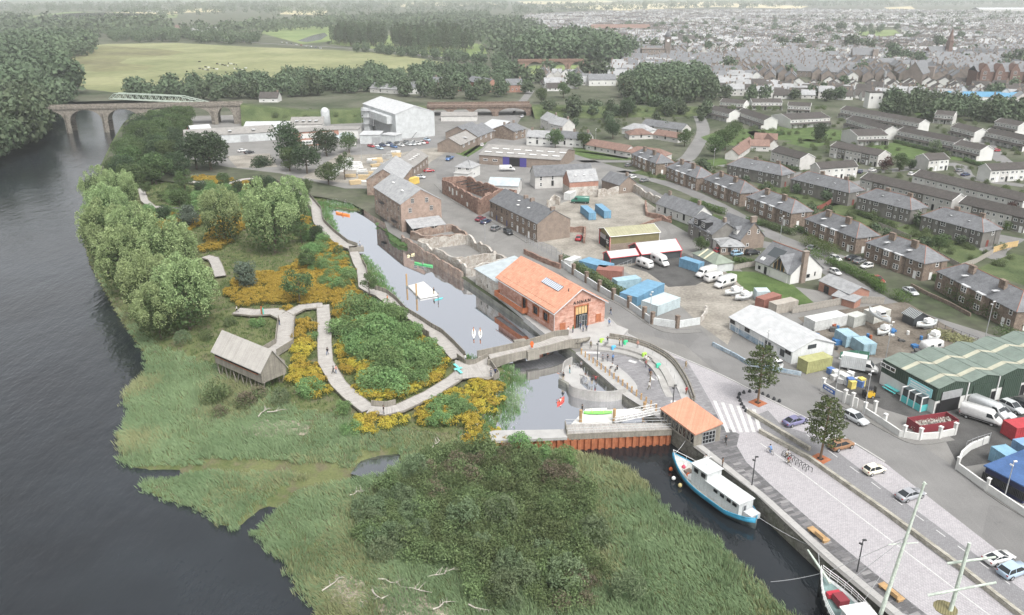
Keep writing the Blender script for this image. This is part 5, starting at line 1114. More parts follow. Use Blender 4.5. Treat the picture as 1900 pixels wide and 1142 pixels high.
mb.obj('cladding',m_green,gs)
mb=MB();mb.box((gw*NS/2,ly*GLn/2,1.3),(gw*NS-.1,GLn-.1,2.75));mb.obj('rendered_base',m_white,gs)
for k in range(NS):
 for s in(0,1):
  xa,xb=gw*(k+s*.5),gw*(k+s*.5+.5);za,zb_=(h,h+rs)if s==0 else(h+rs,h)
  cuts=[0,.18,.25,.60,.67,1.0]
  for j in range(5):
   ya,yb=cuts[j]*GLn*1.01-.15,cuts[j+1]*GLn*1.01-.15;g_=.07
   up=.06+(.05 if j%2 else 0);pp=[(xa+g_,ly*ya,za+up),(xb-g_,ly*ya,zb_+up),(xb-g_,ly*yb,zb_+up),(xa+g_,ly*yb,za+up)]
   mb=MB();mb.loft([[(x,y,z-.05)for x,y,z in pp],pp]);mb.obj('rooflight' if j%2 else 'roof_panel',m_cream if j%2 else m_greenroof,gs)
for k in range(NS):
 xc=gw*(k+.5);o_=-ly*.08
 mb=MB();mb.box((xc-.3,o_,2.1),(gw*.62,.12,4.2));mb.obj('roller_door',m_green if k else m_dark,gs)
 if k==0:mb=MB();mb.box((xc-.3,o_*2.2,3.5),(gw*.62,.1,1.6));mb.obj('shutter',m_steel,gs)
 mb=MB();mb.box((gw*(k+1)-.3,o_*1.5,2.6),(.16,.16,5.2));mb.obj('downpipe',m_frame,gs)
 put('door',win_mesh(.9,2.1,(0,0),m_black,m_dark,'door'),gs,(gw*(k+1)-.95 if k else .9,o_,.05),0 if ly>0 else math.pi)
ry=math.pi/2*-ly
put('window',win_mesh(3.6,.9,(2,0)),gs,(-.05,ly*GLn*.88,h-1.4),-math.pi/2)
mb=MB();mb.box((-.12,ly*GLn*.28,h-1.5),(.1,GLn*.42,1.7));sg=mb.obj('sign_board',plain('teal_sign',(.30,.62,.66)),gs)
for z,w_,d in((h-1.1,.34,0),(h-1.6,.28,.02),(h-2.0,.36,0)):mb=MB();mb.box((-.19,ly*GLn*(.28+d),z),(.04,GLn*w_,.22));mb.obj('sign_lettering',m_frame,sg)
k_=empty('sales_kiosk','teal and white framed glass kiosk against the green units','kiosk',G(1700,752));k_.rotation_euler=(0,0,math.atan2(gd.y,gd.x));m_teal=plain('teal_board',(.10,.46,.46),.6)
mb=MB();mb.box((0,0,.65),(4.6,3.0,1.3));mb.obj('counter',m_teal,k_);mb=MB();mb.box((0,0,1.95),(4.4,2.8,1.3));mb.obj('glazing',m_glassg,k_)
for x in(-2.3,-.75,.75,2.3):
 for y in(-1.5,1.5):mb=MB();mb.box((x,y,1.4),(.16,.16,2.8));mb.obj('post',m_frame,k_)
for x in(-2.3,-.75,.75,2.3):mb=MB();mb.box((x,0,2.85),(.16,3.2,.16));mb.obj('roof_bar',m_frame,k_)
mb=MB();mb.box((0,0,2.8),(4.5,3.0,.06));mb.obj('roof_glazing',m_glassg,k_)
t=HP('striped_hut','small dark hut with white striped roof beside the green gate','hut',(1697,590),(1676,580),(1726,588),2.2,1.0,'gable',m_darkclad,bricks('striped_roof',(.07,.08,.08),(.09,.1,.1),(.6,.62,.62),.45,30,.08,'roof',off=0))
t=HP('navy_unit','low navy flat roofed unit with barred windows in the bottom right yard','unit',(1905,905),(1830,866),12,2.9,.25,'flat',plain('navy_wall',(.02,.025,.07),.7),mat('navy_roof',(.055,.11,.24),.75,.2,.3,4,.15));L_,W_=dims(t)
for k in range(3):facade(t,L_,W_,'f',-.3*L_+k*.3*L_,.6,win_mesh(3.0,1.3,(11,0),m_steeld,m_glass))
# ---- railway viaducts and bridges
def viaduct(name,label,P,Q,zt,arches,m,wd=8,zb=-4,spring=-2.0,piers=True,parapet=1.1):
 """arches: list of (t0, t1) along P-Q"""
 D=(Q-P);L_=D.length;u=D.normalized();v=Vector((-u.y,u.x));v=v if v.y>0 else-v
 t=empty(name,label,'viaduct',(P.x,P.y,0),math.atan2(u.y,u.x));sy=1 if(Matrix.Rotation(math.atan2(u.y,u.x),2)@Vector((0,1))).dot(v)>0 else-1
 mb=MB();prev=0.0
 def bot(x):
  for a,b in arches:
   if a*L_<x<b*L_:
    k=(x-(a+b)/2*L_)/((b-a)/2*L_);return spring+(zt-.9-spring)*math.sqrt(max(0,1-k*k))**.9
  return zb
 xs_=sorted({0.0,L_}|{a*L_+(b-a)*L_*(.5-.5*math.cos(math.pi*k/14))for a,b in arches for k in range(15)})
 for x0,x1 in zip(xs_,xs_[1:]):
  e=1e-4;b0,b1=bot(x0+e),bot(x1-e)
  if bot((x0+x1)/2)==zb:b0=b1=zb
  for y in(0,sy*wd):mb.quad((x0,y,b0),(x1,y,b1),(x1,y,zt),(x0,y,zt))
  mb.quad((x0,0,b0),(x0,sy*wd,b0),(x1,sy*wd,b1),(x1,0,b1))
 mb.quad((0,0,zt),(L_,0,zt),(L_,sy*wd,zt),(0,sy*wd,zt));mb.obj('spandrel_wall',m,t)
 for y in(-.1,sy*wd+.1):mb=MB();mb.box((L_/2,y,zt+parapet/2-.05),(L_,.45,parapet));mb.box((L_/2,y,zt-.35),(L_,.7,.25));mb.box((L_/2,y,zt+parapet),(L_,.6,.15));mb.obj('parapet',m,t)
 for(a,b),(c,d)in zip(arches,arches[1:]):
  if c-b<.1:
   x=(b+c)/2*L_;mb=MB();w_=(c-b)*L_+.2
   mb.prism([(x-w_/2,-sy*.1),(x,-sy*1.6),(x+w_/2,-sy*.1)],zb,zt-3.0);mb.obj('cutwater',m,t)
 for a,b in arches:
  mb=MB();n=12
  for k in range(n):
   t0,t1=math.pi*k/n,math.pi*(k+1)/n;c=(a+b)/2*L_;r=(b-a)/2*L_;H_=zt-.9-spring
   f=lambda tt,o:(c-(r+o)*math.cos(tt),-sy*.12,spring+(H_+o)*math.sin(tt)**.9)
   mb.quad(f(t0,0),f(t1,0),f(t1,.7),f(t0,.7))
  mb.obj('arch_ring',m,t)
 return t
vP,vQ=V2(-270,449),V2(-156,468)
vz=zat(G(155,250,RW),0,204);m_via=rubble('viaduct_stone',(.15,.135,.115),(.27,.245,.21),1.6,None,.35)
viaduct('stone_viaduct','pale stone railway viaduct with cutwater piers across the river',vP,vQ,vz,[(.03,.175),(.20,.345),(.37,.515),(.54,.685),(.71,.855),(.885,.96)],m_via,9,-5,zat(G(155,250,RW),0,229))
bP,bQ=V2(-52,496),V2(12,500);bz=zat(Vector((-20,497,0)),0,199)
viaduct('brick_arches','brown brick railway arches with the road passing under the last arch',bP,bQ,bz,[(.04,.20),(.24,.41),(.44,.62),(.68,.95)],rubble('arch_stone',(.13,.095,.078),(.24,.18,.145),1.8,None,.35),15,-.5,1.2)
mb=MB()
for a,b,z0,z1 in((vQ,V2(-120,478),vz,bz),(V2(-120,478),bP,bz,bz),(bQ,V2(105,511),bz,bz*.6),(V2(105,511),V2(150,516),bz*.6,.5)):
 d=(b-a).normalized();n=Vector((-d.y,d.x));
 L4=lambda p,z:[(p.x-n.x*16,p.y-n.y*16,-.2),(p.x-n.x*.5,p.y-n.y*.5,z),(p.x+n.x*9,p.y+n.y*9,z),(p.x+n.x*22,p.y+n.y*22,-.2)]
 mb.loft([L4(a,z0),L4(b,z1)],closed=False)
struct(mb,'railway_embankment',m_rough)
t=empty('truss_bridge','pale green steel truss bridge behind the stone viaduct','bridge',(0,0,0));TP,TQ=G2(202,184,3),G2(398,193,3)
mb=MB();n=16;d=TQ-TP;nv=Vector((-d.y,d.x)).normalized()*4
t.location=(TP.x,TP.y,0)
for s in(0,1):
 P=lambda k,z:(d.x*k/n+nv.x*s,d.y*k/n+nv.y*s,z)
 tp=lambda k:6.8 if 1<=k<=n-5 else(3.2 if k in(0,n)else 6.8-(k-(n-5))*.9)
 for k in range(n):
  mb.tube(P(k,3),P(k+1,3),.28,None,4);mb.tube(P(k,tp(k)),P(k+1,tp(k+1)),.28,None,4);mb.tube(P(k,3),P(k+.5,(tp(k)+tp(k+1))/2),.16,None,4);mb.tube(P(k+.5,(tp(k)+tp(k+1))/2),P(k+1,3),.16,None,4)
mb.obj('truss',mat('pale_green_paint',(.38,.44,.38),.6,.1,1,5,.1),t);mb=MB();mb.quad((0,0,3),(d.x,d.y,3),(d.x+nv.x,d.y+nv.y,3),(nv.x,nv.y,3));mb.obj('deck',m_concdark,t)
viaduct('road_bridge','red sandstone road bridge with three flat arches far up the river',G2(962,134),G2(1090,133),zat(G(1020,133),0,113),[(.10,.38),(.42,.70),(.74,.96)],mat('far_sandstone',(.21,.14,.11),.9),10,-1,.5)
# ---- farther single houses on the left and centre
def farhouse(label,A,B,C,z,rise,wall,roof,n=3,name='house',typ='gable',chim=1):
 return cott(label,A,B,C,z,rise,typ,wall,roof,n,'house',chim,name)
farhouse('red brick house row with slate roofs beyond the arches',(850,155),(797,152),10,6,3.4,m_brick,m_slate,6,'brick_terrace',chim=2)
farhouse('red brick house with bay beside the brick row',(904,156),(866,150),10,6,3.4,m_brick,m_slate,3,'brick_terrace')
farhouse('grey roofed house among the trees left of the brick row',(738,166),(686,163),12,3.5,3.4,m_offwhite,m_slatelight,4)
farhouse('grey gabled house with white porch among the trees',(790,163),(755,164),10,4.5,4,m_white,m_slate,2)
farhouse('lone white house behind the railway embankment',(515,182),(480,182),10,3,3.5,m_white,m_tile,2)
farhouse('white farmhouse on the wooded ridge',(876,41),(862,41),12,8,5,m_white,m_slate,2)
for i,(lb,A,B,rf,wl_)in enumerate((('pink roofed house on the left slope',(292,53),(268,54),m_tilered,m_white),('red roofed house behind the dark hedge trees',(345,58),(322,50),m_tilered,m_white),('long grey roofed house in the left hamlet',(400,55),(352,53),m_slatelight,m_white),('white bungalow at the foot of the left hamlet',(372,60),(342,60),m_slatelight,m_white),('white house high in the far left trees',(302,22),(272,21),m_slatelight,m_white),('small white house above the pasture',(190,38),(178,37),m_slatelight,m_white))):
 farhouse(lb,A,B,12,4,4,wl_,rf,3)
# ==== VEGETATION KIT
NR=np.random.default_rng(11)
def leafcloud(n,cen,rad,leaf,flat=.35,shell=.62,up=.25,asp=.6,weights=None,droop=0):
 """n leaf-sized quads spread through and over ellipsoid lobes"""
 cen=np.asarray(cen,float);rad=np.asarray(rad,float)
 if rad.ndim==1:rad=np.stack([rad]*3,-1)
 wt=(rad[:,0]*rad[:,2])if weights is None else np.asarray(weights,float);k=NR.choice(len(cen),n,p=wt/wt.sum())
 d=NR.normal(size=(n,3));d[:,2]+=up;d/=np.linalg.norm(d,axis=1,keepdims=True)
 r=shell+(1.06-shell)*NR.random(n)**.6;pos=cen[k]+d*rad[k]*r[:,None]
 nr=d*.7+NR.normal(size=(n,3))*.75;nr[:,2]+=flat;nr/=np.linalg.norm(nr,axis=1,keepdims=True)
 t=np.cross(nr,NR.normal(size=(n,3)));t/=np.linalg.norm(t,axis=1,keepdims=True);t[:,2]-=droop;b=np.cross(nr,t)
 s=leaf*(.6+.8*NR.random(n))[:,None]
 V=np.stack([pos-t*s*.5,pos+b*s*asp*.5,pos+t*s*.5,pos-b*s*asp*.5],1).reshape(-1,3)
 F=np.arange(n*4).reshape(n,4);tint=np.repeat(np.clip(NR.normal(.5,.28,n),0,1),4);return V,F,tint,k,pos
def lobes(n,rx,rz,zc,r0,r1,seed,up=0.0,flatb=.35):
 g=np.random.default_rng(seed);d=g.normal(size=(n,3));d/=np.linalg.norm(d,axis=1,keepdims=True);rr=.45+.55*g.random((n,1))**.5
 c=d*rr*np.array([rx,rx,rz])*.78;c[:,2]=np.maximum(c[:,2],-rz*flatb*2)+zc;return c,r0+(r1-r0)*g.random(n)
def trunk_mesh(h,r,spread,m,seed,nb=6,lean=.05):
 g=random.Random(seed);mb=MB();top=Vector((g.uniform(-lean,lean)*h,g.uniform(-lean,lean)*h,h*.62));mb.tube((0,0,-.6),top,r,r*.55,7)
 for k in range(nb):
  t=g.uniform(.45,1);a=k*2.4+g.random();p=Vector((0,0,-.6)).lerp(top,t);e=p+Vector((math.cos(a)*spread,math.sin(a)*spread,h*g.uniform(.12,.32)));mb.tube(p,e,r*.38,r*.12,5)
 return mb.mesh('trunk',m)
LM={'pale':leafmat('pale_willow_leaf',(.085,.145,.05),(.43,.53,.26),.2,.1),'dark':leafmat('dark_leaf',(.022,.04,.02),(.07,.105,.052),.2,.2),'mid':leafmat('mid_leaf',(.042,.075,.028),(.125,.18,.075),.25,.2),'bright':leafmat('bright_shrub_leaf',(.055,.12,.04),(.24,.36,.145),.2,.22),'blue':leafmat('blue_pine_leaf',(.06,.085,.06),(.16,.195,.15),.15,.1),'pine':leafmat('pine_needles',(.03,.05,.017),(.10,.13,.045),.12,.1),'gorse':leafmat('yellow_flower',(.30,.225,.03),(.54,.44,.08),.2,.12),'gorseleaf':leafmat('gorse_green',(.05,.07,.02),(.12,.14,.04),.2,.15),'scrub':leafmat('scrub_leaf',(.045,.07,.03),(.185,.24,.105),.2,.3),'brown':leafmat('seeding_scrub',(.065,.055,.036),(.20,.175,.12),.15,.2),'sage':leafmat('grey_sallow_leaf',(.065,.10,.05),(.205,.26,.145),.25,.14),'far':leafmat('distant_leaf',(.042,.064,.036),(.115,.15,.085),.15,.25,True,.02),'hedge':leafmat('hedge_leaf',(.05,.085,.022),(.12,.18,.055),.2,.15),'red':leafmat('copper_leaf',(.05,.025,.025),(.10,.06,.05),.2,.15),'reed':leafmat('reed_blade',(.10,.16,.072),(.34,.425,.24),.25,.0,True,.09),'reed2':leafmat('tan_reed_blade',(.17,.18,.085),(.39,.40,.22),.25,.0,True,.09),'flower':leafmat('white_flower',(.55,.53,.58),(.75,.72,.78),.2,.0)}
PROTO={}
def crown(kind,mats,parts,smooth=False):
 V=np.concatenate([p[0]for p in parts]);F=[];o=0;T=np.concatenate([p[2]for p in parts]);M_=[]
 for i,p in enumerate(parts):F.append(p[1]+o);o+=len(p[0]);M_.append(np.full(len(p[1]),p[3]if len(p)>3 and np.isscalar(p[3])else 0))
 return npmesh('crown',V,np.concatenate(F),mats,np.concatenate(M_),T)
def LC(*a,m=0,**k):V,F,T,_,_=leafcloud(*a,**k);return(V,F,T,m)
def big(n,rx,rz,zc,r0,r1,nl,leaf,seed,**k):
 c,r=lobes(n,rx,rz,zc,r0,r1,seed);return LC(nl,c,r,leaf,**k)
for i in range(3):
 g=np.random.default_rng(40+i);n=62;d=g.normal(size=(n,3));d[:,2]=np.abs(d[:,2])*.9-.25;d/=np.linalg.norm(d,axis=1,keepdims=True)
 c=d*np.array([5.6,5.6,6.2])*(.72+.28*g.random((n,1)))+np.array([0,0,7.4]);rad=np.stack([.75+.4*g.random(n)]*2+[1.3+.7*g.random(n)],-1)
 PROTO.setdefault('pale',[]).append((crown('pale',[LM['pale'],LM['mid']],[LC(15000,c,rad,.32,up=.8,asp=.5),LC(2200,[(0,0,6.4)],np.array([[4.9,4.9,5.4]]),.6,shell=.3,m=1)]),trunk_mesh(12,.32,3.2,m_bark,i)))  # darker leaf colour fills the core, painting in the crown's inner shade
for i in range(3):
 PROTO.setdefault('broad',[]).append((crown('broad',LM['mid'],[big(22,4.4,3.9,5.9,1.3,2.3,3800,.5,60+i)]),trunk_mesh(9,.3,2.6,m_bark,i+5)))
 PROTO.setdefault('dark',[]).append((crown('dark',LM['dark'],[big(24,4.6,3.8,5.6,1.4,2.3,3800,.5,70+i)]),trunk_mesh(9,.3,2.6,m_bark,i+9)))
for i in range(2):
 PROTO.setdefault('blue',[]).append((crown('blue',LM['blue'],[big(26,2.7,3.0,3.6,.8,1.3,3600,.34,80+i,up=0)]),trunk_mesh(6,.22,1.5,m_bark,i+19)))
 g=np.random.default_rng(90+i);z=np.linspace(3.6,11,34);R_=2.7*np.sin(np.linspace(.75,2.85,34))+.25;a=np.arange(34)*2.4
 c=np.stack([np.cos(a)*R_*.72,np.sin(a)*R_*.72,z],-1);rad=np.stack([R_*.34+.2,R_*.34+.2,np.full(34,.42)],-1)
 tm=MB();tm.tube((0,0,-.2),(.15,.1,10.6),.22,.06,7)
 for k in range(0,34,2):tm.tube((.06,.04,z[k]-.5),c[k],.06,.03,4)
 PROTO.setdefault('pine',[]).append((crown('pine',LM['pine'],[LC(3600,c,rad,.34,up=.1)]),tm.mesh('trunk',mat('pine_bark',(.17,.115,.075),.95,.3,3,15,.25))))
 PROTO.setdefault('airy',[]).append((crown('airy',LM['mid'],[big(34,3.4,3.0,5.0,.55,.95,2400,.32,97+i,shell=.3)]),trunk_mesh(7.5,.17,2.2,m_bark,i+29,9)))
for i in range(3):
 PROTO.setdefault('bright',[]).append((crown('bright',LM['bright'],[big(16,1.9,1.25,1.15,.5,.85,2300,.19,100+i,up=.7)]),None))
 n=14;g=np.random.default_rng(110+i);a=g.random(n)*6.28;q=np.sqrt(g.random(n))*1.15;c=np.stack([np.cos(a)*q,np.sin(a)*q,.75-.22*q+.2*g.random(n)],-1)
 PROTO.setdefault('gorse',[]).append((crown('gorse',[LM['gorse'],LM['gorseleaf']],[LC(760,c,.36+.16*g.random(n),.15,up=.9,shell=.8,asp=.9),LC(420,[(0,0,.35)],np.array([[1.35,1.35,.6]]),.24,shell=.5,m=1)]),None))
 PROTO.setdefault('scrub',[]).append((crown('scrub',LM['scrub'],[big(15,1.9,1.2,1.1,.6,1.0,1500,.22,120+i)]),None))
 PROTO.setdefault('brown',[]).append((crown('brown',[LM['brown'],LM['scrub']],[big(14,1.7,1.1,1.0,.55,.9,1000,.2,130+i,up=.8),LC(500,[(0,0,.8)],np.array([[1.7,1.7,.9]]),.26,shell=.4,m=1)]),None))
 g=np.random.default_rng(140+i);n=30;d=g.normal(size=(n,3));d[:,2]=np.abs(d[:,2]);d/=np.linalg.norm(d,axis=1,keepdims=True);c=d*np.array([1.7,1.7,1.7])*.75+np.array([0,0,.8])
 PROTO.setdefault('sage',[]).append((crown('sage',LM['sage'],[LC(1700,c,np.stack([np.full(n,.35)]*2+[np.full(n,.75)],-1),.2,up=.7,asp=.45)]),None))
for i in range(4):
 PROTO.setdefault('farbroad',[]).append((crown('far',LM['far'],[big(18,3.4,3.4,4.8,2.4,3.0,420,1.25,150+i,asp=.8,shell=.5),LC(110,[(0,0,4.6)],np.array([[4.2,4.2,3.9]]),1.3,shell=.3)]),None))
for i in range(2):
 PROTO.setdefault('poplar',[]).append((crown('far',LM['far'],[LC(520,[(0,0,z)for z in(7,10,13,16,19,21.5)],np.array([[3,3,2.6]]*4+[[2.6,2.6,2.4],[1.6,1.6,2.2]]),1.3,asp=.8)]),trunk_mesh(12,.35,.6,m_bark,i+49)))
 PROTO.setdefault('redtree',[]).append((crown('red',LM['red'],[big(18,3.0,2.4,3.2,1.0,1.6,1500,.5,160+i)]),None))
CNT={}
def plant(kind,x,y,z,s,label,name='tree',cat='tree',group=None,sz=None,rz=None):
 k=CNT.get(kind,0);CNT[kind]=k+1;cm,tm=PROTO[kind][k%len(PROTO[kind])];sc_=(s,s,sz or s)
 if tm is None:
  o=put(name,cm,None,(x,y,z),R.uniform(0,6.28)if rz is None else rz);o.scale=sc_;return tag(o,label,cat,group)
 t=empty(name,label,cat,(x,y,z),R.uniform(0,6.28)if rz is None else rz,group);t.scale=sc_
 put('crown',cm,t);put('trunk',tm,t);return t
# ---- the big willows and single trees of the island
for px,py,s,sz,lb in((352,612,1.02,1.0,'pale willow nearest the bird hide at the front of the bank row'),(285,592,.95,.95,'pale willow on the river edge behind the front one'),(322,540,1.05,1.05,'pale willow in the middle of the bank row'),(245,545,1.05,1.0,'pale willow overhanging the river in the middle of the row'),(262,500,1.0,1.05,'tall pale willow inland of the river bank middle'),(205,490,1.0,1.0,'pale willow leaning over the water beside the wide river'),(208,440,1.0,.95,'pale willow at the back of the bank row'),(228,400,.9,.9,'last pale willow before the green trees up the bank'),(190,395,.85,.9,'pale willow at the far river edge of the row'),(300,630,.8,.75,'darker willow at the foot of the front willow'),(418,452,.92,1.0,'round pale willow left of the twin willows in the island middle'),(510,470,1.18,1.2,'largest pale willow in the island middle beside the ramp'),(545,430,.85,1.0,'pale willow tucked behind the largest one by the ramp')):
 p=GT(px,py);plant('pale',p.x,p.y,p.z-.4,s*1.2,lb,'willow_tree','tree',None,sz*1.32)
for kind,px,py,s,sz,lb in(('blue',459,536,1.2,1.25,'blue green pine standing alone in the yellow gorse'),('blue',352,425,1.3,1.3,'dark grey green pine in the northern garden'),('airy',556,566,1.35,1.25,'dark open branched tree at the bend of the hide path'),('airy',572,506,.9,.9,'small open tree in the gorse above the bend'),('airy',686,552,.75,.9,'small dark conifer beside the narrow boardwalk'),('airy',568,372,1.2,1.1,'slim green tree beside the top of the ramp'),('airy',345,362,1.3,1.35,'tall thin tree rising from the northern garden'),('airy',640,334,1.0,1.2,'thin dark tree by the timber yard edge'),('broad',290,342,1.35,1.25,'broad green tree on the bank behind the willows'),('broad',245,352,1.2,1.1,'green tree right at the river edge behind the willows'),('broad',265,312,1.3,1.1,'green bank tree below the viaduct'),('broad',318,258,1.1,1.1,'green tree growing close to the viaduct pier'),('broad',284,272,1.2,1.0,'low green tree on the bank nearest the viaduct'),('broad',232,325,1.0,.9,'small bank tree leaning to the river upstream of the willows'),('dark',330,330,1.2,1.1,'dark tree where the bank wood meets the northern garden'),('broad',346,250,.7,.8,'small tree in front of the viaduct arch'),('dark',392,316,1.75,1.45,'big round dark tree in front of the long white factory shed'),('dark',365,314,1.25,1.3,'left half of the round dark tree by the factory'),('dark',536,305,1.25,1.45,'tall dark tree in front of the factory offices'),('dark',606,290,1.1,1.1,'round dark tree beside the car park'),('dark',570,322,1.0,1.1,'hazy dark tree behind the ramp head'),('dark',490,336,1.0,.9,'dark tree at the north end of the island planting'),('dark',484,366,.85,.9,'dark evergreen behind the largest willow'),('dark',442,366,.55,.7,'small dark evergreen in the yellow band'),('broad',648,284,.7,.8,'small round tree in the corner of the car park'),('broad',610,342,.8,.7,'grey green bush tree beside the stacked white packs'),('broad',538,318,.8,.8,'low green tree beside the ramp top')):
 if py<345 and px>330:s,sz=s*1.32,sz*1.25
 p=GT(px,py)if px<600 and py>322 else G(px,py);plant(kind,p.x,p.y,p.z-.2,s,lb,'pine_tree' if kind=='blue' else 'tree','tree',None,sz)
for i,(px,py)in enumerate(((300,374),(322,366),(374,362),(394,374),(430,374),(458,392),(304,412),(382,418),(272,366),(415,352),(502,350),(526,364),(250,372),(336,392),(590,450),(628,478),(560,452),(470,420),(330,440),(650,350),(672,342))):
 p=GT(px,py);plant(('airy','broad','dark','airy')[i%4],p.x,p.y,p.z-.2,R.uniform(.5,.85),('open branched','leafy green','dark leaved','slender')[i%4]+' small tree '+('beside the thin boardwalk loop' if px<345 else 'in the middle of the northern garden' if px<440 else 'beside the largest willow' if py<440 and px<540 else 'near the ramp boardwalk' if px<640 else 'by the weed bank below the timber yard'),'tree','tree','small mixed trees of the island')
for px,py,s,lb in((1406,748,1.05,'young pine in a red tree pit beside the crossing'),(1522,852,1.0,'young pine in a red tree pit beside the brown estate car')):
 p=G(px,py);plant('pine',p.x,p.y,.03,s,lb,'pine_tree')
 mb=MB();mb.box((0,0,.02),(2.5,2.5,.04),.62);mb.box((0,0,.045),(.9,.9,.03),.62,1);o=mb.obj('tree_grille',[m_corten,m_dark]);o.location=(p.x,p.y,.03);tag(o,'rust red tree grille '+('nearest the crossing' if px<1450 else 'beside the brown estate car'),'tree grille')
# ---- gorse, shrubs, scrub
zones_g=[[(640,600),(720,590),(800,620),(840,690),(760,740),(690,740),(650,690)],[(498,590),(560,560),(575,500),(600,430),(575,395),(590,400),(650,470),(668,540),(720,590),(770,620),(700,650),(640,600),(612,570),(560,580)],[(500,520),(560,480),(600,440),(590,520),(560,560),(500,560)],[(545,600),(590,585),(597,640),(560,680),(535,640)],[(520,690),(590,670),(640,720),(680,765),(610,740),(520,710)],[(610,600),(640,620),(650,690),(690,745),(740,745),(850,690),(845,715),(770,745),(690,750),(640,690)],[(660,770),(700,768),(745,775),(740,800),(660,800)],[(760,770),(800,740),(850,715),(910,705),(930,720),(925,760),(880,790),(790,790)],[(870,790),(950,790),(940,815),(860,830)],[(395,400),(440,380),(480,400),(400,470),(360,450),(380,470)],[(460,505),(530,505),(540,560),(440,570),(420,540)],[(350,330),(480,320),(520,345),(400,360)],[(270,400),(330,392),(390,396),(350,430),(280,420)],[(590,325),(680,325),(690,350),(600,345)],[(665,372),(690,365),(692,400),(672,400)],[(800,620),(840,650),(848,690),(810,680),(780,640)],[(560,400),(585,420),(580,440),(560,430)]]
decks=[[Vector((v.co.x+ch_.parent.location.x,v.co.y+ch_.parent.location.y))for v in ch_.data.vertices]for ch_ in bpy.data.objects if ch_.name.startswith('deck')and ch_.parent and(ch_.parent.name.startswith('boardwalk'))]
lines=[]
for q in decks:
 c=[(q[i]+q[i+1])/2 for i in range(0,len(q)-3,4)];lines.append(c)
def clear(p,d):
 for c in lines:
  for a,b in zip(c,c[1:]):
   ab=b-a;t=max(0,min(1,(p-a).dot(ab)/max(1e-6,ab.length_squared)))
   if(p-a-ab*t).length<d:return False
 return True
hide_c=Vector((hide.location.x,hide.location.y))
gp=[]
for zn in zones_g:
 for p in scatter(GL(zn,-.3),2.0):
  if clear(p,2.6)and HZ(p)>-1.6 and(p-hide_c).length>8:gp.append(p)
gp.sort(key=lambda p:p.length);rest=[]
LMK=[(GT(*q[:2]).xy,q[2])for q in((440,690,'the bird hide'),(620,690,'the long boardwalk'),(690,770,'the boardwalk rail corner'),(800,735,'the curving boardwalk stretch'),(890,690,'the boardwalk node'),(740,585,'the couple on the reed boardwalk'),(668,490,'the narrow bending boardwalk'),(660,455,'the basin lookout stub'),(588,400,'the ramp boardwalk'),(510,470,'the largest willow'),(459,536,'the blue green pine'),(556,566,'the dark open tree'),(352,425,'the grey green pine'),(420,345,'the northern boardwalk'),(300,386,'the thin boardwalk loop'),(398,490,'the short boardwalk strip'),(602,610,'the head of the long boardwalk'),(940,815,'the dam end'),(640,340,'the timber yard'),(700,866,'the marsh pool'),(660,920,'the white bare branches'),(760,1090,'the long driftwood trunk'),(1010,850,'the sheet piles'),(1130,920,'the channel bend'),(1120,1020,'the reed bed'),(860,975,'the tallest grey sallow'),(930,1120,'the bottom edge'),(1050,1095,'the lower grey sallow'),(780,960,'the middle of the thicket'),(990,950,'the dark heart of the thicket'))]
def nm_(s,a,b,base,p):q=Vector((p[0],p[1]));l=min(LMK,key=lambda m_:(m_[0]-q).length);return('small ' if s<a else 'broad ' if s>b else 'middling ')+base+(' close to ' if(l[0]-q).length<7 else ' a little way from ')+l[1]
for i,p in enumerate(gp):
 s=R.uniform(.85,1.35)
 if i<290:plant('gorse',p.x,p.y,HZ(p)-.05,s,nm_(s,1.0,1.2,'yellow gorse bush',p),'gorse_bush','bush','yellow gorse bushes on the island')
 else:rest.append((p,s))
def merged(name,kind,items,label=None):
 """many copies of a plant past the limit, joined as one stuff object"""
 Vs,Fs,Ts,Ms,o=[],[],[],[],0
 for p,s in items:
  me=PROTO[kind][R.randrange(len(PROTO[kind]))][0];nv=len(me.vertices);V=np.empty(nv*3,np.float32);me.vertices.foreach_get('co',V);V=V.reshape(-1,3).copy()
  F=np.empty(len(me.loops),np.int32);me.loops.foreach_get('vertex_index',F);T=np.empty(nv,np.float32);me.attributes['tint'].data.foreach_get('value',T);M_=np.empty(len(me.polygons),np.int32);me.polygons.foreach_get('material_index',M_)
  a=R.uniform(0,6.28);ca,sa=math.cos(a),math.sin(a);V=np.stack([V[:,0]*ca-V[:,1]*sa,V[:,0]*sa+V[:,1]*ca,V[:,2]],-1)*s+np.array(p)
  Vs.append(V);Fs.append(F.reshape(-1,4)+o);o+=nv;Ts.append(np.clip(T*.8+R.uniform(0,.2),0,1));Ms.append(M_)
 if not Vs:return
 ob=put(name,npmesh(name,np.concatenate(Vs),np.concatenate(Fs),list(PROTO[kind][0][0].materials),np.concatenate(Ms),np.concatenate(Ts)),kind='stuff');return ob
merged('gorse_thicket','gorse',[((p.x,p.y,HZ(p)-.05),s)for p,s in rest])
zones_b=[([(620,600),(700,575),(790,590),(850,650),(845,700),(760,745),(700,740),(650,680)],4.1,1.8),([(575,460),(640,470),(660,520),(640,560),(560,500)],4.2,1.2),([(780,740),(870,710),(880,770),(800,790)],3.0,1.15),([(700,600),(800,580),(810,620),(720,640)],3.2,1.7),([(270,392),(330,360),(420,350),(470,372),(400,400),(330,420)],3.6,1.2),([(560,400),(620,420),(600,470),(560,440)],4.5,1.1)]
nb_=0
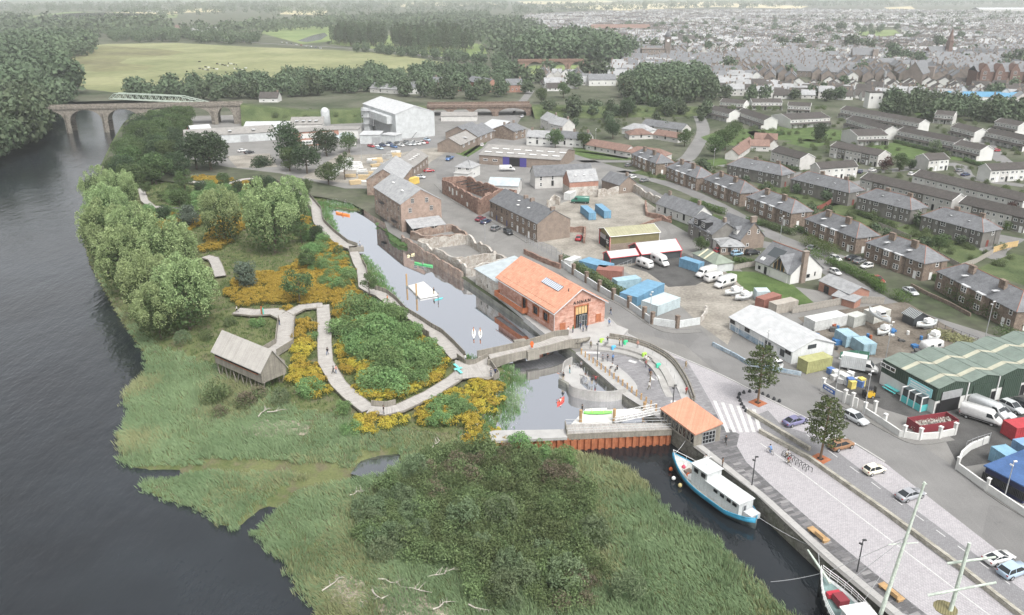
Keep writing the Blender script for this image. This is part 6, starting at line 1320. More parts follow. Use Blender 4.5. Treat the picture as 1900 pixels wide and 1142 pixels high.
for zn,st,sc0 in zones_b:
 for p in scatter(GL(zn,-.5),st):
  if clear(p,3.6)and HZ(p)>-1.6:
   s=R.uniform(.6,1.35);plant('bright',p.x,p.y,HZ(p)-.1,sc0*s,nm_(s,.9,1.12,'bright feathery shrub',p),'green_shrub','shrub','bright feathery shrubs on the island',sc0*s*R.uniform(.75,1.2));nb_+=1
for px,py,s,lb in((480,606,1.0,'bright round shrub on the lawn behind the bird hide'),(582,632,.85,'small bright shrub touching the long boardwalk'),(636,770,1.05,'bright shrub at the foot of the long boardwalk'),(650,808,1.1,'bright shrub on the marsh edge below the boardwalk corner'),(575,735,1.5,'wide green shrub right of the driftwood'),(490,720,.7,'low green shrub under the end of the bird hide'),(866,770,.9,'bright shrub among the lower gorse'),(905,805,.8,'bright shrub near the dam end'),(965,838,1.3,'bright shrub leaning over the sheet piles'),(1000,850,1.4,'bright low shrub at the foot of the dam'),(1050,862,1.3,'last bright shrub below the dam by the channel')):
 p=GT(px,py);plant('bright',p.x,p.y,p.z-.1,s,lb,'green_shrub','shrub')
zs_=[(690,930),(770,888),(800,850),(850,838),(940,845),(1030,870),(1090,900),(1110,980),(1120,1040),(1100,1150),(950,1150),(800,1050),(680,1040),(640,970),(655,945)]
kinds_w={'scrub':('dark leafy scrub bush','scrub_bush'),'brown':('brown seeding scrub bush','scrub_bush'),'sage':('grey leaved sallow bush','sallow_bush')}
sp_=[(p,p.length)for p in scatter(GL(zs_,-2.0),2.35)]
for p,_ in sp_:
 q=R.random();v=float(vnoise(np.array([[p.x]]),np.array([[p.y]]),9,5)[0,0]);kind='sage' if v>.72 and q<.5 else 'brown' if v<.36 and q<.5 else 'scrub'
 s=R.uniform(.8,1.35);z=HZ(p)
 if z<-2.85:continue
 plant(kind,p.x,p.y,z-.1,s,nm_(s,.98,1.18,kinds_w[kind][0],p),kinds_w[kind][1],'bush','scrub bushes on the salt marsh',R.uniform(.8,1.3)*s)
for kind,px,py,s,lb in(('scrub',400,745,1.7,'dark rounded thorn bush left of the driftwood below the hide'),('brown',455,755,1.3,'brown bush beside the thorn bush below the hide'),('brown',480,738,1.1,'olive brown bush right of the thorn bush'),('sage',520,750,1.3,'pale flowering bush beside the bare driftwood'),('brown',410,772,1.0,'low brown bush in front of the thorn bush'),('sage',772,884,1.5,'grey sallow leaning over the marsh pool'),('scrub',716,908,1.0,'reddish brown bush beside the marsh pool'),('sage',860,975,1.7,'tall grey sallow in the middle of the marsh'),('sage',930,970,1.7,'tall grey sallow right of the middle one'),('sage',1050,1095,1.9,'tall grey sallow near the bottom edge'),('sage',1165,1110,1.6,'grey sallow at the edge of the reeds by the channel'),('sage',1100,1010,1.7,'grey sallow where the scrub meets the reed bed'),('scrub',430,605,1.0,'leafy bush at the foot of the front willow'),('scrub',385,630,.9,'low bush behind the bird hide roof'),('sage',340,640,1.3,'pale low bush at the river end of the willows')):
 p=GT(px,py,-2);plant(kind,p.x,p.y,p.z-.1,s,lb,'bush','bush')
# ---- reeds and grass on the marsh, one uncountable mass
def blades(P,Z,hgt_,wd,per,lean,spread):
 n=len(P);N_=n*per;base=np.repeat(np.column_stack([P,Z]),per,0);a=NR.random(N_)*6.28;q=spread*np.sqrt(NR.random(N_));base[:,0]+=np.cos(a)*q;base[:,1]+=np.sin(a)*q
 h=np.repeat(hgt_,per)*(.7+.5*NR.random(N_));wa=1.3+NR.normal(0,.7,N_);lx=np.repeat(lean,per)*(.5+NR.random(N_))*h;la=NR.random(N_)*6.28
 tip=base+np.stack([np.cos(.5)*lx+.25*h*np.cos(la),np.sin(.5)*lx*.6+.25*h*np.sin(la),h],-1);s=np.stack([np.cos(wa),np.sin(wa),0*wa],-1)*wd*(.6+.8*NR.random(N_))[:,None]
 mid=base*.45+tip*.55;mid[:,2]+=h*.08
 V=np.stack([base-s*.5,base+s*.5,mid+s*.5,tip],1).reshape(-1,3);F=np.arange(N_*4).reshape(-1,4)
 return V,F,np.repeat(np.clip(NR.normal(.5,.25,N_),0,1),4)
allow=ins&(H>-3.15)&(dC>1.7)&~np_inside(X,Y,offset_line(pool+pool[:1],-.4))
marshz=allow&(pk<.5)&(dB>1)
ii=np.argwhere(marshz);n_t=62000
near_w=1/(60+np.hypot(X,Y)[marshz])**1.6;sel=NR.choice(len(ii),n_t,p=near_w/near_w.sum())
P=np.stack([X[ii[sel,0],ii[sel,1]],Y[ii[sel,0],ii[sel,1]]],-1)+NR.uniform(-.6,.6,(n_t,2));Z=H[ii[sel,0],ii[sel,1]]-.05
pat=vnoise(P[:,0],P[:,1],7,21);pat2=vnoise(P[:,0],P[:,1],2.5,23)
V,F,T=blades(P,Z,.4+.6*pat+.3*pat2,.085,5,-.5+.9*(pat2-.3),.55)
T=np.clip(T*.55+np.repeat(np.repeat(pat*.3+pat2*.35,5),4),0,1)
mi=np.repeat((vnoise(P[:,0],P[:,1],11,29)+.35*NR.random(n_t)>.92).astype(int),5)
put('marsh_reeds',npmesh('marsh_reeds',V,F,[LM['reed'],LM['reed2']],mi,T),kind='stuff')
gz=allow&(pk>=.5)
ii=np.argwhere(gz);n_t=22000;sel=NR.choice(len(ii),n_t)
P=np.stack([X[ii[sel,0],ii[sel,1]],Y[ii[sel,0],ii[sel,1]]],-1)+NR.uniform(-.6,.6,(n_t,2));Z=H[ii[sel,0],ii[sel,1]]-.05
LM['turf']=leafmat('turf_blade',(.05,.095,.03),(.155,.23,.09),.25,.0,True,.15)
near_deck=np.full(n_t,1e9)
for c in lines:near_deck=np.minimum(near_deck,np_dist(P[:,0],P[:,1],c))
k=near_deck>2.0;P,Z=P[k],Z[k]
V,F,T=blades(P,Z,np.full(len(P),.35)+.3*vnoise(P[:,0],P[:,1],5,31),.13,5,np.full(len(P),.1),.5);put('park_grass',npmesh('park_grass',V,F,LM['turf'],None,T),kind='stuff')
ii=np.argwhere(ins&(dB<8)&(dB>.2)&(H>-2));n_t=4500;sel=NR.choice(len(ii),n_t);P=np.stack([X[ii[sel,0],ii[sel,1]],Y[ii[sel,0],ii[sel,1]]],-1)+NR.uniform(-.6,.6,(n_t,2));Z=H[ii[sel,0],ii[sel,1]]
nd=np.full(n_t,1e9)
for c in lines:nd=np.minimum(nd,np_dist(P[:,0],P[:,1],c))
P,Z=P[nd>1.9],Z[nd>1.9]
V,F,T=blades(P,Z,np.full(len(P),.8),.12,6,np.full(len(P),.1),.5);put('bank_reeds',npmesh('bank_reeds',V,F,LM['bright'],None,T*.7),kind='stuff')
k=vnoise(P[:,0],P[:,1],3,37)>.5;c=np.column_stack([P[k],Z[k]+.75]);V,F,T,_,_=leafcloud(len(c)*2,c,np.full(len(c),.35),.14,weights=np.ones(len(c)));put('bank_blossom',npmesh('bank_blossom',V,F,LM['flower'],None,T),kind='stuff')
for pts in([(700,420),(745,442),(718,432),(696,417)],[(722,432),(776,462),(745,460),(722,446)]):
 mb=MB();mb.prism(GL(pts,BW),-2,-1.05);o=mb.obj('weed_bank',m_rough);o['kind']='structure'
 for p in scatter(GL(pts,BW),1.3):plant('bright',p.x,p.y,-1.1,.42,'small green bush on the weed ledge under the mill wall','green_shrub','shrub','bushes on the weed ledge under the mill')
m_driftground=mat('dry_litter',(.26,.23,.18),.95,.3,.4,3,.3,col2=(.36,.32,.26))
for pts,kz in(([(440,795),(490,778),(560,785),(570,805),(510,812),(450,808)],-1.6),([(690,1090),(740,1075),(800,1110),(870,1150),(700,1160)],-1.9),([(600,1080),(650,1060),(690,1100),(660,1140),(610,1120)],-1.9)):
 q=[GT(a,b,kz)for a,b in pts];c=sum(q,Vector())/len(q);q=[q[i//4].lerp(q[(i//4+1)%len(q)],i%4/4)for i in range(4*len(q))];q=[p+(p-c)*R.uniform(-.28,.18)for p in q];mb=MB();mb.v=[(c.x,c.y,HZ(c)+.22)]+[(p.x,p.y,HZ(p)+.1)for p in q];mb.f=[(0,i+1,(i+1)%len(q)+1)for i in range(len(q))];mb.m=[0]*len(q);struct(mb,'dry_litter',m_driftground)
for px,py,L_,a,lb in((490,770,3.2,1.2,'bleached forked driftwood branch below the bird hide'),(515,768,3.6,.1,'long bleached branch right of the forked driftwood'),(660,920,2.0,.6,'white bare branches on the marsh left of the scrub'),(720,1085,3.0,-.4,'white driftwood trunk at the top of the dry litter'),(775,1100,4.2,-.25,'long white driftwood trunk across the dry litter'),(700,1110,2.6,-.9,'slanting driftwood branch on the left of the dry litter'),(810,1075,2.4,.1,'thin driftwood stick in the grass'),(890,1135,3.2,-.5,'white driftwood trunk near the bottom edge'),(820,1130,2.5,.5,'crossed driftwood in the lower dry litter'),(840,1062,2.2,.4,'short driftwood branch below the scrub'),(810,830,2.5,1.0,'pale fallen branch in the gorse edge grass'),(615,1090,3.0,.9,'dead branch on the river side litter')):
 p=GT(px,py,-1.6);t=empty('driftwood',lb,'driftwood',(p.x,p.y,HZ(p)+.45),a);g=random.Random(int(px));mb=MB();pts=[Vector((-L_/2,0,.0)),Vector((-L_/6,g.uniform(-.3,.3),.15)),Vector((L_/6,g.uniform(-.3,.3),.25)),Vector((L_/2,g.uniform(-.3,.3),.2))];r=.14
 for i in range(3):mb.tube(pts[i],pts[i+1],r-.035*i,r-.035*(i+1),5)
 mb.obj('stem',m_deadwood,t)
 for i in range(4):q=pts[1].lerp(pts[3],g.random());mb=MB();mb.tube(q,q+Vector((g.uniform(.2,.8),g.choice((-1,1))*g.uniform(.5,1.1),g.uniform(.1,.7))),.06,.02,4);mb.obj('twig',m_deadwood,t)
# ---- hedges and garden trees of the harbour and estate
def hedge(label,pts,wd,h,kind='hedge',leaf=.28,z=0):
 c=GL(pts,z);l=resample(c,max(3,int(sum((b-a).length for a,b in zip(c,c[1:]))/.9)));c0=l[0]
 cen=np.array([(p.x-c0.x,p.y-c0.y,h*f)for p in l for f in(.3,.7)]);rad=np.array([[wd*.55,wd*.55,h*.33]]*len(cen))*(.85+.3*NR.random((len(cen),1)))
 V,F,T,_,_=leafcloud(len(cen)*110,cen,rad,leaf*1.15);o=put('hedge',npmesh('hedge',V,F,LM[kind],None,T),None,(c0.x,c0.y,0));return tag(o,label,'hedge')
hedge('dark green hedge behind the pillared yard wall',[(1045,486),(1088,510),(1112,526),(1138,542),(1166,555)],2.0,2.2,'scrub')
hedge('big dark bulging hedge on the side street corner',[(1496,455),(1520,466),(1546,478)],3.6,3.6,'hedge');hedge('bright long hedge between the white house and the street',[(1540,492),(1580,510),(1620,528),(1636,545)],2.6,2.4,'hedge');hedge('round bright bush at the garage drive',[(1662,555),(1678,560)],3.2,2.6,'hedge')
hedge('clipped hedge below the rough stone blocks',[(1285,378),(1310,388),(1342,398)],2.4,2.2,'hedge');hedge('dense dark hedge in front of the nearest stone block',[(1765,552),(1800,570),(1845,592),(1880,605)],5,3.6,'mid');hedge('garden hedge under the opposite stone block',[(1412,418),(1440,428),(1470,436)],2.4,2.0,'mid');hedge('low hedge along the lawn fence',[(1365,486),(1400,490)],1.6,1.4,'hedge');hedge('bright rounded bush by the white house chimney',[(1502,476),(1518,482)],3,2.8,'hedge');hedge('hedge at the right edge beside the street',[(1862,625),(1900,640),(1930,655)],4,2.4,'mid');hedge('yellow green bush at the right edge',[(1893,610),(1910,612)],3,2.4,'hedge');hedge('yellow bush beside the grey block end',[(1866,425),(1870,428)],2.4,3,'hedge')
for lb,pts in(('garden hedge below the junction block',[(1222,317),(1246,327)]),('garden hedge of the second block from the junction',[(1252,335),(1290,350)]),('garden hedge at the left end of the opposite stone block',[(1388,411),(1410,419)]),('garden hedge between the opposite block and the rounded hedge',[(1478,428),(1500,437)]),('garden hedge in front of the parked cars block',[(1612,470),(1650,486)]),('garden hedge left of the nearest stone block',[(1706,505),(1738,522)]),('hedge behind the garden box block',[(1650,452),(1700,470)]),('hedge across the gardens of the grey blocks',[(1460,378),(1500,396)]),('hedge beside the grey block with red shrubs',[(1590,398),(1640,416)]),('hedge on the estate green edge',[(1400,258),(1452,250)]),('hedge below the pale solar terrace',[(1420,305),(1480,318)]),('long hedge under the canopied terraces',[(1660,265),(1740,285)]),('hedge by the estate road at the right',[(1790,300),(1830,312)])):hedge(lb,pts,1.8,1.7,'mid')
hedge('rank weeds along the scrap yard fence',[(1740,622),(1775,632),(1805,640)],4,1.2,'reed2',.3)
for kind,px,py,s,lb in(('broad',1030,275,.9,'round garden tree in front of the low white terrace'),('broad',1083,276,.85,'slim garden tree in front of the white terrace end'),('dark',1137,258,1.0,'round green tree beside the white hipped bungalow'),('broad',1270,272,.85,'green tree beside the brown bungalows'),('broad',1325,292,1.0,'bushy tree left of the pink roofs'),('broad',1345,280,1.15,'taller bushy tree by the avenue bend'),('broad',1362,258,.95,'tree on the green above the pink roofs'),('dark',1521,264,.95,'round dark tree on the estate green'),('redtree',1643,318,1.0,'dark red leaved tree behind the grey blocks'),('broad',1668,318,.75,'olive tree right of the dark red tree'),('dark',1690,316,.5,'small dark shrub tree beside the olive one'),('sage',1733,283,2.2,'pale flowering tree on the upper estate green'),('redtree',1880,398,.8,'copper tree at the right edge of the white terraces'),('dark',1164,218,1.15,'large dark tree on the railway bank'),('dark',1130,222,.9,'dark tree left of the large railway bank tree'),('broad',1212,206,1.0,'green tree above the dark bungalow'),('dark',1295,178,1.7,'largest dark tree of the clump above the estate'),('dark',1195,185,1.5,'dark tree in the clump left of the largest'),('dark',1240,186,1.4,'dark tree in the middle of the clump above the railway'),('dark',1170,168,1.5,'high dark tree in the clump above the railway'),('broad',1045,182,1.1,'green tree by the white houses over the railway'),('broad',1005,192,1.0,'green tree at the road arch'),('dark',1345,182,1.0,'dark tree right of the clump above the estate'),('broad',1740,470,.6,'garden shrub tree behind the parked cars block'),('broad',1300,470,.5,'leafy bush beside the dark sheds')):
 p=G(px,py);plant(kind,p.x,p.y,0,s,lb,'tree' if kind!='sage' else 'flowering_tree')
for i,p in enumerate(scatter(GL([(205,338),(232,290),(290,222),(340,212),(352,240),(325,285),(318,335),(262,348)],-.5),9.5)):
 if p.x>-175 or p.y<470:plant('broad' if i%3 else 'dark',p.x,p.y,-.8,R.uniform(.85,1.3),('tall ' if i%2 else 'bushy ')+('dark green' if i%3==0 else 'green')+' tree of the bank wood '+('nearer the viaduct' if p.y>390 else 'nearer the willows'),'tree','tree','trees of the bank wood below the viaduct')
# ---- woods and tree belts
WOOD=[]
sized=lambda s,a,b,l:('smaller ' if s<a else 'larger ' if s>b else '')+l
def wood(poly,step,s0,s1,label,group,kind='farbroad',name='tree',z=0,cap=999,tall=1.0):
 pts=scatter(GL(poly),step);R.shuffle(pts)
 for p in pts[:cap]:
  s=R.uniform(s0,s1)
  if kind=='poplar':plant(kind,p.x,p.y,z,s,sized(s,1.05,1.15,label),name,'tree',group,s*R.uniform(.85,1.25)*tall)
  else:WOOD.append((p,s,label,group,tall))
wood([(-40,320),(-40,210),(30,190),(110,180),(140,195),(92,215),(88,248),(60,276),(20,288)],11,1.3,1.9,'dense dark tree on the steep wooded bank across the river','trees of the wood across the river',tall=1.1)
wood([(-60,210),(-60,110),(60,82),(185,92),(118,120),(112,150),(140,180),(60,200)],21,2.0,2.9,'tall dark tree of the hill wood beyond the meadow edge','trees of the wood across the river',tall=1.05)
wood([(205,188),(300,172),(420,162),(560,154),(640,152),(690,140),(760,137),(690,172),(560,186),(440,190)],15,1.0,1.6,'bushy tree in the belt between the meadow and the railway','trees of the belt along the railway')
wood([(690,172),(760,140),(850,134),(960,138),(985,175),(900,186),(800,186)],17,.9,1.5,'bushy tree among the red brick houses behind the arches','trees of the belt along the railway')
wood([(955,120),(990,90),(1060,82),(1120,92),(1170,108),(1140,124),(1090,122),(1040,118),(990,121)],18,2.0,3.0,'tall rounded tree of the wood between the river and the town','trees of the town wood')
wood([(612,82),(640,74),(718,78),(712,88),(650,88)],11,.95,1.15,'tall straight poplar of the left plantation','poplars in the two plantations','poplar','poplar_tree')
wood([(722,86),(780,80),(880,88),(872,98),(800,98),(730,94)],12,.95,1.2,'tall straight poplar of the right plantation','poplars in the two plantations','poplar','poplar_tree')
wood([(640,96),(740,100),(850,112),(960,122),(960,132),(860,120),(740,106)],16,.9,1.4,'hedgerow tree along the far edge of the meadow','hedgerow trees along the meadow')
wood([(195,70),(300,66),(395,74),(480,78),(470,84),(330,79),(210,80)],22,1.3,2.0,'dark tree around the left hamlet','trees round the left hamlet')
wood([(1620,208),(1690,195),(1800,210),(1920,225),(1920,240),(1840,232),(1750,224),(1660,222)],12,1.0,1.5,'dark leafy tree of the strip wood above the estate','trees of the estate strip wood')
wood([(1150,192),(1150,160),(1200,148),(1305,146),(1340,186),(1240,200)],13,1.2,1.8,'dark crowded tree of the clump above the railway','trees of the clump above the railway')
wood([(985,205),(1100,200),(1330,203),(1335,222),(1200,216),(1000,222)],15,.7,1.2,'bushy tree on the railway bank behind the cottages','trees of the railway bank')
wood([(1000,222),(1330,222),(1300,262),(1090,250)],24,.5,.8,'garden tree among the bungalows below the railway','garden trees among the bungalows')
wood([(1180,312),(1300,310),(1460,345),(1700,410),(1850,470),(1700,480),(1480,420),(1330,350)],17,.35,.6,'garden tree between the flat blocks','garden trees between the flat blocks')
wood([(1330,186),(1420,176),(1560,180),(1660,190),(1640,198),(1500,190),(1360,194)],24,.8,1.2,'tree along the railway behind the estate','trees along the railway behind the estate')
wood([(1000,170),(1000,60),(1300,40),(1900,60),(1900,190),(1500,180)],80,.9,1.5,'dark rounded garden tree among the town roofs','trees among the town roofs')
for i,q in enumerate([(1215,98),(1240,96),(1452,90),(1480,92),(1580,95),(1610,98),(1650,98),(1655,120),(1680,118),(1525,60),(1560,62),(1090,148),(1120,150),(1700,128),(1740,90),(1000,155),(970,165),(1350,140),(1868,125),(1890,128)]):
 p=G(*q);plant('farbroad',p.x,p.y,0,R.uniform(1.4,2.3),'dark rounded tree standing among the town roofs','tree','tree','trees among the town roofs')
WOOD.sort(key=lambda w_:w_[0].length)
for p,s,lb,gr,tl in WOOD[:195]:plant('farbroad',p.x,p.y,0,s,sized(s,1.25,1.6,lb)+('' if p.x>0 else ', nearer the viaduct' if p.y<520 else ''),'tree','tree',gr,s*R.uniform(.85,1.25)*tl)
merged('distant_canopy','farbroad',[((p.x,p.y,-.3),s*1.05)for p,s,lb,gr,tl in WOOD[195:]])
FV,FF,FT,fo=[],[],[],0
def mass(poly,step,s,cap=900):
 global fo
 pts=scatter(GL(poly),step);R.shuffle(pts)
 for p in pts[:cap]:
  k=R.uniform(.7,1.2)*s;c=NR.normal(size=(5,3))*np.array([k*.5,k*.5,k*.22])+np.array([p.x,p.y,k*.62]);V,F,T,_,_=leafcloud(46,c,np.full(5,k*.42),k*.34,asp=.85);FV.append(V);FF.append(F+fo);fo+=len(V);FT.append(T)
mass([(0,30),(0,12),(300,8),(700,5),(940,3),(950,20),(820,24),(600,30),(420,26),(330,36),(160,24)],60,17);mass([(330,62),(470,50),(600,42),(720,34),(900,30),(950,60),(890,72),(700,60),(620,54),(500,60),(420,70)],34,15)
mass([(880,60),(960,40),(1010,60),(985,100),(930,116),(900,96)],26,15);mass([(940,12),(1300,6),(1500,3),(1920,1),(1920,10),(1500,14),(1200,20),(960,30)],110,17,700);mass([(1380,38),(1560,34),(1920,22),(1920,46),(1760,56),(1560,48)],60,11,110);mass([(1000,60),(1300,44),(1500,60),(1900,90),(1900,140),(1500,120),(1150,130)],48,8,150)
mass([(-60,60),(-60,40),(120,46),(300,44),(330,60),(200,72),(60,78)],40,18)
put('far_woodland',npmesh('far_woodland',np.concatenate(FV),np.concatenate(FF),LM['far'],None,np.concatenate(FT)),kind='stuff')
items=[]
for poly,st in(([(1180,310),(1300,300),(1450,330),(1700,400),(1880,470),(1880,500),(1700,470),(1500,410),(1300,350),(1200,330)],6.5),([(1300,255),(1460,215),(1880,215),(1900,380),(1600,345),(1440,330)],10.5),([(1000,205),(1290,210),(1280,250),(1000,250)],13)):
 for p in scatter(GL(poly),st):items.append(((p.x,p.y,-.2),R.uniform(.5,1.0)))
merged('garden_shrubbery','scrub',items)
items=[((p.x,p.y,-.1),R.uniform(.5,1.0))for p in scatter(GL([(440,215),(520,205),(660,205),(670,220),(560,222),(470,228)]),7)]+[((p.x,p.y,R.uniform(0,4)),R.uniform(.7,1.3))for p in scatter([V2(-140,462),V2(-60,482),V2(-60,490),V2(-140,472)],6)]+[((p.x,p.y,2.5),R.uniform(.7,1.3))for p in scatter([V2(15,488),V2(200,508),V2(200,518),V2(15,498)],7)]
merged('railway_bank_scrub','scrub',items)
# ==== THE TOWN
m_stone=mat('town_sandstone',(.20,.17,.15),.9,.2,.2,1.5,.15,rnd=.15)
def town_proto(L_,W_,h,rise,wall,roof,nm,chim=2,extra=None):
 t=empty(nm,'town house','house');hw,hl=W_/2,L_/2;mb=MB()
 for s in(-1,1):mb.add([(s*hl,-hw,-.2),(s*hl,hw,-.2),(s*hl,hw,h),(s*hl,0,h+rise),(s*hl,-hw,h)],[(0,1,2,3,4)if s>0 else(4,3,2,1,0)])
 mb.quad((-hl,-hw,-.2),(hl,-hw,-.2),(hl,-hw,h),(-hl,-hw,h));mb.quad((hl,hw,-.2),(-hl,hw,-.2),(-hl,hw,h),(hl,hw,h));mb.obj('wall',wall,t);roof_mb(L_,W_,h,rise,'gable',.3,.2).obj('roof',roof,t)
 for i in range(chim):mb=MB();x=(-.5+i/max(1,chim-1))*L_*.94 if chim>1 else .4*L_;mb.box((x,0,h+rise+.5),(1.1,.8,1.7));mb.obj('chimney',m_brickbrown,t)
 n=max(2,int(L_/4))
 for i in range(n):
  for z in([.9,3.5]if h>4 else[.9]):put('window',win_mesh(1.2,1.3,(0,0),m_frame,m_glass),t,((-.5+(i+.5)/n)*L_,-hw-.02,z))
 return t
TP_=[('white house with slate roof',town_proto(11,8,5.2,3.2,m_white,m_slate,'town_house')),('white bungalow with brown tiled roof',town_proto(12,10,2.5,3.2,m_white,m_tile,'town_bungalow',1)),('brown sandstone house with slate roof',town_proto(14,9,5.6,3.8,m_stone,m_slate,'town_house')),('grey house with pale slate roof',town_proto(12,8,5,3.4,m_offwhite,m_slatelight,'town_house')),('long stone terrace with slate roof and chimneys',town_proto(26,9,5.6,3.8,m_stone,m_slate,'town_terrace',4)),('pale terrace with brown tiles',town_proto(20,8.5,5,3.0,m_offwhite,m_tile,'town_terrace',2)),('white gabled cottage with grey tiles',town_proto(9,8,2.8,3.2,m_offwhite,m_slatelight,'town_cottage',1))]
for _,t in TP_:t.hide_render=False
tp=GL([(1000,172),(1000,140),(1080,138),(1150,126),(1180,100),(1120,80),(1060,72),(1000,62),(950,46),(980,30),(1200,21),(1500,19),(1960,24),(1990,196),(1900,203),(1760,196),(1690,186),(1640,186),(1540,187),(1400,184),(1345,176),(1160,150),(1060,165)])
green=GL([(1575,52),(1670,50),(1690,72),(1590,76)]);belt=[GL([(1160,195),(1150,160),(1200,145),(1310,145),(1340,190)]),green]
def district(p):
 q=math.degrees(math.atan2(p.x,p.y));d=p.y
 a='left of the town hall tower' if q<8 else 'beyond the town hall tower' if q<14 else 'in the middle of the town' if q<20 else 'round the dark church' if q<25 else 'at the right edge of the town'
 return a,('nearest the estate trees' if d<720 else 'in the old centre' if d<1000 else 'in the hazy far streets')
spots=[];y=560
while y<3500:
 rowstep=16.5+4*math.sin(y*.05)+max(0,y-1600)*.012;x=-60
 while x<y*.72:
  p=V2(x+R.uniform(-3,3),y+R.uniform(-3,3)+14*math.sin(x*.012));stp=15
  if inside(p,tp)and not any(inside(p,b)for b in belt):
   v=float(vnoise(np.array([[p.x+900]]),np.array([[p.y]]),130,51)[0,0])+R.uniform(-.25,.25);c_=p.y
   k=(1 if v<.62 else 6 if v<.8 else 3)if c_<690 else(2 if v<.35 else 4 if v<.5 else 0 if v<.68 else 3 if v<.8 else 6)if c_<1050 else(1 if v<.3 else 3 if v<.45 else 0 if v<.65 else 5 if v<.78 else 6)
   stp=(13.5,15.5,17,14.5,28,22.5,12)[k]*(1+max(0,y-1600)*.0003);an=.35*math.sin(p.x*.006+p.y*.004)+(math.pi/2 if float(vnoise(np.array([[p.x+500]]),np.array([[p.y]]),60,53)[0,0])>.58 else 0)+R.uniform(-.08,.08)
   if R.random()<.95:spots.append((p,k,an))
  x+=stp
 y+=rowstep
spots.sort(key=lambda s:s[0].length)
mats7=[m_white,m_stone,m_offwhite,m_slate,m_tile,m_slatelight,m_tilered];TV=[MB()for _ in mats7]
used=[0]*7
for i,(p,k,an)in enumerate(spots):
 nm,t=TP_[k];a,b=district(p)
 if i<285:
  lb=nm+' '+b+', '+a;lb=' '.join(lb.split()[:16])
  if used[k]==0:t.location=(p.x,p.y,0);t.rotation_euler=(0,0,an);t['label']=lb;c=t
  else:c=copy_tree(t,(p.x,p.y,0),an,lb)
  s=R.uniform(.88,1.12);c.scale=(s,s,R.uniform(.9,1.15));c['group']='houses of the town';used[k]+=1
 else:
  L_,W_,h,rise,mw,mr=[(11,8,5.2,3.2,0,3),(12,10,2.5,3.2,0,4),(14,9,5.6,3.8,1,3),(12,8,5,3.4,2,5),(26,9,5.6,3.8,1,3),(20,8.5,5,3,2,4),(9,8,3,3.2,0,5)][k];ca,sa=math.cos(an),math.sin(an)
  q=lambda x,y,z:(p.x+x*ca-y*sa,p.y+x*sa+y*ca,z);hl,hw=L_/2,W_/2
  w_=TV[mw];w_.add([q(sx*hl,sy*hw,z)for z in(0,h)for sx,sy in((-1,-1),(1,-1),(1,1),(-1,1))]+[q(-hl,0,h+rise),q(hl,0,h+rise)],[(0,1,5,4),(1,2,6,9,5),(2,3,7,6),(3,0,4,8,7)])
  r=TV[mr];l=hl+.3;e=hw+.4;r.add([q(-l,-e,h-.2),q(l,-e,h-.2),q(l,0,h+rise+.15),q(-l,0,h+rise+.15),q(l,e,h-.2),q(-l,e,h-.2)],[(0,1,2,3),(3,2,4,5)])
  if k!=1:
   for s in(-1,1):cx,cy=p.x+s*hl*.8*ca,p.y+s*hl*.8*sa;TV[1].box((cx,cy,h+rise+.5),(1.1,1.1,1.8))
for k,t in enumerate(TP_):
 if used[k]==0:t[1].location=(400,900+40*k,0);t[1]['label']=t[0]+' in the far town streets';t[1]['group']='houses of the town'
allm=MB()
for k,mbk in enumerate(TV):
 for f in mbk.f:pass
 allm.add(mbk.v,mbk.f,k)
o=allm.obj('far_town_houses',mats7);o['kind']='stuff'
t=empty('town_hall','brown sandstone town hall with a tall domed clock tower','town hall',G(1226,112));
mb=MB();mb.box((-9,2,6),(26,14,12));mb.obj('wall',m_stone,t);mb=MB();mb.box((-9,2,12.2),(27,15,.6));mb.obj('parapet',m_stone,t);mb=MB();mb.box((6,-2,12),(6,6,24));mb.box((6,-2,24.3),(7,7,.7));mb.obj('clock_tower',m_stone,t)
mb=MB();mb.lathe([(3,24.6),(3.2,27),(2.4,29),(1.0,30.5),(.5,33),(.05,35)],(6,-2,0),10);mb.obj('dome',m_slate,t);mb=MB();mb.lathe([(1.5,0),(1.5,.1)],(0,0,0),16);me=mb.mesh('clock_face',m_frame);put('clock_face',me,t,(6,-5.02,21)).rotation_euler=(math.pi/2,0,0)
for i in range(4):
 for z in(1.5,5.2,8.8):put('window',win_mesh(1.4,2.2,(0,1),m_frame,m_glass),t,(-19+i*5.4,-5.05,z))
def church(label,px,py,L_,W_,h,rise,tower,spire,rz,wall=m_stone):
 t=empty('church',label,'church',G(px,py),rz);hw,hl=W_/2,L_/2;mb=MB()
 for s in(-1,1):mb.add([(s*hl,-hw,0),(s*hl,hw,0),(s*hl,hw,h),(s*hl,0,h+rise),(s*hl,-hw,h)],[(0,1,2,3,4)if s>0 else(4,3,2,1,0)])
 for s in(-1,1):q=[(-hl,s*hw,0),(hl,s*hw,0),(hl,s*hw,h),(-hl,s*hw,h)];mb.quad(*(q if s<0 else q[::-1]))
 mb.obj('wall',wall,t);roof_mb(L_,W_,h,rise,'gable',.3,.2).obj('roof',m_slate,t);mb=MB();mb.box((hl-2,-hw,tower/2),(5,5,tower));mb.obj('tower',wall,t)
 if spire:mb=MB();mb.lathe([(3.3,tower),(.1,tower+spire)],(hl-2,-hw,0),8);mb.obj('spire',wall,t)
 for i in range(5):put('window',win_mesh(1.0,3.4,(0,0),wall,m_glass),t,(-hl+3+i*(L_-8)/4,-hw-.03,1.6))
church('dark stone church with steep roof and a pointed spire in the right of the town',1735,110,26,12,7,7,20,14,.3,mat('dark_sandstone',(.15,.10,.085),.9))
church('sandstone church with a big gable near the estate bungalows',1700,155,30,14,9,9,13,0,.9,m_stone)
church('brown church hall with turret gables left of the dark trees',1600,118,24,13,9,7,15,0,-.2,m_stone)
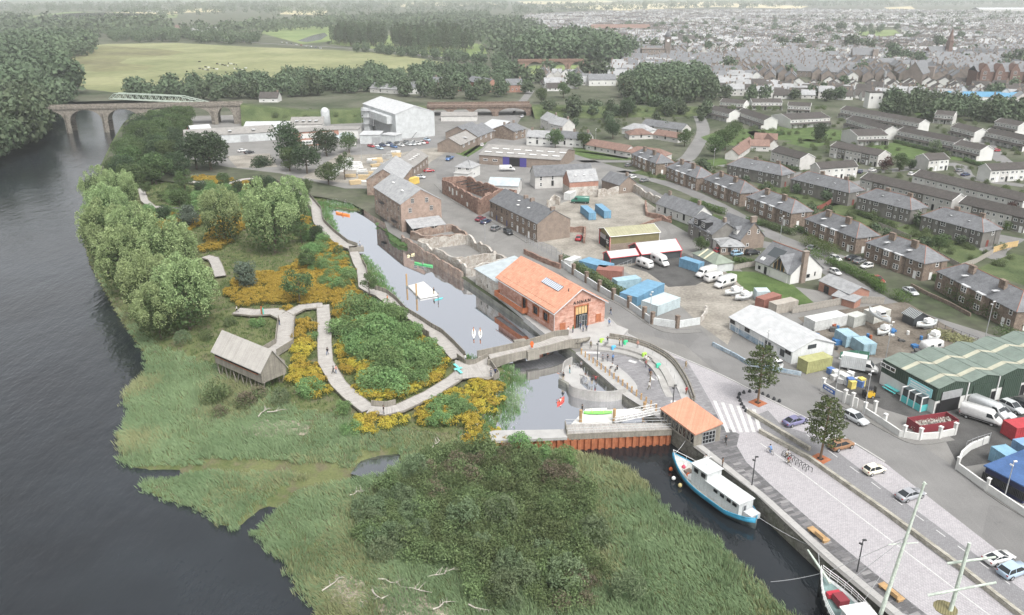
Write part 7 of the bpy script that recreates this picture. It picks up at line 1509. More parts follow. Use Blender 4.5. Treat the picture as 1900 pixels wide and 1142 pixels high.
t=empty('school','long dark red sandstone school with many gables at the right edge','school',G(1880,160));m_ds=mat('school_sandstone',(.15,.095,.078),.9)
mb=MB();mb.box((0,0,6),(70,14,12));mb.obj('wall',m_ds,t);roof_mb(70,14,12,4,'gable').obj('roof',m_slate,t)
for i in range(6):
 mb=MB();x=-30+i*12;mb.prism([V2(x-3.5,-9),V2(x+3.5,-9),V2(x+3.5,0),V2(x-3.5,0)],0,13);mb.add([(x-3.5,-9,13),(x+3.5,-9,13),(x,-9,18),(x-3.5,0,13),(x+3.5,0,13),(x,0,18)],[(0,1,2),(1,4,5,2),(3,0,2,5)]);mb.obj('gable_bay',m_ds,t)
 for z in(2,6,10):put('window',win_mesh(2.6,2.4,(2,1),m_frame,m_glass),t,(x,-9.05,z))
t=empty('blue_warehouse','long low warehouse with a bright blue roof beside the strip wood','warehouse',G(1840,190),-.12);mb=MB();mb.box((0,0,2.5),(60,22,5));mb.obj('wall',m_white,t);roof_mb(60,22,5,2,'gable').obj('roof',metal_sheet('blue_roof',(.10,.26,.40),.5),t)
t=empty('flat_school','low white flat roofed building among brown roofs behind the clump','hall',G(1352,150),.1);mb=MB();mb.box((0,0,3),(34,12,6));mb.obj('wall',m_white,t);mb=MB();mb.box((0,0,6.1),(35,13,.3));mb.obj('roof',m_whiteroof,t)
for i in range(6):put('window',win_mesh(3,1.4,(2,0),m_frame,m_glass),t,(-13+i*5,-6.02,2.5))
t=empty('far_factory','long white factory far off at the upper right','factory',G(1865,24),0);mb=MB();mb.box((0,0,6),(220,60,12));mb.obj('wall',m_white,t);roof_mb(220,60,12,6,'gable').obj('roof',m_whiteroof,t)
t=empty('town_hall_shed','wide shed with two brown roof bays left of the clock tower','shed',G(1150,60),0);mb=MB();mb.box((0,0,4),(110,30,8));mb.obj('wall',m_white,t);roof_mb(110,30,8,6,'gable').obj('roof',m_tilered,t)
t=empty('mobile_mast','slim lattice mobile phone mast above the estate terraces','mast',G(1633,198));mb=MB();mb.tube((0,0,0),(0,0,22),.35,.15,6);mb.obj('pole',m_steel,t)
for z in(19,21):mb=MB();mb.tube((0,0,z),(0,0,z+1.6),.8,.8,8);mb.obj('antenna',m_steel,t)
t=empty('mast_cabin','white rendered cabin tower at the foot of the mobile mast','cabin',G(1618,200));mb=MB();mb.box((0,0,5),(9,7,10));mb.obj('wall',m_white,t);mb=MB();mb.box((0,0,10.2),(9.6,7.6,.4));mb.obj('roof',m_tile,t)
for x in(-2.5,2.5):put('window',win_mesh(1.4,1.6,(0,1)),t,(x,-3.55,6))
for i,(px,py,L_,z,wl_,rf,lb)in enumerate(((1118,160,22,5,m_white,m_slate,'white house group left of the clump above the railway'),(1150,152,20,5.5,m_stone,m_slatelight,'large grey roofed house beside the clump above the railway'),(1080,158,18,4.5,m_white,m_slate,'white villa above the railway bank trees'),(1030,165,16,4,m_white,m_slatelight,'white cottage by the river reach above the arches'),(1165,150,16,6,m_brick,m_slate,'brick gabled house above the clump'),(955,172,12,5.5,m_brick,m_slate,'red house at the end of the lane above the arches'))):
 p=G(px,py);t=house('villa',lb,'house',V2(p.x-L_/2,p.y),V2(p.x+L_/2,p.y+2),11,z,4,'gable',wl_,rf);L2,W2=dims(t)
 for k in range(4):facade(t,L2,W2,'f',(-.38+.25*k)*L2,1.4,wS)
 mb=MB();mb.box((L2*.4,0,z+4.5),(1.2,.8,2));mb.obj('chimney',m_brickbrown,t)
# ==== VEHICLES
def wheel_mesh(r,w_):
 mb=MB();mb.tube((0,-w_/2,0),(0,w_/2,0),r,None,12,0);mb.tube((0,-w_/2-.01,0),(0,w_/2+.01,0),r*.62,None,10,1);return mb.mesh('wheel',[m_tyre,m_rim])
def ring(x,zb,zt,hw):return[(x,-hw*.9,zb),(x,hw*.9,zb),(x,hw,zb+(zt-zb)*.35),(x,hw*.97,zb+(zt-zb)*.75),(x,hw*.86,zt),(x,-hw*.86,zt),(x,-hw*.97,zb+(zt-zb)*.75),(x,-hw,zb+(zt-zb)*.35)]
CARS={'sedan':([(-2.4,.4,.82,.68),(-2.25,.24,.98,.86),(-1.2,.2,1.0,.92),(.2,.2,.96,.925),(1.2,.2,.92,.91),(2.1,.24,.8,.85),(2.4,.38,.64,.66)],[(-1.95,.98,.8),(-1.1,1.4,.64),(.15,1.45,.64),(1.15,.93,.8)],1.45,.33),'hatch':([(-1.85,.38,.9,.68),(-1.75,.24,1.0,.8),(-.9,.2,1.02,.83),(.3,.2,.98,.83),(1.1,.2,.95,.82),(1.6,.26,.82,.76),(1.83,.4,.66,.58)],[(-1.75,1.0,.72),(-1.35,1.45,.58),(.1,1.52,.6),(1.0,.96,.72)],1.15,.3),'suv':([(-2.3,.42,1.0,.74),(-2.2,.3,1.1,.9),(-1.1,.26,1.14,.95),(.3,.26,1.1,.95),(1.2,.26,1.06,.93),(2.0,.3,.95,.87),(2.3,.45,.75,.68)],[(-2.2,1.12,.84),(-1.8,1.62,.7),(.1,1.68,.72),(1.0,1.08,.84)],1.4,.37),'sports':([(-2.3,.4,.86,.7),(-2.15,.22,.95,.92),(-1.1,.18,.95,.97),(.2,.18,.86,.94),(1.2,.18,.82,.94),(2.0,.22,.7,.88),(2.3,.32,.55,.66)],[(-1.9,.95,.7),(-.8,1.2,.58),(.05,1.22,.58),(1.2,.83,.78)],1.4,.34),'van':([(-3.3,.45,2.5,.92),(-3.2,.4,2.58,.97),(1.2,.4,2.6,.98),(1.7,.4,2.5,.97),(2.45,.4,1.6,.96),(3.1,.4,1.2,.92),(3.4,.5,.9,.74)],None,2.05,.36),'motorhome':([(-3.2,.5,2.7,1.08),(-3.1,.42,2.85,1.12),(1.0,.42,2.85,1.12),(1.9,.42,2.5,1.08),(2.4,.42,1.5,1.0),(3.1,.42,1.15,.95),(3.35,.5,.9,.75)],None,2.1,.35),'caravan':([(-2.6,.6,2.0,1.0),(-2.4,.5,2.45,1.08),(1.8,.5,2.5,1.1),(2.3,.5,2.2,1.05),(2.6,.6,1.3,.95)],None,0,.3)}
PNT={k:paint('paint_'+k,c)for k,c in{'silver':(.5,.52,.53),'white':(.62,.62,.61),'purple':(.16,.155,.27),'bronze':(.26,.14,.07),'cream':(.74,.70,.58),'steel':(.30,.31,.33),'blue':(.06,.13,.28),'ice':(.36,.46,.56),'black':(.02,.022,.026),'red':(.33,.02,.03),'maroon':(.16,.03,.045),'green':(.03,.15,.11),'navy':(.03,.045,.10),'grey':(.16,.165,.17),'lightblue':(.25,.40,.52)}.items()}
_cm={}
def car(kind,col,rear,front,label,name='parked_car',cat='car',group=None,z=.03):
 a,b=G2(*rear),G2(*front);c=(a+b)/2;d=b-a;t=empty(name,label,cat,(c.x,c.y,z),math.atan2(d.y,d.x),group);st,gl,wx,wr=CARS[kind]
 k=(kind,col)
 if k not in _cm:
  L=[];mb=MB();mb.loft([ring(*s)for s in st]);L.append(('body',mb.mesh('body',PNT[col],True)))
  if gl:
   mb=MB();sh=lambda x:float(np.interp(x,[s[0]for s in st],[s[2]for s in st]))-.06
   rg=[[(x,-h-(.16 if 0<i<len(gl)-1 else 0),sh(x)),(x,h+(.16 if 0<i<len(gl)-1 else 0),sh(x)),(x,h,z_),(x,-h,z_)]for i,(x,z_,h)in enumerate(gl)];mb.loft(rg);L.append(('glass',mb.mesh('glass',m_carglass)))
   mb=MB();g=gl[1:-1];mb.loft([[(x,-h-.02,z_-.03),(x,h+.02,z_-.03),(x,h-.02,z_+.03),(x,-h+.02,z_+.03)]for x,z_,h in g])
   for s in(-1,1):
    for i in range(len(gl)-1):
     if i!=1:mb.tube((gl[i][0],s*gl[i][2],gl[i][1]),(gl[i+1][0],s*gl[i+1][2],gl[i+1][1]),.045,None,4)
    xm=(gl[1][0]+gl[2][0])/2;mb.tube((xm,s*(gl[1][2]+.17),sh(xm)),(xm,s*gl[1][2],gl[1][1]),.05,None,4)
   L.append(('roof',mb.mesh('roof',PNT[col])))
  elif kind!='caravan':
   mb=MB();mb.quad((1.78,-.85,2.38),(2.5,-.86,1.58),(2.5,.86,1.58),(1.78,.85,2.38));L.append(('windscreen',mb.mesh('windscreen',m_carglass)))
   for s in(-1,1):
    hw=st[2][3]+.015;mb=MB();mb.quad((1.0,s*hw,1.5),(2.2,s*hw,1.5),(1.75,s*(hw-.04),2.2),(1.0,s*(hw-.03),2.2));L.append(('side_window',mb.mesh('side_window',m_carglass)))
    if kind=='motorhome':mb=MB();mb.box((-1.4,s*(hw+.01),1.8),(1.4,.04,.7));L.append(('side_window',mb.mesh('side_window',m_carglass)))
   if kind=='motorhome':mb=MB();mb.box((-1,0,2.9),(1.2,.9,.1));L.append(('roof_hatch',mb.mesh('roof_hatch',m_lead)))
   mb=MB();mb.box((0,0,.62),(6.0,1.98,.14));L.append(('side_trim',mb.mesh('side_trim',m_black)))
  else:
   for s in(-1,1):
    for x in(-1.3,.9):mb=MB();mb.box((x,s*1.095,1.65),(.9,.05,.6));L.append(('side_window',mb.mesh('side_window',m_carglass)))
   mb=MB();mb.box((2.42,0,1.75),(.1,1.4,.6));L.append(('front_window',mb.mesh('front_window',m_carglass)));mb=MB();mb.tube((2.5,0,.55),(3.5,0,.5),.06,None,5);L.append(('tow_bar',mb.mesh('tow_bar',m_steeld)))
  x0,x1,zf,zr_=st[0][0],st[-1][0],st[-1][2],st[0][2]
  for s in(-1,1):
   if kind!='caravan':mb=MB();mb.box((x1-.12,s*st[-1][3]*.98,min(.8,zf)-.06),(.22,.26,.13));L.append(('headlight',mb.mesh('headlight',m_lamp)))
   mb=MB();mb.box((x0+.06,s*st[0][3]*.95,min(zr_,1.1)-.1),(.14,.24,.16));L.append(('tail_light',mb.mesh('tail_light',m_tail)))
  _cm[k]=(L,wheel_mesh(wr,.22))
 L,wm=_cm[k];hw=max(s[3]for s in st)
 for nm,me in L:put(nm,me,t)
 for x in((-wx,wx)if wx else(0,)):
  for s in(-1,1):put('wheel',wm,t,(x,s*(hw-.1),wr))
 return t
for k,c,a,b,lb in(('sedan','purple',(1453,793),(1496,781),'mauve saloon car parked alone in the first paved bay'),('suv','bronze',(1537,838),(1583,826),'bronze brown estate car behind the second young pine'),('hatch','cream',(1603,882),(1640,873),'small cream hatchback with dark glass roof on the quay'),('sedan','steel',(1661,932),(1715,916),'grey saloon car behind the tall ship mast'),('sports','white',(1826,1049),(1877,1033),'white sports car with black rear deck near the bottom right'),('suv','ice',(1853,1075),(1906,1056),'pale blue crossover car at the bottom right edge'),('suv','silver',(1568,772),(1607,793),'silver off roader driving along the quay road'),('sedan','silver',(1839,760),(1877,779),'silver saloon beside the white van in front of the green units'),('suv','silver',(1857,752),(1898,772),'silver off roader second from the white van'),('sedan','black',(1882,750),(1915,764),'black car at the right end of the green units'),('sedan','maroon',(880,414),(903,405),'maroon car parked at the upper end of the stone terrace'),('sedan','navy',(890,419),(913,410),'dark blue car parked beside the maroon one'),('suv','grey',(908,433),(932,422),'dark grey people carrier in front of the stone terrace'),('suv','black',(936,430),(950,439),'black pickup with red crates by the terrace doors'),('sedan','red',(786,320),(806,319),'red car parked beside the brick store'),('sedan','silver',(769,330),(790,332),'silver car parked in front of the mill range'),('hatch','white',(890,276),(899,267),'white car on the verge of the brick street sheds'),('sedan','red',(1072,449),(1076,441),'small dark red car in the workshop yard'),('sedan','grey',(1500,466),(1512,461),'grey car half hidden by the bright bush on the side street'),('hatch','white',(1541,480),(1560,488),'white car parked beside the bright long hedge'),('sedan','black',(1573,484),(1590,480),'first black car in front of the middle stone block'),('sedan','grey',(1586,491),(1603,485),'dark car between the black car and the white van'),('hatch','white',(1540,505),(1558,513),'white car behind the white gabled house'),('hatch','lightblue',(1357,476),(1377,473),'light blue car beside the brown gabled house'),('suv','black',(1384,474),(1408,471),'black car beside the light blue one'),('hatch','red',(1328,470),(1343,468),'red car by the extension wall'),('sedan','silver',(1676,538),(1702,552),'silver car on the street below the nearest stone block'),('sedan','red',(1618,517),(1638,528),'red car behind the bright hedge'),('hatch','white',(1166,333),(1181,330),'white car at the corner of the junction block'),('sedan','grey',(1188,339),(1203,336),'dark car beside the white one at the junction block'),('hatch','grey',(1160,311),(1172,308),'grey car on the drive of the junction block'),('hatch','white',(1610,320),(1627,317),'white car behind the red tree terrace'),('hatch','white',(1683,328),(1698,324),'white car at the end of the stepped white terrace'),('sedan','grey',(1770,321),(1790,317),'grey car on the estate road'),('sedan','navy',(1782,328),(1800,325),'dark blue car next to the grey one on the estate road'),('hatch','red',(1842,282),(1857,281),'red car in front of the canopied terrace at the right'),('hatch','navy',(1592,324),(1600,319),'dark car beside the stepped terraces'),('sedan','black',(455,286),(470,284),'black car in the factory yard beside the round dark tree'),('sedan','white',(444,283),(456,281),'white car behind the black one in the factory yard'),('sedan','black',(952,213),(957,207),'dark car passing under the road arch'),('sedan','silver',(966,220),(972,216),'silver car just out of the road arch')):
 car(k,c,a,b,lb)
for i,(x,y,c)in enumerate(((160,575,'red'),(205,568,'white'),(248,598,'ice'),(278,566,'navy'),(318,562,'silver'),(395,580,'blue'),(438,545,'grey'),(470,566,'white'),(350,548,'navy'),(545,556,'silver'),(600,536,'white'),(640,550,'white'),(690,540,'white'),(722,536,'red'),(740,508,'ice'),(530,535,'grey'),(155,500,'black'),(590,555,'silver'))):
 px,py=660+x/5.588,170+y/5.588;car('sedan',c,(px-6,py-1),(px+6,py+2),c.replace('ice','pale blue')+' car in the factory car park, '+('in the left part of the front row','middle of the rows','towards the brick sheds')[min(2,int((px-680)/38))],group='cars in the factory car park')
for k,c,a,b,lb,nm in(('van','white',(1784,770),(1853,792),'long white panel van in front of the open green unit','panel_van'),('van','silver',(1808,758),(1856,778),'paler van half hidden behind the long white van','panel_van'),('van','white',(904,263),(917,254),'white van parked along the brick street sheds','panel_van'),('van','green',(1090,378),(1063,377),'green van parked in the derelict yard','panel_van'),('van','white',(925,318),(957,318),'white van loading at the depot shed','panel_van'),('hatch','white',(1617,496),(1598,499),'small white van at the end of the parked cars row','panel_van'),('motorhome','white',(1206,482),(1243,500),'white motorhome in front of the larger dark shed','motorhome'),('caravan','white',(1180,491),(1212,503),'white touring caravan beside the motorhome','caravan'),('van','white',(1331,506),(1288,519),'white camper van at the back of the three by the lawn','camper_van'),('caravan','white',(1347,517),(1298,529),'white caravan between the camper van and the motorhome','caravan'),('motorhome','white',(1369,525),(1320,539),'white motorhome at the front of the three by the lawn','motorhome'),('caravan','white',(1712,655),(1742,648),'derelict white caravan body behind the green units','caravan')):
 car(k,c,a,b,lb,nm,nm.replace('_',' '))
def truck(col,rear,front,label,box=True):
 t=car('van',col,rear,front,label,'lorry','lorry');b_=[c for c in t.children if c.name.startswith('body')][0];mb=MB();mb.loft([ring(*s)for s in[(1.0,.45,2.3,.95),(1.7,.4,2.3,.95),(2.45,.4,1.6,.96),(3.1,.4,1.2,.92),(3.4,.5,.9,.74)]]);b_.data=mb.mesh('cab',PNT[col],True);b_.name='cab'
 mb=MB();mb.box((-1.3,0,1.95 if box else .95),(4.6,2.2,2.6 if box else .5));mb.obj('box_body' if box else 'flat_bed',m_whitemetal if box else PNT[col],t);return t
truck('white',(1568,684),(1622,694),'white box lorry parked behind the fish crates wall');truck('blue',(843,292),(825,303),'blue flatbed lorry outside the timber yard gate',False)
# ---- containers, cabins, yard clutter
CC={}
def container(a,b,col,label,w_=2.45,h=2.6,name='shipping_container',z=.02,dz=0):
 a,b=G2(*a),G2(*b);L_=(b-a).length;d=b-a;c=(a+b)/2;t=empty(name,label,'container',(c.x,c.y,z+dz),math.atan2(d.y,d.x))
 if col not in CC:CC[col]=mat('container_paint_%d'%len(CC),col,.6,.14,.7,5,.15,streak=.25)
 m=CC[col];mb=MB();mb.box((0,0,h/2),(L_-.1,w_-.14,h-.1));mb.box((0,0,h-.06),(L_,w_,.1))
 n=int(L_/.42)
 for i in range(n):
  for s in(-1,1):mb.box((-L_/2+(i+.5)*L_/n,s*(w_/2-.05),h/2),(.2,.07,h-.3))
 mb.obj('body',m,t);mb=MB()
 for x in(-1,1):
  for y in(-1,1):mb.box((x*(L_/2-.06),y*(w_/2-.06),h/2),(.14,.14,h+.02))
 mb.obj('frame',m,t)
 for s in(-1,1):mb=MB();mb.box((L_/2+.02,s*w_*.24,h/2),(.06,w_*.44,h-.3));dr=mb.obj('door',m,t);mb=MB();mb.tube((L_/2+.08,s*w_*.1,.2),(L_/2+.08,s*w_*.1,h-.2),.03,None,4);mb.obj('lock_bar',m_steel,dr)
 return t
BL,LB,PB,RD,WH=(.14,.28,.40),(.29,.42,.48),(.44,.51,.53),(.26,.12,.095),(.53,.54,.53)
for a,b,c,lb,w_ in(((1083,395),(1099,409),BL,'left blue container in the derelict yard',2.5),((1110,392),(1127,406),BL,'right blue container in the derelict yard beside the upturned boat',2.5),((1083,497),(1130,510),BL,'blue container roof behind the start of the pillared wall hedge',4.5),((1108,513),(1155,517),RD,'rusty red container between the blue ones along the hedge',4.2),((1140,537),(1184,531),LB,'pale turquoise container behind the hedge',3),((1165,566),(1216,540),BL,'larger blue container against the pillared wall',5),((1204,582),(1246,566),PB,'whitish ribbed container at the end of the yard wall',5),((1265,494),(1300,505),BL,'bright blue lorry box beside the striped hut',2.6),((1052,372),(1063,366),WH,'white container beside the barn and the green van',2.6),((1408,573),(1440,563),RD,'rust red container roof along the lawn fence',2.6),((1432,582),(1472,573),(.36,.33,.29),'grey rusted container behind the boat shed roof',2.6),((1400,556),(1424,556),PB,'small pale blue store with a rusty roof by the lawn',3),((1052,500),(1072,492),WH,'white box store at the workshop fence',2.4),((1846,852),(1925,905),(.20,.36,.47),'long blue ribbed container beside the navy unit',2.8),((1868,812),(1920,805),(.40,.05,.06),'bright red container behind the blue one at the right edge',3),((1886,838),(1940,872),(.18,.3,.45),'second blue container at the right edge',3),((756,345),(774,340),(.62,.45,.12),'yellow and white box container beside the silver car',2.4),((1500,612),(1560,600),WH,'white portable building in the scrap yard',3.4),((1574,606),(1596,600),(.45,.46,.43),'grey cabin beside the white portable building',2.6),((1558,630),(1580,645),LB,'light blue open shed in the scrap yard',3),((1590,645),(1612,660),LB,'light blue shed second in the scrap yard row',3),((1610,598),(1640,590),(.5,.5,.46),'pale cabin with boat on top in the scrap yard',3)):
 container(a,b,c,lb,w_)
t=container((1487,690),(1533,680),(.34,.34,.16),'olive green portable cabin beside the boat shed gable',2.8,2.7,'portable_cabin')
for x in(-.7,.5):put('window',win_mesh(.9,.9,(1,0)),t,(-2.75,x,1.2),-math.pi/2)
sk_=empty('skip','dark red open skip heaped with white shells behind the white wall','skip',G(1728,793));sk_.rotation_euler=(0,0,.25);m_mar=plain('maroon_steel',(.20,.03,.04),.7)
for s in(-1,1):mb=MB();mb.box((0,s*1.5,.9),(8,.12,1.5));mb.obj('side',m_mar,sk_);mb=MB();mb.box((s*4,0,.9),(.12,3,1.7));mb.obj('end',m_mar,sk_)
V,F,T,_,_=leafcloud(1600,[(x,0,.5)for x in(-3,-1.5,0,1.5,3)],np.array([[1.3,1.3,1.0]]*5),.22);o=put('shell_heap',npmesh('shell_heap',V,F,mat('shells',(.5,.48,.43),.9)),sk_);o['kind']='stuff'
for i,(px,py)in enumerate(((352,243),(362,241))):t=empty('skip','bright red skip on the factory roof edge, '+('left' if i==0 else 'right')+' one of the pair','skip',G(px,py,2));mb=MB();mb.box((0,0,1),(4,2.5,2.4),.3,0,1.15);mb.obj('shell',plain('skip_red_%d'%i,(.55,.04,.06)),t)
tg=empty('picnic_table','turquoise picnic bench against the white base of the green units','bench',G(1654,727));tg.rotation_euler=(0,0,math.atan2(gd.y,gd.x))
for y,z,w_ in((0,.75,.8),(-.7,.45,.3),(.7,.45,.3)):mb=MB();mb.box((0,y,z),(3.2,w_,.08));mb.obj('board',m_teal,tg)
for x in(-1.2,1.2):mb=MB();mb.tube((x,-.8,0),(x,.2,.75),.05,None,4);mb.tube((x,.8,0),(x,-.2,.75),.05,None,4);mb.obj('leg',m_teal,tg)
fk=empty('forklift','yellow forklift truck behind the fish crate wall','forklift',G(1611,738));m_yel=plain('yellow_paint',(.6,.38,.03))
for n_,c,d,m in(('body',(0,0,.7),(1.9,1.1,.9),m_yel),('counterweight',(-.8,0,.8),(.5,1.1,1.1),m_black),('roof_guard',(0,0,2.1),(1.4,1.1,.08),m_black),('mast',(1.05,0,1.2),(.12,.9,2.3),m_steeld),('fork',(1.6,0,.15),(1.0,.7,.06),m_steeld)):mb=MB();mb.box(c,d);mb.obj(n_,m,fk)
for x in(-.6,.6):
 for y in(-.5,.5):mb=MB();mb.box((x,y,1.6),(.07,.07,1.0));mb.obj('post',m_black,fk);put('wheel',wheel_mesh(.3,.2),fk,(x,y,.3))
g=random.Random(5)
for i in range(16):
 px,py=(1538+g.uniform(0,62),700+g.uniform(0,14));py=694+(px-1538)*.36+g.uniform(-3,12);p=G(px,py);mb=MB();h=g.uniform(.8,1.7);mb.box((0,0,h/2),(1.1,1.1,h));mb.box((0,0,h+.04),(1.2,1.2,.08));o=mb.obj('fish_crate',[mat('crate_%d'%i,g.choice([(.62,.63,.62),(.66,.66,.64),(.5,.5,.49),(.6,.5,.15),(.1,.18,.4)]),.7)]);o.location=(p.x,p.y,.02);o.rotation_euler=(0,0,g.uniform(0,1));tag(o,'stacked fish crate bin inside the white wall','crate','fish crate bins behind the white wall')
m_pack=[mat('sawn_timber',(.50,.39,.24),.8,.12,.5,6,.2),mat('white_wrap',(.66,.67,.66),.6),mat('grey_pack',(.34,.34,.33),.8)]
for i,p in enumerate(scatter(GL([(640,320),(668,300),(720,292),(735,303),(690,330),(660,345)]),6.5)+scatter(GL([(690,288),(830,276),(850,272),(845,280),(700,297)]),6.5)):
 mb=MB();h=g.uniform(.8,2.2);k=g.choice((0,0,1,2))
 for j in range(max(1,int(h/.6))):mb.box((g.uniform(-.1,.1),0,.1+.3+j*.6),(g.uniform(4,5),1.2,.52))
 o=mb.obj('timber_stack',m_pack[k]);o.location=(p.x,p.y,0);o.rotation_euler=(0,0,g.uniform(-.3,.5));tag(o,('stack of sawn pale timber','stack of white wrapped packs','stack of grey packs')[k]+' in the timber yard','stack','stacks of packs in the timber yard');o['kind']='thing'
for i in range(7):
 a=G2(612+i*6.3,333-i*4.6);mb=MB()
 for j in range(3):mb.box((0,0,.5+j*1.0),(2.6,1.6,.92))
 o=mb.obj('pallet_stack',m_pack[1]);o.location=(a.x,a.y,0);tag(o,'tall white wrapped stack in the wall of packs beside the island trees','stack','white wrapped wall of stacks')
g=random.Random(9)
for i in range(34):
 px,py=g.uniform(1490,1760),0;py=600+(px-1490)*.1+g.uniform(0,45);p=G(px,py);k=i%4;c=[(.05,.16,.35),(.33,.10,.05),(.6,.6,.58),(.08,.08,.08)][g.randrange(4)];mb=MB()
 if k==0:mb.tube((0,0,0),(0,0,.9),.32,None,10);nm,lb='oil_drum','drum'
 elif k==1:mb.tube((-.8,0,.2),(.8,.4,.5),.12,None,5);mb.tube((-.6,.5,.2),(.9,-.2,.7),.1,None,5);mb.box((0,0,.2),(1.2,.7,.35),.4);nm,lb='scrap_heap','heap of scrap metal'
 elif k==2:mb.box((0,0,.5),(1.4,1.0,1.0),.3);mb.box((0,0,1.03),(1.5,1.1,.06),.3);nm,lb='crate','crate'
 else:mb.box((0,0,.35),(2.2,1.2,.5),.5);mb.tube((-.7,-.7,.3),(-.7,.7,.3),.3,None,8);mb.tube((.7,-.7,.3),(.7,.7,.3),.3,None,8);nm,lb='trailer','rusting small trailer'
 o=mb.obj(nm,mat('scrap_%d'%i,c,.8));o.location=(p.x,p.y,0);o.rotation_euler=(0,0,g.uniform(0,3));tag(o,{(.05,.16,.35):'blue ',(.33,.10,.05):'rusty ',(.6,.6,.58):'white ',(.08,.08,.08):'black '}[c]+lb+' lying in the scrap yard',nm.replace('_',' '),'odds and ends in the scrap yard')
# ---- boats
def hull(L_,B,sheer,keel,n=18,full=.55):
 """half breadth, sheer and keel by station; +x is the bow"""
 R_=[]
 for i in range(n+1):
  t=i/n;x=-L_/2+L_*t;b=B/2*(min(1,(t/.18)**.5*.75+.25*min(1,t/.3))if t<.3 else 1)*(1 if t<full else max(.02,1-((t-full)/(1-full))**2.1));zs=sheer(t);R_.append((x,b,zs,keel(t)))
 return R_
def hull_mesh(st,m_,mi=(0,1),band=.75,deck=None):
 mb=MB();rings=[[(x,0,k),(x,b*.62,k+(s-k)*.3),(x,b*.93,s-band),(x,b,s),(x,b-.12,s),(x,b-.12,s-.5 if deck is None else deck),(x,-b+.12,s-.5 if deck is None else deck),(x,-b+.12,s),(x,-b,s),(x,-b*.93,s-band),(x,-b*.62,k+(s-k)*.3)]for x,b,s,k in[(x,max(b,.16),s,k)for x,b,s,k in st]]
 n=11;o=0;mb.v=[p for r in rings for p in r]
 for i in range(len(rings)-1):
  for j in range(n):mb.f.append((i*n+j,i*n+(j+1)%n,(i+1)*n+(j+1)%n,(i+1)*n+j));mb.m.append({2:1,8:1,3:1,7:1,5:2,4:3,6:3}.get(j,0))
 mb.f+=[tuple(range(n))[::-1],tuple(range((len(rings)-1)*n,len(rings)*n))];mb.m+=[0,0];return mb.mesh('hull',m_,True)
bow,stern=G2(1249,840,.0),G2(1404,964,-1.3);c=(bow+stern)/2;d=bow-stern
bt=empty('fishing_boat','blue and white wooden fishing boat with white wheelhouse moored at the quay','boat',(c.x,c.y,RW),math.atan2(d.y,d.x));Lb=d.length
m_bblue=mat('boat_blue',(.04,.24,.38),.55,.15,.8,6,.15);m_bwhite=mat('boat_white',(.50,.52,.52),.6,.1,.6,7,.15,streak=.4);m_bdeck=mat('boat_deck',(.44,.44,.41),.85,.2,1,8,.2);m_bhull=mat('weathered_hull',(.035,.05,.055),.8,.4,.8,5,.35,col2=(.12,.14,.14))
st=hull(Lb,5.0,lambda t:1.55+1.35*max(0,(t-.45)/.55)**1.8+.25*max(0,(.25-t)/.25),lambda t:-.7+.5*max(0,(t-.8)/.2));put('hull',hull_mesh(st,[m_bhull,m_bblue,m_bdeck,m_bwhite],deck=None),bt)
for s in(-1,1):mb=MB();mb.path([(x,s*b,z+.04)for x,b,z,k in st],.09,5);mb.obj('rubbing_strake',m_bblue,bt)
def bx(name,m,c,d,par=bt,taper=1):mb=MB();mb.box(c,d,0,0,taper);return mb.obj(name,m,par)
cab=bx('cabin',m_bwhite,(-3.6,0,2.2),(7.0,2.9,2.4));bx('cabin_roof',m_bwhite,(-3.6,0,3.45),(7.3,3.3,.12))
whs=bx('wheelhouse',m_bwhite,(1.5,0,2.9),(3.4,3.0,3.6));bx('wheelhouse_roof',m_bwhite,(1.5,0,4.78),(3.8,3.4,.14))
for x in(-6.2,-5.0,-3.6,-2.2):put('window',win_mesh(.8,.5,(0,0),m_black,m_glass),bt,(x,-1.47,2.6));put('window',win_mesh(.8,.5,(0,0),m_black,m_glass),bt,(x,1.47,2.6),math.pi)
for x in(.6,2.2):put('window',win_mesh(.9,.7,(0,0),m_black,m_glass),bt,(x,-1.52,3.7));put('window',win_mesh(.9,.7,(0,0),m_black,m_glass),bt,(x,1.52,3.7),math.pi)
for y in(-1,0,1):put('window',win_mesh(.8,.8,(0,0),m_black,m_glass),bt,(3.22,y,3.7),math.pi/2)
put('door',win_mesh(.75,1.6,(0,0),m_steel,m_glassg,'door'),bt,(-7.12,.3,1.3),-math.pi/2);put('door',win_mesh(.8,1.9,(0,0),m_steel,m_glassg,'door'),bt,(1.4,-1.53,1.5))
mb=MB();mb.tube((1.5,0,4.8),(1.5,0,7.6),.07,.04,6);mb.tube((1.5,-.7,6.3),(1.5,.7,6.3),.04,None,4);mb.obj('mast',m_frame,bt);bx('deck_locker',m_lead,(-8.0,-.4,1.5),(1.6,1.9,.9));bx('winch',m_brickbrown,(5.0,.3,1.75),(1.2,1.2,.6));bx('hatch',m_steeld,(3.9,-.4,1.6),(1.0,.8,.3));bx('life_raft',m_frame,(3.6,1.0,1.8),(1.1,.7,.7))
m_orange=plain('orange_buoy',(.62,.13,.03));m_pink=plain('pink_buoy',(.55,.08,.13))
for x,y,z,m in((6.4,.2,1.9,m_pink),(-2.0,-1.95,1.35,m_pink),(-2.5,-2.0,1.35,m_frame),(-6.9,-1.6,1.3,m_pink),(6.7,-.4,1.9,m_frame),(4.5,.9,1.7,m_orange)):mb=MB();mb.lathe([(.1,-.35),(.3,-.2),(.34,.1),(.2,.35),(.05,.45)],(x,y,z),8);mb.obj('buoy',m,bt,True)
for s in(-1,1):mb=MB();q=[(x,s*(b-.05),z+.65)for x,b,z,k in st[12:]];mb.path(q,.04,4);[mb.tube((x,y,z-.65),(x,y,z),.03,None,4)for x,y,z in q[::2]];mb.obj('bow_rail',m_frame,bt)
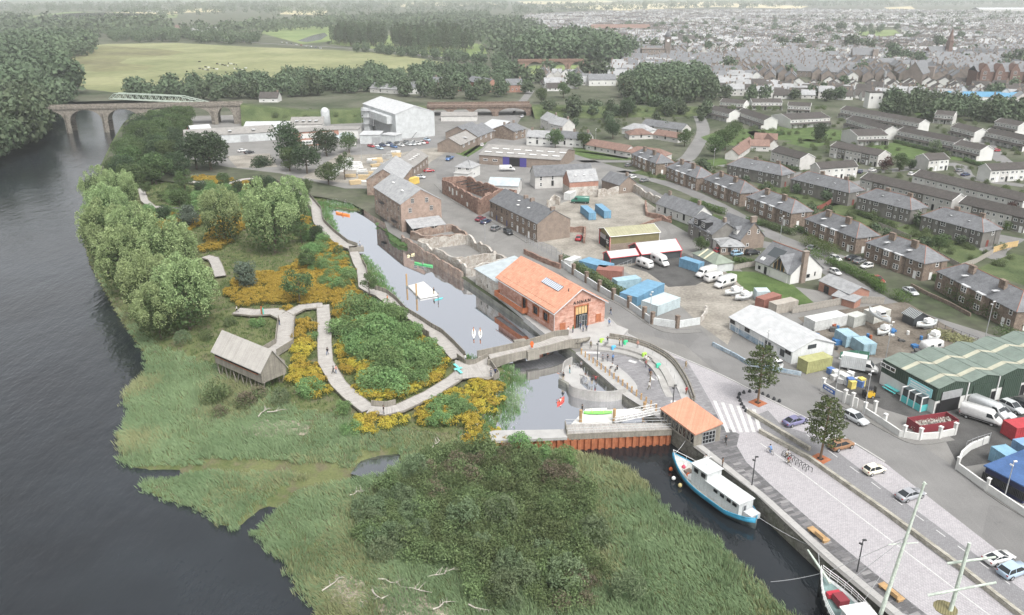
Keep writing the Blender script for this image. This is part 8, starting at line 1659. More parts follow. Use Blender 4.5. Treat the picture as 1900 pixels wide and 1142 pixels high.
for px,py,lb,m in((1245,871,'orange fender buoy hanging off the bow of the blue boat',m_orange),(1250,888,'white fender floating beside the blue boat',m_frame),(1262,901,'yellowish fender floating beside the blue boat',plain('yellow_buoy',(.5,.42,.2)))):
 p=G(px,py,RW+.4);mb=MB();mb.lathe([(.05,-.4),(.32,-.15),(.34,.15),(.1,.4)],n=10);o=mb.obj('fender',m,None,True);o.location=p;tag(o,lb,'fender')
def rope(label,a,b,sag=.4):
 mb=MB();a,b=Vector(a),Vector(b);pts=[a.lerp(b,i/8)-Vector((0,0,sag*4*(i/8)*(1-i/8)))-a for i in range(9)];mb.path(pts,.035,4);o=mb.obj('mooring_rope',m_lead);o.location=a;tag(o,label,'rope')
M_=Matrix.Translation(bt.location)@Matrix.Rotation(bt.rotation_euler.z,4,'Z');rope('mooring rope from the blue boat bow to the quay by the boathouse',M_@Vector((Lb/2-.3,0,2.9)),(30.3,119,.2));rope('mooring rope from the blue boat stern along the quay wall',M_@Vector((-Lb/2+.2,-.5,1.8)),(43.0,88,.2))
b0,s0=G2(1524,1062,.8),G2(1680,1262,-.5);c=(b0+s0)/2;d=b0-s0
sh=empty('sailing_ship','black hulled old sailing ship with white rails and pale green masts at the bottom edge','ship',(c.x,c.y,RW),math.atan2(d.y,d.x));Ls=d.length;m_shull=mat('ship_black',(.018,.02,.022),.5,.3,.8,5,.3);m_sdeck=mat('ship_green_deck',(.17,.24,.235),.8,.2,1,6,.2);m_smast=mat('mast_paint',(.50,.56,.49),.6,.12,.7,3,.2,streak=.4)
st2=hull(Ls,5.2,lambda t:2.2+1.6*max(0,(t-.4)/.6)**1.7,lambda t:-.8+.8*max(0,(t-.85)/.15));put('hull',hull_mesh(st2,[m_shull,m_shull,m_sdeck,m_bwhite]),sh)
for s in(-1,1):
 for hh in(.35,.7,1.05):mb=MB();mb.path([(x,s*max(b,.15),z+hh)for x,b,z,k in st2],.045,4);mb.obj('rail',m_frame,sh)
 for x,b,z,k in st2:mb=MB();mb.tube((x,s*max(b,.15),z-.1),(x,s*max(b,.15),z+1.1),.045,None,4);mb.obj('stanchion',m_frame,sh)
mb=MB();mb.tube((Ls/2-2,0,3.7),(Ls/2+3.4,0,4.7),.2,.12,7);mb.obj('bowsprit',m_smast,sh);bx('anchor_winch',m_mar,(Ls/2-4.4,0,3.1),(1.6,1.4,1.0),sh);bx('winch_drum',plain('winch_red',(.4,.03,.05)),(Ls/2-3.2,.2,3.0),(.7,1.8,.6),sh)
dk=bx('deckhouse',m_bwhite,(Ls/2-8.0,-.2,3.0),(3.0,3.2,1.9),sh);bx('deckhouse_roof',m_frame,(Ls/2-8.0,-.2,4.0),(3.4,3.6,.12),sh)
Mi=(Matrix.Translation(sh.location)@Matrix.Rotation(sh.rotation_euler.z,4,'Z')).inverted()
def spar(a,b,r0,r1,nm='mast',n=8,m=None):mb=MB();mb.tube(Mi@a,Mi@b,r0,r1,n);return mb.obj(nm,m or m_smast,sh)
def ray(px,py,dist):p=G(px,py,0);o=Vector((0,0,CAMH));return o+(p-o).normalized()*dist
k0=G(1634,1140,-.5);k1=k0+Vector((1.6,1.2,15.2));
dk0=(k0-Vector((0,0,CAMH))).length;k1=ray(1716,895,dk0-9.5);spar(k0,k1,.26,.14);y_=ray(1677,1014,dk0-5);spar(y_+Vector((-1.7,.3,0)),y_+Vector((1.7,.1,.45)),.07,.05,'yard');spar(k1+Vector((-.25,0,-.2)),k1+Vector((.3,0,-.25)),.06,.06,'masthead_fitting')
q0=ray(1763,1136,88);q1=ray(1799,1008,84.5);spar(q0+(q0-q1)*1.2,q1,.24,.15)
for(a,b)in(((1758,1046),(1848,1034)),((1722,1105),(1849,1081))):spar(ray(*a,86),ray(*b,86.4),.13,.1,'yard')
mb=MB();mb.lathe([(.3,-.5),(1.0,0),(1.05,.1)],Mi@ray(1754,1130,88),12);mb.obj('crows_nest',m_olive,sh)
for a in((1540,1060),(1560,1090),(1600,1120)):p=ray(*a,95);mb=MB();mb.tube(Mi@G(a[0],a[1],1.0),Mi@(k0+(k1-k0)*.6),.03,None,4);mb.obj('stay',m_lead,sh)
rope('mooring rope from the sailing ship bow to the quay edge',(b0.x,b0.y,.9),(41.6,88.2,.2));rope('thin mooring rope from the sailing ship across the channel',(b0.x,b0.y,.6),G(1430,1080,RW),.2)
def canoe(label,a,b,col,z=BW,w_=.8,h=.4,name='canoe',flat=False):
 a,b=G2(*a,z),G2(*b,z);d=b-a;c=(a+b)/2;L_=max(2.6,d.length);t=empty(name,label,name.replace('_',' '),(c.x,c.y,z),math.atan2(d.y,d.x));n=12;mb=MB();rings=[]
 for i in range(n+1):
  q=i/n;x=-L_/2+L_*q;bb=max(.03,w_/2*(1-abs(2*q-1)**2.4));zz=h*(.8+.5*abs(2*q-1)**3);rings.append([(x,0,-.08),(x,bb*.8,.02),(x,bb,zz if not flat else .1),(x,bb*.8,(zz-.03)if not flat else .12),(x,0,.08 if not flat else .13),(x,-bb*.8,(zz-.03)if not flat else .12),(x,-bb,zz if not flat else .1),(x,-bb*.8,.02)])
 mb.loft(rings);mb.obj('hull',col,t,True)
 if not flat:mb=MB();[mb.box((x,0,h*.7),(.12,w_*.8,.04))for x in(-L_*.2,L_*.2)];mb.obj('thwart',m_timber,t)
 return t
KO,KG,KR,KY,KW=plain('kayak_orange',(.65,.20,.04)),plain('canoe_green',(.10,.42,.16)),plain('kayak_red',(.60,.08,.06)),plain('board_cream',(.7,.64,.4)),plain('board_white',(.72,.72,.68))
canoe('orange open rowing canoe at the head of the basin',(623,396),(649,401),KO,w_=1.4,h=.5);canoe('green and white canoe in the shadow of the mill quay',(769,489),(803,495),KG,w_=.9);canoe('small cream kayak above the green canoe',(757,476),(768,473),KY,w_=.8,name='kayak');canoe('red kayak with a paddler outside the swimming jetty',(1034,752),(1047,740),KR,w_=.8,name='kayak')
canoe('left white paddleboard of the pair below the hall',(879,628),(879,610),KW,flat=True,w_=.9,name='paddleboard');canoe('right white paddleboard of the pair below the hall',(891,628),(891,611),KW,flat=True,w_=.9,name='paddleboard');canoe('turquoise and white paddleboard beside the cream raft',(806,558),(822,553),plain('board_teal',(.12,.5,.52)),flat=True,w_=.9,name='paddleboard')
canoe('bright green canoe lying on the floating pontoon',(1083,768),(1136,767),plain('canoe_lime',(.20,.58,.12)),-.6,.9);canoe('white canoe lying behind the green one on the pontoon',(1086,764),(1126,762),KW,-.6,.9)
for i,(a,b,z,s)in enumerate((((1345,547),(1378,541),.6,'white cabin cruiser on a trailer beside the motorhome'),((1364,556),(1396,550),.6,'white fishing launch with red engine on a trailer'),((1700,607),(1738,602),.7,'white dayboat on trestles in the scrap yard'),((1612,578),(1652,600),3.2,'white cruiser hull propped on the pale cabin'),((1722,632),(1742,624),.3,'small grey dinghy in the scrap yard weeds'),((1427,672),(1452,688),.3,'upturned white and red dinghy behind the blue low wall'),((1628,622),(1650,612),.4,'grey workboat beside the scrap heap'))):
 t=canoe(s,a,b,m_bwhite,z,2.2,1.0,'launch');bx('cabin',m_frame,(.3,0,1.25),(1.6,1.3,.8),t);bx('windscreen',m_carglass,(1.15,0,1.3),(.08,1.2,.5),t)
 if z<1:bx('cradle',m_steel,(0,0,-.25),(2.4,1.4,.2),t)
# ==== WALLS, FENCES, FURNITURE
def pierwall(label,pts,h,m,pm,piers,ph,pw=.55,th=.3,z=0,name='yard_wall'):
 c=GL(pts,z);c0=c[0].copy();l=[p-c0 for p in c];mb=MB();wall_mb(mb,l,-.1,h,th,0,0);o=mb.obj(name,m);o.location=(c0.x,c0.y,0);tag(o,label,'wall')
 for px,py in piers:p=G2(px,py,z)-c0;q=MB();q.box((p.x,p.y,ph/2),(pw,pw,ph),.5);q.box((p.x,p.y,ph+.08),(pw+.15,pw+.15,.16),.5);q.obj('pier',pm,o)
 return o
pn=mat('whitewashed_panel',(.52,.54,.54),.9,.15,.5,5,.15,streak=.3)
pierwall('white panelled yard wall with sandstone piers along the road',[(1040,493),(1064,510),(1088,525),(1112,541),(1138,557),(1167,572),(1195,592),(1208,602),(1255,609),(1298,602)],1.7,pn,m_rubbrown,[(1040,493),(1064,510),(1088,525),(1112,541),(1138,557),(1167,572),(1195,592),(1210,602),(1256,609)],2.9,.8)
pierwall('broken rubble end of the pillared yard wall',[(1298,602),(1306,592),(1310,582)],1.6,m_rubgrey,m_rubgrey,[(1310,582)],1.7)
pierwall('low blue stained wall in front of the white boat shed',[(1322,642),(1365,664),(1388,678),(1420,686),(1486,698)],.9,mat('blue_wall_paint',(.25,.35,.44),.9,.4,.6,4,.3,col2=(.5,.54,.56)),m_conc,[],1)
wl_=pierwall('white wall with a blue sign and square piers at the fish yard corner',[(1526,726),(1552,741),(1590,757)],1.9,m_white,m_white,[(1526,726),(1566,748),(1580,754)],2.6,.5)
p=G2(1537,733)-G2(1526,726);dd=p.normalized();mb=MB();mb.box((p.x+dd.y*.2,p.y-dd.x*.2,1.2),(3.4,.06,.8),math.atan2(dd.y,dd.x));sg=mb.obj('sign_board',plain('blue_sign',(.05,.12,.35)),wl_)
for k in(-.7,.1,.9):mb=MB();mb.box((p.x+dd.x*k+dd.y*.24,p.y+dd.y*k-dd.x*.24,1.2),(.6,.03,.3),math.atan2(dd.y,dd.x));mb.obj('sign_emblem',m_frame,sg)
pierwall('white wall with piers curving round the skip',[(1603,768),(1640,792),(1668,811),(1700,817),(1736,815),(1772,807)],1.3,m_white,m_white,[(1603,768),(1622,766),(1640,790),(1676,812),(1706,817),(1742,814),(1770,807)],2.2,.5)
pierwall('white wall bending round the concrete yard at the bottom right',[(1832,822),(1800,835),(1783,850),(1775,872),(1820,905),(1860,932),(1905,962)],1.3,m_white,m_white,[(1775,872),(1830,912)],2.2,.4)
pierwall('low stone kerb wall between the white houses and the street',[(1690,532),(1720,548),(1760,566),(1800,588)],.9,m_rubbrown,m_rubbrown,[],1)
pierwall('low rubble wall under the derelict yard cottage',[(1180,425),(1215,412),(1250,405)],1.0,m_rubred,m_rubred,[],1)
for lb,a,b,c in(('inner dry stone wall dividing the quay paving from the parking',(1409,803),(1500,853),(1640,952)),('short dry stone wall along the first parking bays',(1387,766),(1440,799),(1502,837))):
 pts=[a,b,c]+([(1780,1056),(1910,1160)]if 'inner' in lb else[])
 pierwall(lb,pts,.75,m_drystone,m_drystone,[],1,th=.55,name='dry_stone_wall')
def fence(label,pts,h,m,step=.5,posts=True,name='fence',board=.42):
 c=GL(pts,0);c0=c[0].copy();l=resample(c,max(2,int(sum((b-a).length for a,b in zip(c,c[1:]))/step)+1));t=empty(name,label,'fence',(c0.x,c0.y,0));me={}
 for i,(a,b)in enumerate(zip(l,l[1:])):
  d=b-a;p=(a+b)/2-c0;k=round(d.length,2)
  if k not in me:q=MB();q.box((0,0,h/2+.05),(d.length*.93,.05,h-.1));me[k]=q.mesh('board',m)
  put('board',me[k],t,(p.x,p.y,R.uniform(-.03,.03)),math.atan2(d.y,d.x))
  if i%5==0:q=MB();q.box((a.x-c0.x,a.y-c0.y,h/2),(.12,.12,h));q.obj('post',m,t)
m_fgrey=mat('grey_fence_board',(.30,.28,.25),.9,.2,1,8,.2);m_fyel=mat('new_fence_board',(.50,.36,.18),.85,.15,1,8,.15);m_fred=mat('red_fence_board',(.22,.075,.06),.85,.2,1,8,.2)
fence('tall grey board fence behind the white portable building',[(1470,583),(1520,574),(1580,563),(1640,566)],2.0,m_fgrey,1.0);fence('new yellow board fence at the end grey block',[(1842,470),(1866,462),(1888,458)],1.9,m_fyel,1.2);fence('pale grey board fence curving below the end grey block',[(1782,500),(1810,490),(1842,472)],1.7,m_fgrey,1.2)
for lb,pts in(('grey garden fence behind the opposite stone block',[(1445,372),(1500,394)]),('grey garden fence behind the rounded hedge block',[(1528,402),(1580,424)]),('grey garden fence behind the parked cars block',[(1628,420),(1690,446)]),('grey garden fence behind the nearest stone block',[(1735,474),(1780,498)]),('grey garden fence behind the bright clipped hedge block',[(1345,338),(1400,354)]),('grey yard fence beside the low white terrace',[(1040,268),(1085,274)])):fence(lb,pts,1.5,m_fgrey,1.6)
fence('red board fence between the grey blocks',[(1508,396),(1530,386),(1542,378)],1.8,m_fred,1.2);fence('grey board fence beside the lawn and the hut',[(1362,502),(1385,497),(1405,494)],1.6,m_fgrey,1.0);fence('green mesh gate fence of the scrap yard',[(1558,668),(1580,664),(1612,668)],1.8,mat('green_mesh',(.06,.17,.12),.8),1.6)
m_blk=plain('iron_black',(.03,.032,.035),.5)
def railfence(label,pts,h,m,n,name='rail_fence'):
 c=GL(pts,0);c0=c[0].copy();l=resample(c,n);t=empty(name,label,'fence',(c0.x,c0.y,0));l=[p-c0 for p in l]
 for p in l:mb=MB();mb.tube((p.x,p.y,0),(p.x,p.y,h),.05,None,5);mb.obj('post',m,t)
 for z in(h*.5,h*.95):mb=MB();mb.path([(p.x,p.y,z)for p in l],.03,4);mb.obj('rail',m,t)
railfence('dark green street fence along the scrap yard weeds',[(1718,600),(1738,612),(1758,620),(1790,632),(1812,640)],1.8,m_blk,8);railfence('galvanised rail on the brick wall by the road',[(975,452),(1005,466),(1042,480)],2.6,m_steel,9);railfence('galvanised gate leaning beside the dark sheds',[(1140,505),(1158,498),(1172,492)],1.8,m_steel,5);railfence('galvanised gate on the bottom right yard wall',[(1790,840),(1808,832),(1834,824)],2.2,m_steel,5)
def lamp(label,px,py,h,arm=True,m=m_steeld,name='lamp_post',z=.03):
 p=G(px,py);t=empty(name,label,'lamp post',(p.x,p.y,z));mb=MB();mb.tube((0,0,0),(0,0,h),.1,.06,7);mb.obj('pole',m,t)
 for k,a in enumerate((0,2.2)):mb=MB();mb.box((.18*math.cos(a),.18*math.sin(a),h-.1-k*.7),(.5 if arm else .3,.2,.18),a);mb.obj('lamp_head',m if m is m_steeld else m_frame,t)
for a in(('dark lamp post on the dark slabs beside the blue boat',1395,901,5.2),('dark lamp post on the dark slabs above the sailing ship',1590,1062,5.2),('dark lamp post on the amphitheatre floor by the steps',1108,676,5.2),('dark lamp post at the foot of the amphitheatre ramp',1248,756,4.6)):lamp(*a)
for a in(('grey street lamp at the pillared wall corner',1205,602,8),('grey street lamp in front of the boat shed',1421,660,6),('grey street lamp beside the white fish yard wall',1548,740,9),('grey street lamp at the gap in the white wall',1602,772,9),('grey street lamp by the navy unit',1862,930,7),('street lamp by the weeds at the scrap yard corner',1827,630,9),('tall lamp in the factory car park',671,298,9),('street lamp by the depot shed',1105,265,7),('lamp on the junction green',1324,306,7),('street lamp opposite the brown gabled house',1447,448,8),('tall lamp beside the green units corner',1642,672,9),('lamp beside the walled ruins on the road',900,448,6)):lamp(*a,m=m_steel,name='street_lamp')
g0,g1=V2(14.6,152.2),V2(26.2,127.9)
for i in range(18):
 p=g0.lerp(g1,i/17);t=empty('timber_bollard','timber post of the chain rail on the basin ledge, '+('beside the hall steps' if i<6 else 'above the swimming jetty' if i<13 else 'by the gangway'),'bollard',(p.x,p.y,.05),0,'timber posts along the basin ledge');mb=MB();mb.box((0,0,.62),(.26,.26,1.25));mb.obj('shaft',m_timber,t);mb=MB();mb.box((0,0,1.27),(.3,.3,.05));mb.obj('cap',m_timber,t)
 if i<17:q=g0.lerp(g1,(i+1)/17)-p;mb=MB();mb.path([(0,0,1.0),(q.x/2,q.y/2,.8),(q.x,q.y,1.0)],.025,4);mb.obj('chain',m_steel,t)
for i,(px,py)in enumerate(((1384,764),(1380,758),(1376,752),(1373,745),(1370,739),(1372,733),(1380,730),(1391,728),(1404,729),(1415,733),(1425,737),(1436,742),(1446,746))):
 p=G(px,py);mb=MB();mb.lathe([(.36,0),(.3,.3),(.16,.55),(.05,.62)],(0,0,.03),8);o=mb.obj('stone_bollard',m_blk);o.location=(p.x,p.y,0);tag(o,'small dark cone bollard ringing the first tree pit, '+('crossing side' if i<5 else 'far bend' if i<8 else 'road side'),'bollard','cone bollards round the first tree pit')
for i in range(8):
 px,py=1456+i*6.4,847+i*4.2;p=G(px,py);d=(G2(1500,887)-G2(1411,823)).normalized();t=empty('bike_stand','dark hoop bicycle stand beside the dry stone wall','bike stand',(p.x,p.y,.03),math.atan2(d.y,d.x)+.9,'hoop bicycle stands');mb=MB();mb.path([(-.45,0,0),(-.45,0,.75),(-.25,0,.95),(.25,0,.95),(.45,0,.75),(.45,0,0)],.05,5);mb.obj('hoop',m_blk,t)
for px,py,lb in((1518,996,'pale timber bench on the slabs between the boats'),(1653,1103,'pale timber bench on the slabs beside the sailing ship')):
 p=G(px,py);t=empty('bench',lb,'bench',(p.x,p.y,.03),math.atan2(dirq.y,dirq.x))
 for y in(-.4,-.13,.14,.41):mb=MB();mb.box((0,y,.42),(3.4,.25,.1));mb.obj('slat',m_timber,t)
 for x in(-1.4,1.4):mb=MB();mb.box((x,0,.18),(.3,.9,.36));mb.obj('leg',m_timber,t)
 mb=MB();mb.box((-.6,.5,.72),(1.6,.12,.5));mb.obj('backrest',m_timber,t)
for px,py,c,lb in((1116,637,(.38,.65,.10),'tall lime green play block on the upper tier by the steps'),(1138,647,(.10,.42,.70),'blue play block on the lower tier'),(1160,641,(.06,.55,.26),'green bent play block beside the standing pair'),(1195,660,(.38,.65,.10),'lime green play block beside the seated figures'),(1221,680,(.08,.58,.38),'turquoise green play block at the end of the tier')):
 p=G(px,py,.7);t=empty('play_block',lb,'play block',(p.x,p.y,.46 if py>645 else .9),.4);t.scale=(.75,.75,.8);m=plain('block_%d'%px,c,.6);mb=MB();mb.box((-.25,0,.5),(.5,.7,1.0));mb.obj('upright',m,t);mb=MB();mb.box((.2,0,.85),(.9,.68,.45));mb.obj('arm',m,t)
t=empty('info_totem','rust and turquoise totem sign beside the hide path','sign',G(486,584));mb=MB();mb.box((0,0,.9),(.35,.3,2.4));mb.obj('post',m_corten,t);mb=MB();mb.box((.35,0,.7),(.25,.2,1.9));mb.obj('panel',plain('turquoise',(.10,.50,.42)),t)
t=empty('curved_bench','turquoise zigzag bench on the boardwalk node','bench',G(850,688,.3));
for k,(x,y,a)in enumerate(((-.5,1.4,.9),(0,0,-.6),(.4,-1.2,.9))):mb=MB();mb.box((x,y,.45),(1.7,.5,.12),a+1.2);mb.obj('seat_board',plain('turq_%d'%k,(.16,.62,.56)),t);mb=MB();mb.box((x,y,.2),(.2,.3,.4),a);mb.obj('leg',m_teal,t)
t=empty('life_ring','orange life ring stand in the bay of the footbridge','life ring',G(987,640,2));mb=MB();mb.lathe([(.2,-.06),(.42,-.08),(.42,.08),(.2,.06)],n=12);me=mb.mesh('ring',m_orange);o=put('ring',me,t,(0,0,.2));o.rotation_euler=(1.3,0,.5);mb=MB();mb.box((0,.1,0),(.5,.1,1.4));mb.obj('backboard',m_orange,t)
for i in range(26):
 px=370+(i*53)%90;py=116+(i*7)%18+(i%5);p=G(px,py);mb=MB();mb.loft([[(x,-w_,.55),(x,w_,.55),(x,w_,z),(x,-w_,z)]for x,w_,z in((-1.1,.2,1.3),(-.7,.36,1.45),(.6,.36,1.45),(1.0,.22,1.4),(1.6,.14,1.15))])
 for x in(-.8,.6):
  for y in(-.25,.25):mb.tube((x,y,0),(x,y,.7),.09,None,4)
 o=mb.obj('cow',[(m_black,m_white,m_black)[i%3]]);o.location=p;o.rotation_euler=(0,0,i*1.7);tag(o,('black cow grazing on the meadow','white cow grazing on the meadow','black cow grazing on the meadow')[i%3],'cow','cows grazing on the meadow')
for i in range(9):car('sedan',('white','silver','navy','white','red')[i%5],(520+i*9,79+i*1.4),(526+i*9,80+i*1.4),('white','silver','dark blue','white','red')[i%5]+' car parked by the country road beyond the meadow',group='cars by the country road',z=.13)
# ---- people
POSE={'stand':dict(),'fold':dict(ea=(.22,.12,1.18),ha=(.05,.26,1.2),eb=(-.22,.12,1.18),hb=(-.05,.26,1.15)),'walk':dict(ka=(.1,.22,.5),aa=(.1,.3,.09),ta=(.1,.48,.05),kb=(-.1,-.02,.48),ab=(-.1,-.36,.16),tb=(-.1,-.24,.05),ha=(.3,-.22,.92),hb=(-.3,.3,.98)),'sit':dict(pz=.5,ka=(.12,.48,.5),aa=(.12,.5,.09),ta=(.12,.68,.04),kb=(-.12,.48,.5),ab=(-.12,.46,.09),tb=(-.12,.64,.04),ha=(.2,.36,.56),hb=(-.2,.36,.56),ea=(.27,.08,.78),eb=(-.27,.08,.78)),'ride':dict(pz=.95,lean=.32,ka=(.1,.34,.72),aa=(.1,.16,.32),ta=(.1,.34,.26),kb=(-.1,.3,.6),ab=(-.1,.0,.2),tb=(-.1,.18,.15),ea=(.26,.42,1.2),ha=(.22,.68,1.1),eb=(-.26,.42,1.2),hb=(-.22,.68,1.1)),'reach':dict(ea=(.42,.02,1.5),ha=(.62,.05,1.62),eb=(-.42,.02,1.45),hb=(-.66,.05,1.5)),'row':dict(pz=.12,ka=(.12,.45,.4),aa=(.12,.85,.1),ta=(.12,.95,.2),kb=(-.12,.45,.4),ab=(-.12,.85,.1),tb=(-.12,.95,.2),ea=(.34,.16,.45),ha=(.42,.42,.5),eb=(-.34,.16,.45),hb=(-.3,.45,.42))}
_pm={}
def person_mesh(pose):
 if pose in _pm:return _pm[pose]
 p=POSE[pose];dz=p.get('pz',.95)-.95;ln=p.get('lean',0);J=lambda x,y,z,k=0:(x,y+ln*k,z+dz-(.06*k if ln else 0));f=lambda k,d:p.get(k)or d
 D=[('pel',J(0,0,.95),.15,2),('spi',J(0,0,1.12,.4),.135,1),('che',J(0,0,1.32,.85),.15,1),('nec',J(0,.01,1.5,1.1),.06,0),('hed',J(0,.03,1.6,1.2),.095,0),('top',J(0,.02,1.72,1.2),.085,0)]
 for s,k in((1,'a'),(-1,'b')):
  D+=[('sh'+k,J(s*.18,0,1.42,1),.072,1),('el'+k,f('e'+k,J(s*.27,-.02,1.15,.6)),.047,1),('ha'+k,f('h'+k,J(s*.29,.06,.9,.3)),.034,0),('fi'+k,tuple(Vector(f('h'+k,J(s*.29,.06,.9,.3)))+Vector((0,.03,-.13))),.028,0),('hi'+k,J(s*.1,0,.9),.1,2),('kn'+k,f('k'+k,(s*.11,.02,.5)),.067,2),('an'+k,f('a'+k,(s*.12,-.02,.09)),.045,2),('to'+k,f('t'+k,(s*.13,.16,.05)),.04,3)]
 ix={d[0]:i for i,d in enumerate(D)};E=[('pel','spi'),('spi','che'),('che','nec'),('nec','hed'),('hed','top')]
 for k in 'ab':E+=[('che','sh'+k),('sh'+k,'el'+k),('el'+k,'ha'+k),('ha'+k,'fi'+k),('pel','hi'+k),('hi'+k,'kn'+k),('kn'+k,'an'+k),('an'+k,'to'+k)]
 me=bpy.data.meshes.new('sk');me.from_pydata([d[1]for d in D],[(ix[a],ix[b])for a,b in E],[]);o=bpy.data.objects.new('sk',me);COL.objects.link(o);o.modifiers.new('s','SKIN')
 for i,v in enumerate(me.skin_vertices[0].data):v.radius=(D[i][2],)*2;v.use_root=i==0
 sb_=o.modifiers.new('u','SUBSURF');sb_.levels=sb_.render_levels=1;bpy.context.view_layer.update();m2=bpy.data.meshes.new_from_object(o.evaluated_get(bpy.context.evaluated_depsgraph_get()));bpy.data.objects.remove(o)
 m2.materials.clear();[m2.materials.append(x)for x in(m_skin,m_black,m_black,m_black)];tg_={('che','nec'):0}
 for pl_ in m2.polygons:
  c=pl_.center;best=(9,0)
  for a,b in E:
   A,B=Vector(D[ix[a]][1]),Vector(D[ix[b]][1]);t=max(0,min(1,(c-A).dot(B-A)/(B-A).length_squared));d=(c-A.lerp(B,t)).length-(D[ix[a]][2]*(1-t)+D[ix[b]][2]*t);k=D[ix[b]][3]if b[:2]not in('ne','ha')else(1 if t<.8 else 0)
   if d<best[0]:best=(d,k)
  pl_.material_index=best[1];pl_.use_smooth=True
 h=Vector(D[ix['top']][1]);mb=MB();mb.lathe([(.105,-.1),(.118,-.02),(.095,.07),(.03,.11)],(h.x,h.y-.035,h.z-.02),9);hm=mb.mesh('hair',m_black,True);mb=MB();e=Vector(D[ix['hed']][1]);mb.box((e.x,e.y+.1,e.z+.03),(.03,.04,.05));[mb.box((e.x+s*.04,e.y+.092,e.z+.06),(.025,.02,.015))for s in(-1,1)];_pm[pose]=(m2,hm,mb.mesh('face',plain('face_'+pose,(.33,.17,.12))));return _pm[pose]
m_skin=plain('skin',(.50,.31,.23),.6);CLO={k:plain('cloth_'+k,c,.85)for k,c in{'black':(.02,.02,.022),'navy':(.03,.045,.1),'white':(.66,.65,.63),'grey':(.2,.2,.21),'olive':(.13,.12,.06),'khaki':(.33,.26,.16),'red':(.3,.04,.05),'blue':(.12,.22,.42),'jeans':(.09,.13,.22),'orange':(.55,.18,.05),'teal':(.08,.40,.45),'pink':(.5,.25,.2),'brown':(.14,.08,.045),'green':(.04,.18,.1)}.items()}
HAIR={k:plain('hair_'+k,c,.7)for k,c in{'dark':(.025,.018,.014),'brown':(.10,.055,.03),'fair':(.32,.21,.10),'red':(.26,.08,.03)}.items()}
def person(px,py,z,pose,top,leg,label,face=None,hair='dark',s=1.0,group=None):
 p=G(px,py,z);me,hm,fm=person_mesh(pose);t=empty('person',label,'person',p,R.uniform(0,6.28)if face is None else face,group);t.scale=(s,)*3;o=put('body',me,t)
 for i,m in((1,CLO[top]),(2,CLO[leg]),(3,CLO['black']if leg!='black' else CLO['brown'])):o.material_slots[i].link='OBJECT';o.material_slots[i].material=m
 h=put('hair',hm,t);h.material_slots[0].link='OBJECT';h.material_slots[0].material=HAIR[hair];put('face',fm,t);return t
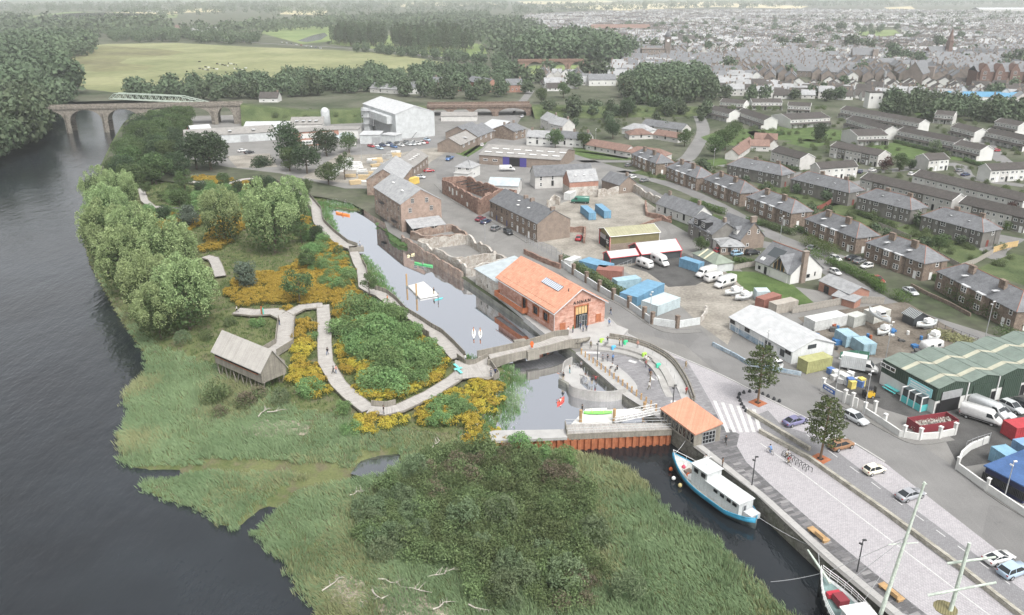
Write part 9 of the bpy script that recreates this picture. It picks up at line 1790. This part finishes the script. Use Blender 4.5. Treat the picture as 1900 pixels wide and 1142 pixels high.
for a in((1054,620,.9,'stand','white','black','person in a white top and black trousers by the corner of the hall'),(1063,618,.9,'stand','green','navy','person in a green jacket left of the hall doors'),(1077,611,.9,'walk','navy','navy','person in navy stepping into the hall doorway'),(1082,616,.9,'stand','grey','navy','person in grey just right of the hall doors'),(1088,615,.9,'stand','navy','black','person in dark blue right of the hall doors'),(1130,606,.9,'walk','blue','grey','person in a pale blue shirt walking beside the hall terrace'),(1133,584,.02,'walk','black','jeans','person with a black jacket walking on the road behind the hall'),(1096,647,.4,'walk','olive','black','person in olive walking down the amphitheatre steps'),(1127,638,.9,'fold','black','grey','person in black standing on the upper tier by the lime block'),(1149,642,.9,'stand','khaki','black','person in a cream jacket on the upper tier, left of a pair'),(1155,643,.9,'stand','brown','jeans','person in brown on the upper tier, right of a pair'),(1183,646,.9,'stand','pink','grey','red haired person in pink on the tier before the ramp',None,'red'),(1118,672,.03,'stand','grey','black','person in a plum grey jacket, left of three standing on the floor'),(1127,672,.03,'fold','black','grey','person in black, middle of three standing on the floor'),(1137,671,.03,'stand','blue','black','person in a light blue shirt, right of three standing on the floor'),(1136,684,.14,'sit','white','black','person in a white vest sitting on the stage edge',2.2),(1145,689,.14,'sit','black','black','person in black sitting on the stage edge with a dog',2.0),(1197,669,.45,'sit','white','black','person in white sitting on the tier by the lime block',2.6),(1202,672,.45,'sit','white','khaki','second person in white sitting on the tier',2.6),(1198,682,.03,'stand','red','navy','person in a dark red top standing below the seated pair'),(1205,696,.03,'stand','navy','black','person in navy with a backpack, head of the group in the arena'),(1207,702,.03,'walk','brown','khaki','person in brown behind the navy backpack in the arena'),(1204,723,.03,'walk','white','olive','person with a white top walking across the arena'),(1206,712,.03,'stand','olive','khaki','person in olive in the middle of the arena group'),(1273,732,.1,'stand','red','brown','person in a maroon top at the foot of the ramp'),(1272,685,.03,'walk','khaki','khaki','person in a long camel coat outside the curved wall',None,'fair'),(1057,693,-.35,'stand','black','teal','person in turquoise shorts on the swimming jetty',None,'fair'),(1045,706,-.35,'stand','black','khaki','person in a black swimsuit at the jetty corner',None,'brown'),(1078,684,-.35,'stand','grey','black','person in grey by the jetty ladder'),(1098,714,-1.0,'stand','black','khaki','bather standing in the water inside the curved wall'),(1105,711,-1.0,'reach','red','black','bather in red raising an arm inside the curved wall'),(1346,825,.03,'walk','black','black','runner in black with bare legs beside the boathouse',None,'brown'),(1309,856,-.42,'sit','white','black','person sitting on the quay edge above the blue boat bow',2.6),(1340,867,.03,'stand','brown','black','person in a long brown coat beside the blue boat'),(863,672,.35,'stand','white','jeans','person in a white top and jeans on the boardwalk node'),(911,699,.35,'stand','grey','navy','person in grey leaning on the boardwalk node parapet, left of two'),(919,697,.35,'stand','navy','black','person in navy leaning on the boardwalk node parapet, right of two'),(608,659,.1,'walk','black','jeans','person in a black jacket walking up the long boardwalk'),(619,694,.1,'walk','black','black','dark haired person in black, left of a couple on the long boardwalk'),(624,693,.1,'walk','pink','jeans','person in an orange pink jacket, right of a couple on the long boardwalk',None,'brown'),(712,768,.2,'stand','black','grey','person in a dark jacket at the boardwalk rail corner'),(519,604,.1,'stand','black','jeans','person in a dark jacket on the hide path'),(440,580,.1,'walk','white','black','person emerging beside the front willow on the hide path'),(564,365,.2,'walk','black','black','person in black walking down the ramp'),(668,458,.2,'stand','white','jeans','person in white on the basin lookout stub'),(735,583,.1,'walk','white','black','person in white, left of the couple on the reed boardwalk'),(739,586,.1,'walk','blue','jeans','person in blue, right of the couple on the reed boardwalk'),(719,560,.1,'stand','orange','brown','person in orange half hidden by the reed boardwalk parapet'),(879,621,-1.05,'reach','orange','black','paddler in an orange vest on the left white board',-1.4,'red'),(891,622,-1.05,'reach','orange','black','paddler in an orange vest on the right white board',-1.4,'red'),(1040,746,-1.1,'row','white','red','paddler sitting in the red kayak',1.0),(785,492,-1.1,'row','grey','black','paddler sitting in the green and white canoe',.4),(762,475,-1.1,'row','black','black','paddler sitting in the cream kayak',.8),(636,399,-1.1,'row','orange','brown','rower in the orange boat at the basin head',.4),(813,556,-1.05,'stand','grey','black','paddler standing on the turquoise board by the raft'),(805,546,-.75,'stand','black','khaki','swimmer standing at the corner of the cream raft',None,'brown'),(1080,766,-.7,'stand','black','black','person in black at the outer pile of the pontoon'),(934,536,2.2,'stand','blue','navy','person in blue at the far end of the hall balcony'),(938,539,2.2,'stand','grey','black','person in grey leaning on the hall balcony')):
 person(*a)
def cyclist(px,py,top,label,dirpx):
 d=G2(*dirpx)-G2(px,py);t=empty('bicycle','dark bicycle ridden by the '+label,'bicycle',G(px,py,.03),math.atan2(d.y,d.x)-math.pi/2);mb=MB()
 for y in(-.5,.55):mb=MB();[mb.tube((0,y+.34*math.cos(k*.63),.35+.34*math.sin(k*.63)),(0,y+.34*math.cos((k+1)*.63),.35+.34*math.sin((k+1)*.63)),.03,None,4)for k in range(10)];mb.obj('wheel',m_tyre,t)
 mb=MB();mb.path([(0,-.5,.35),(0,-.15,.9),(0,.4,.95),(0,.55,.35)],.035,4);mb.path([(0,-.15,.85),(0,.05,.32),(0,.42,.9)],.035,4);mb.obj('frame',m_blk,t);mb=MB();mb.tube((-.3,.45,1.08),(.3,.45,1.08),.03,None,4);mb.obj('handlebar',m_blk,t);mb=MB();mb.box((0,-.18,.93),(.16,.28,.07));mb.obj('saddle',m_blk,t)
 q=person(px,py,.03,'ride',top,'khaki' if top!='blue' else 'jeans','cyclist: '+label);q.rotation_euler=t.rotation_euler;q.location-=Vector((-math.sin(t.rotation_euler.z),math.cos(t.rotation_euler.z),0))*.2
cyclist(1429,842,'blue','person in blue cycling up the quay alone',(1411,829));cyclist(1459,850,'white','person in white cycling past the bike stands',(1475,862));cyclist(1462,862,'red','person in dark red cycling beside the one in white',(1478,875))
# ---- haze
mb=MB();mb.box((0,4300,38),(17000,9400,86))
hz=mb.obj('haze',None);hz['kind']='stuff'
hm=bpy.data.materials.new('haze_air');hm.use_nodes=True;ht=hm.node_tree;ht.nodes.remove(ht.nodes['Principled BSDF'])
pv=ht.nodes.new('ShaderNodeVolumePrincipled');pv.inputs['Color'].default_value=(.93,.96,.97,1);pv.inputs['Anisotropy'].default_value=.15;pv.inputs['Density'].default_value=HAZE
ht.links.new(pv.outputs[0],ht.nodes['Material Output'].inputs['Volume']);hz.data.materials.clear();hz.data.materials.append(hm)
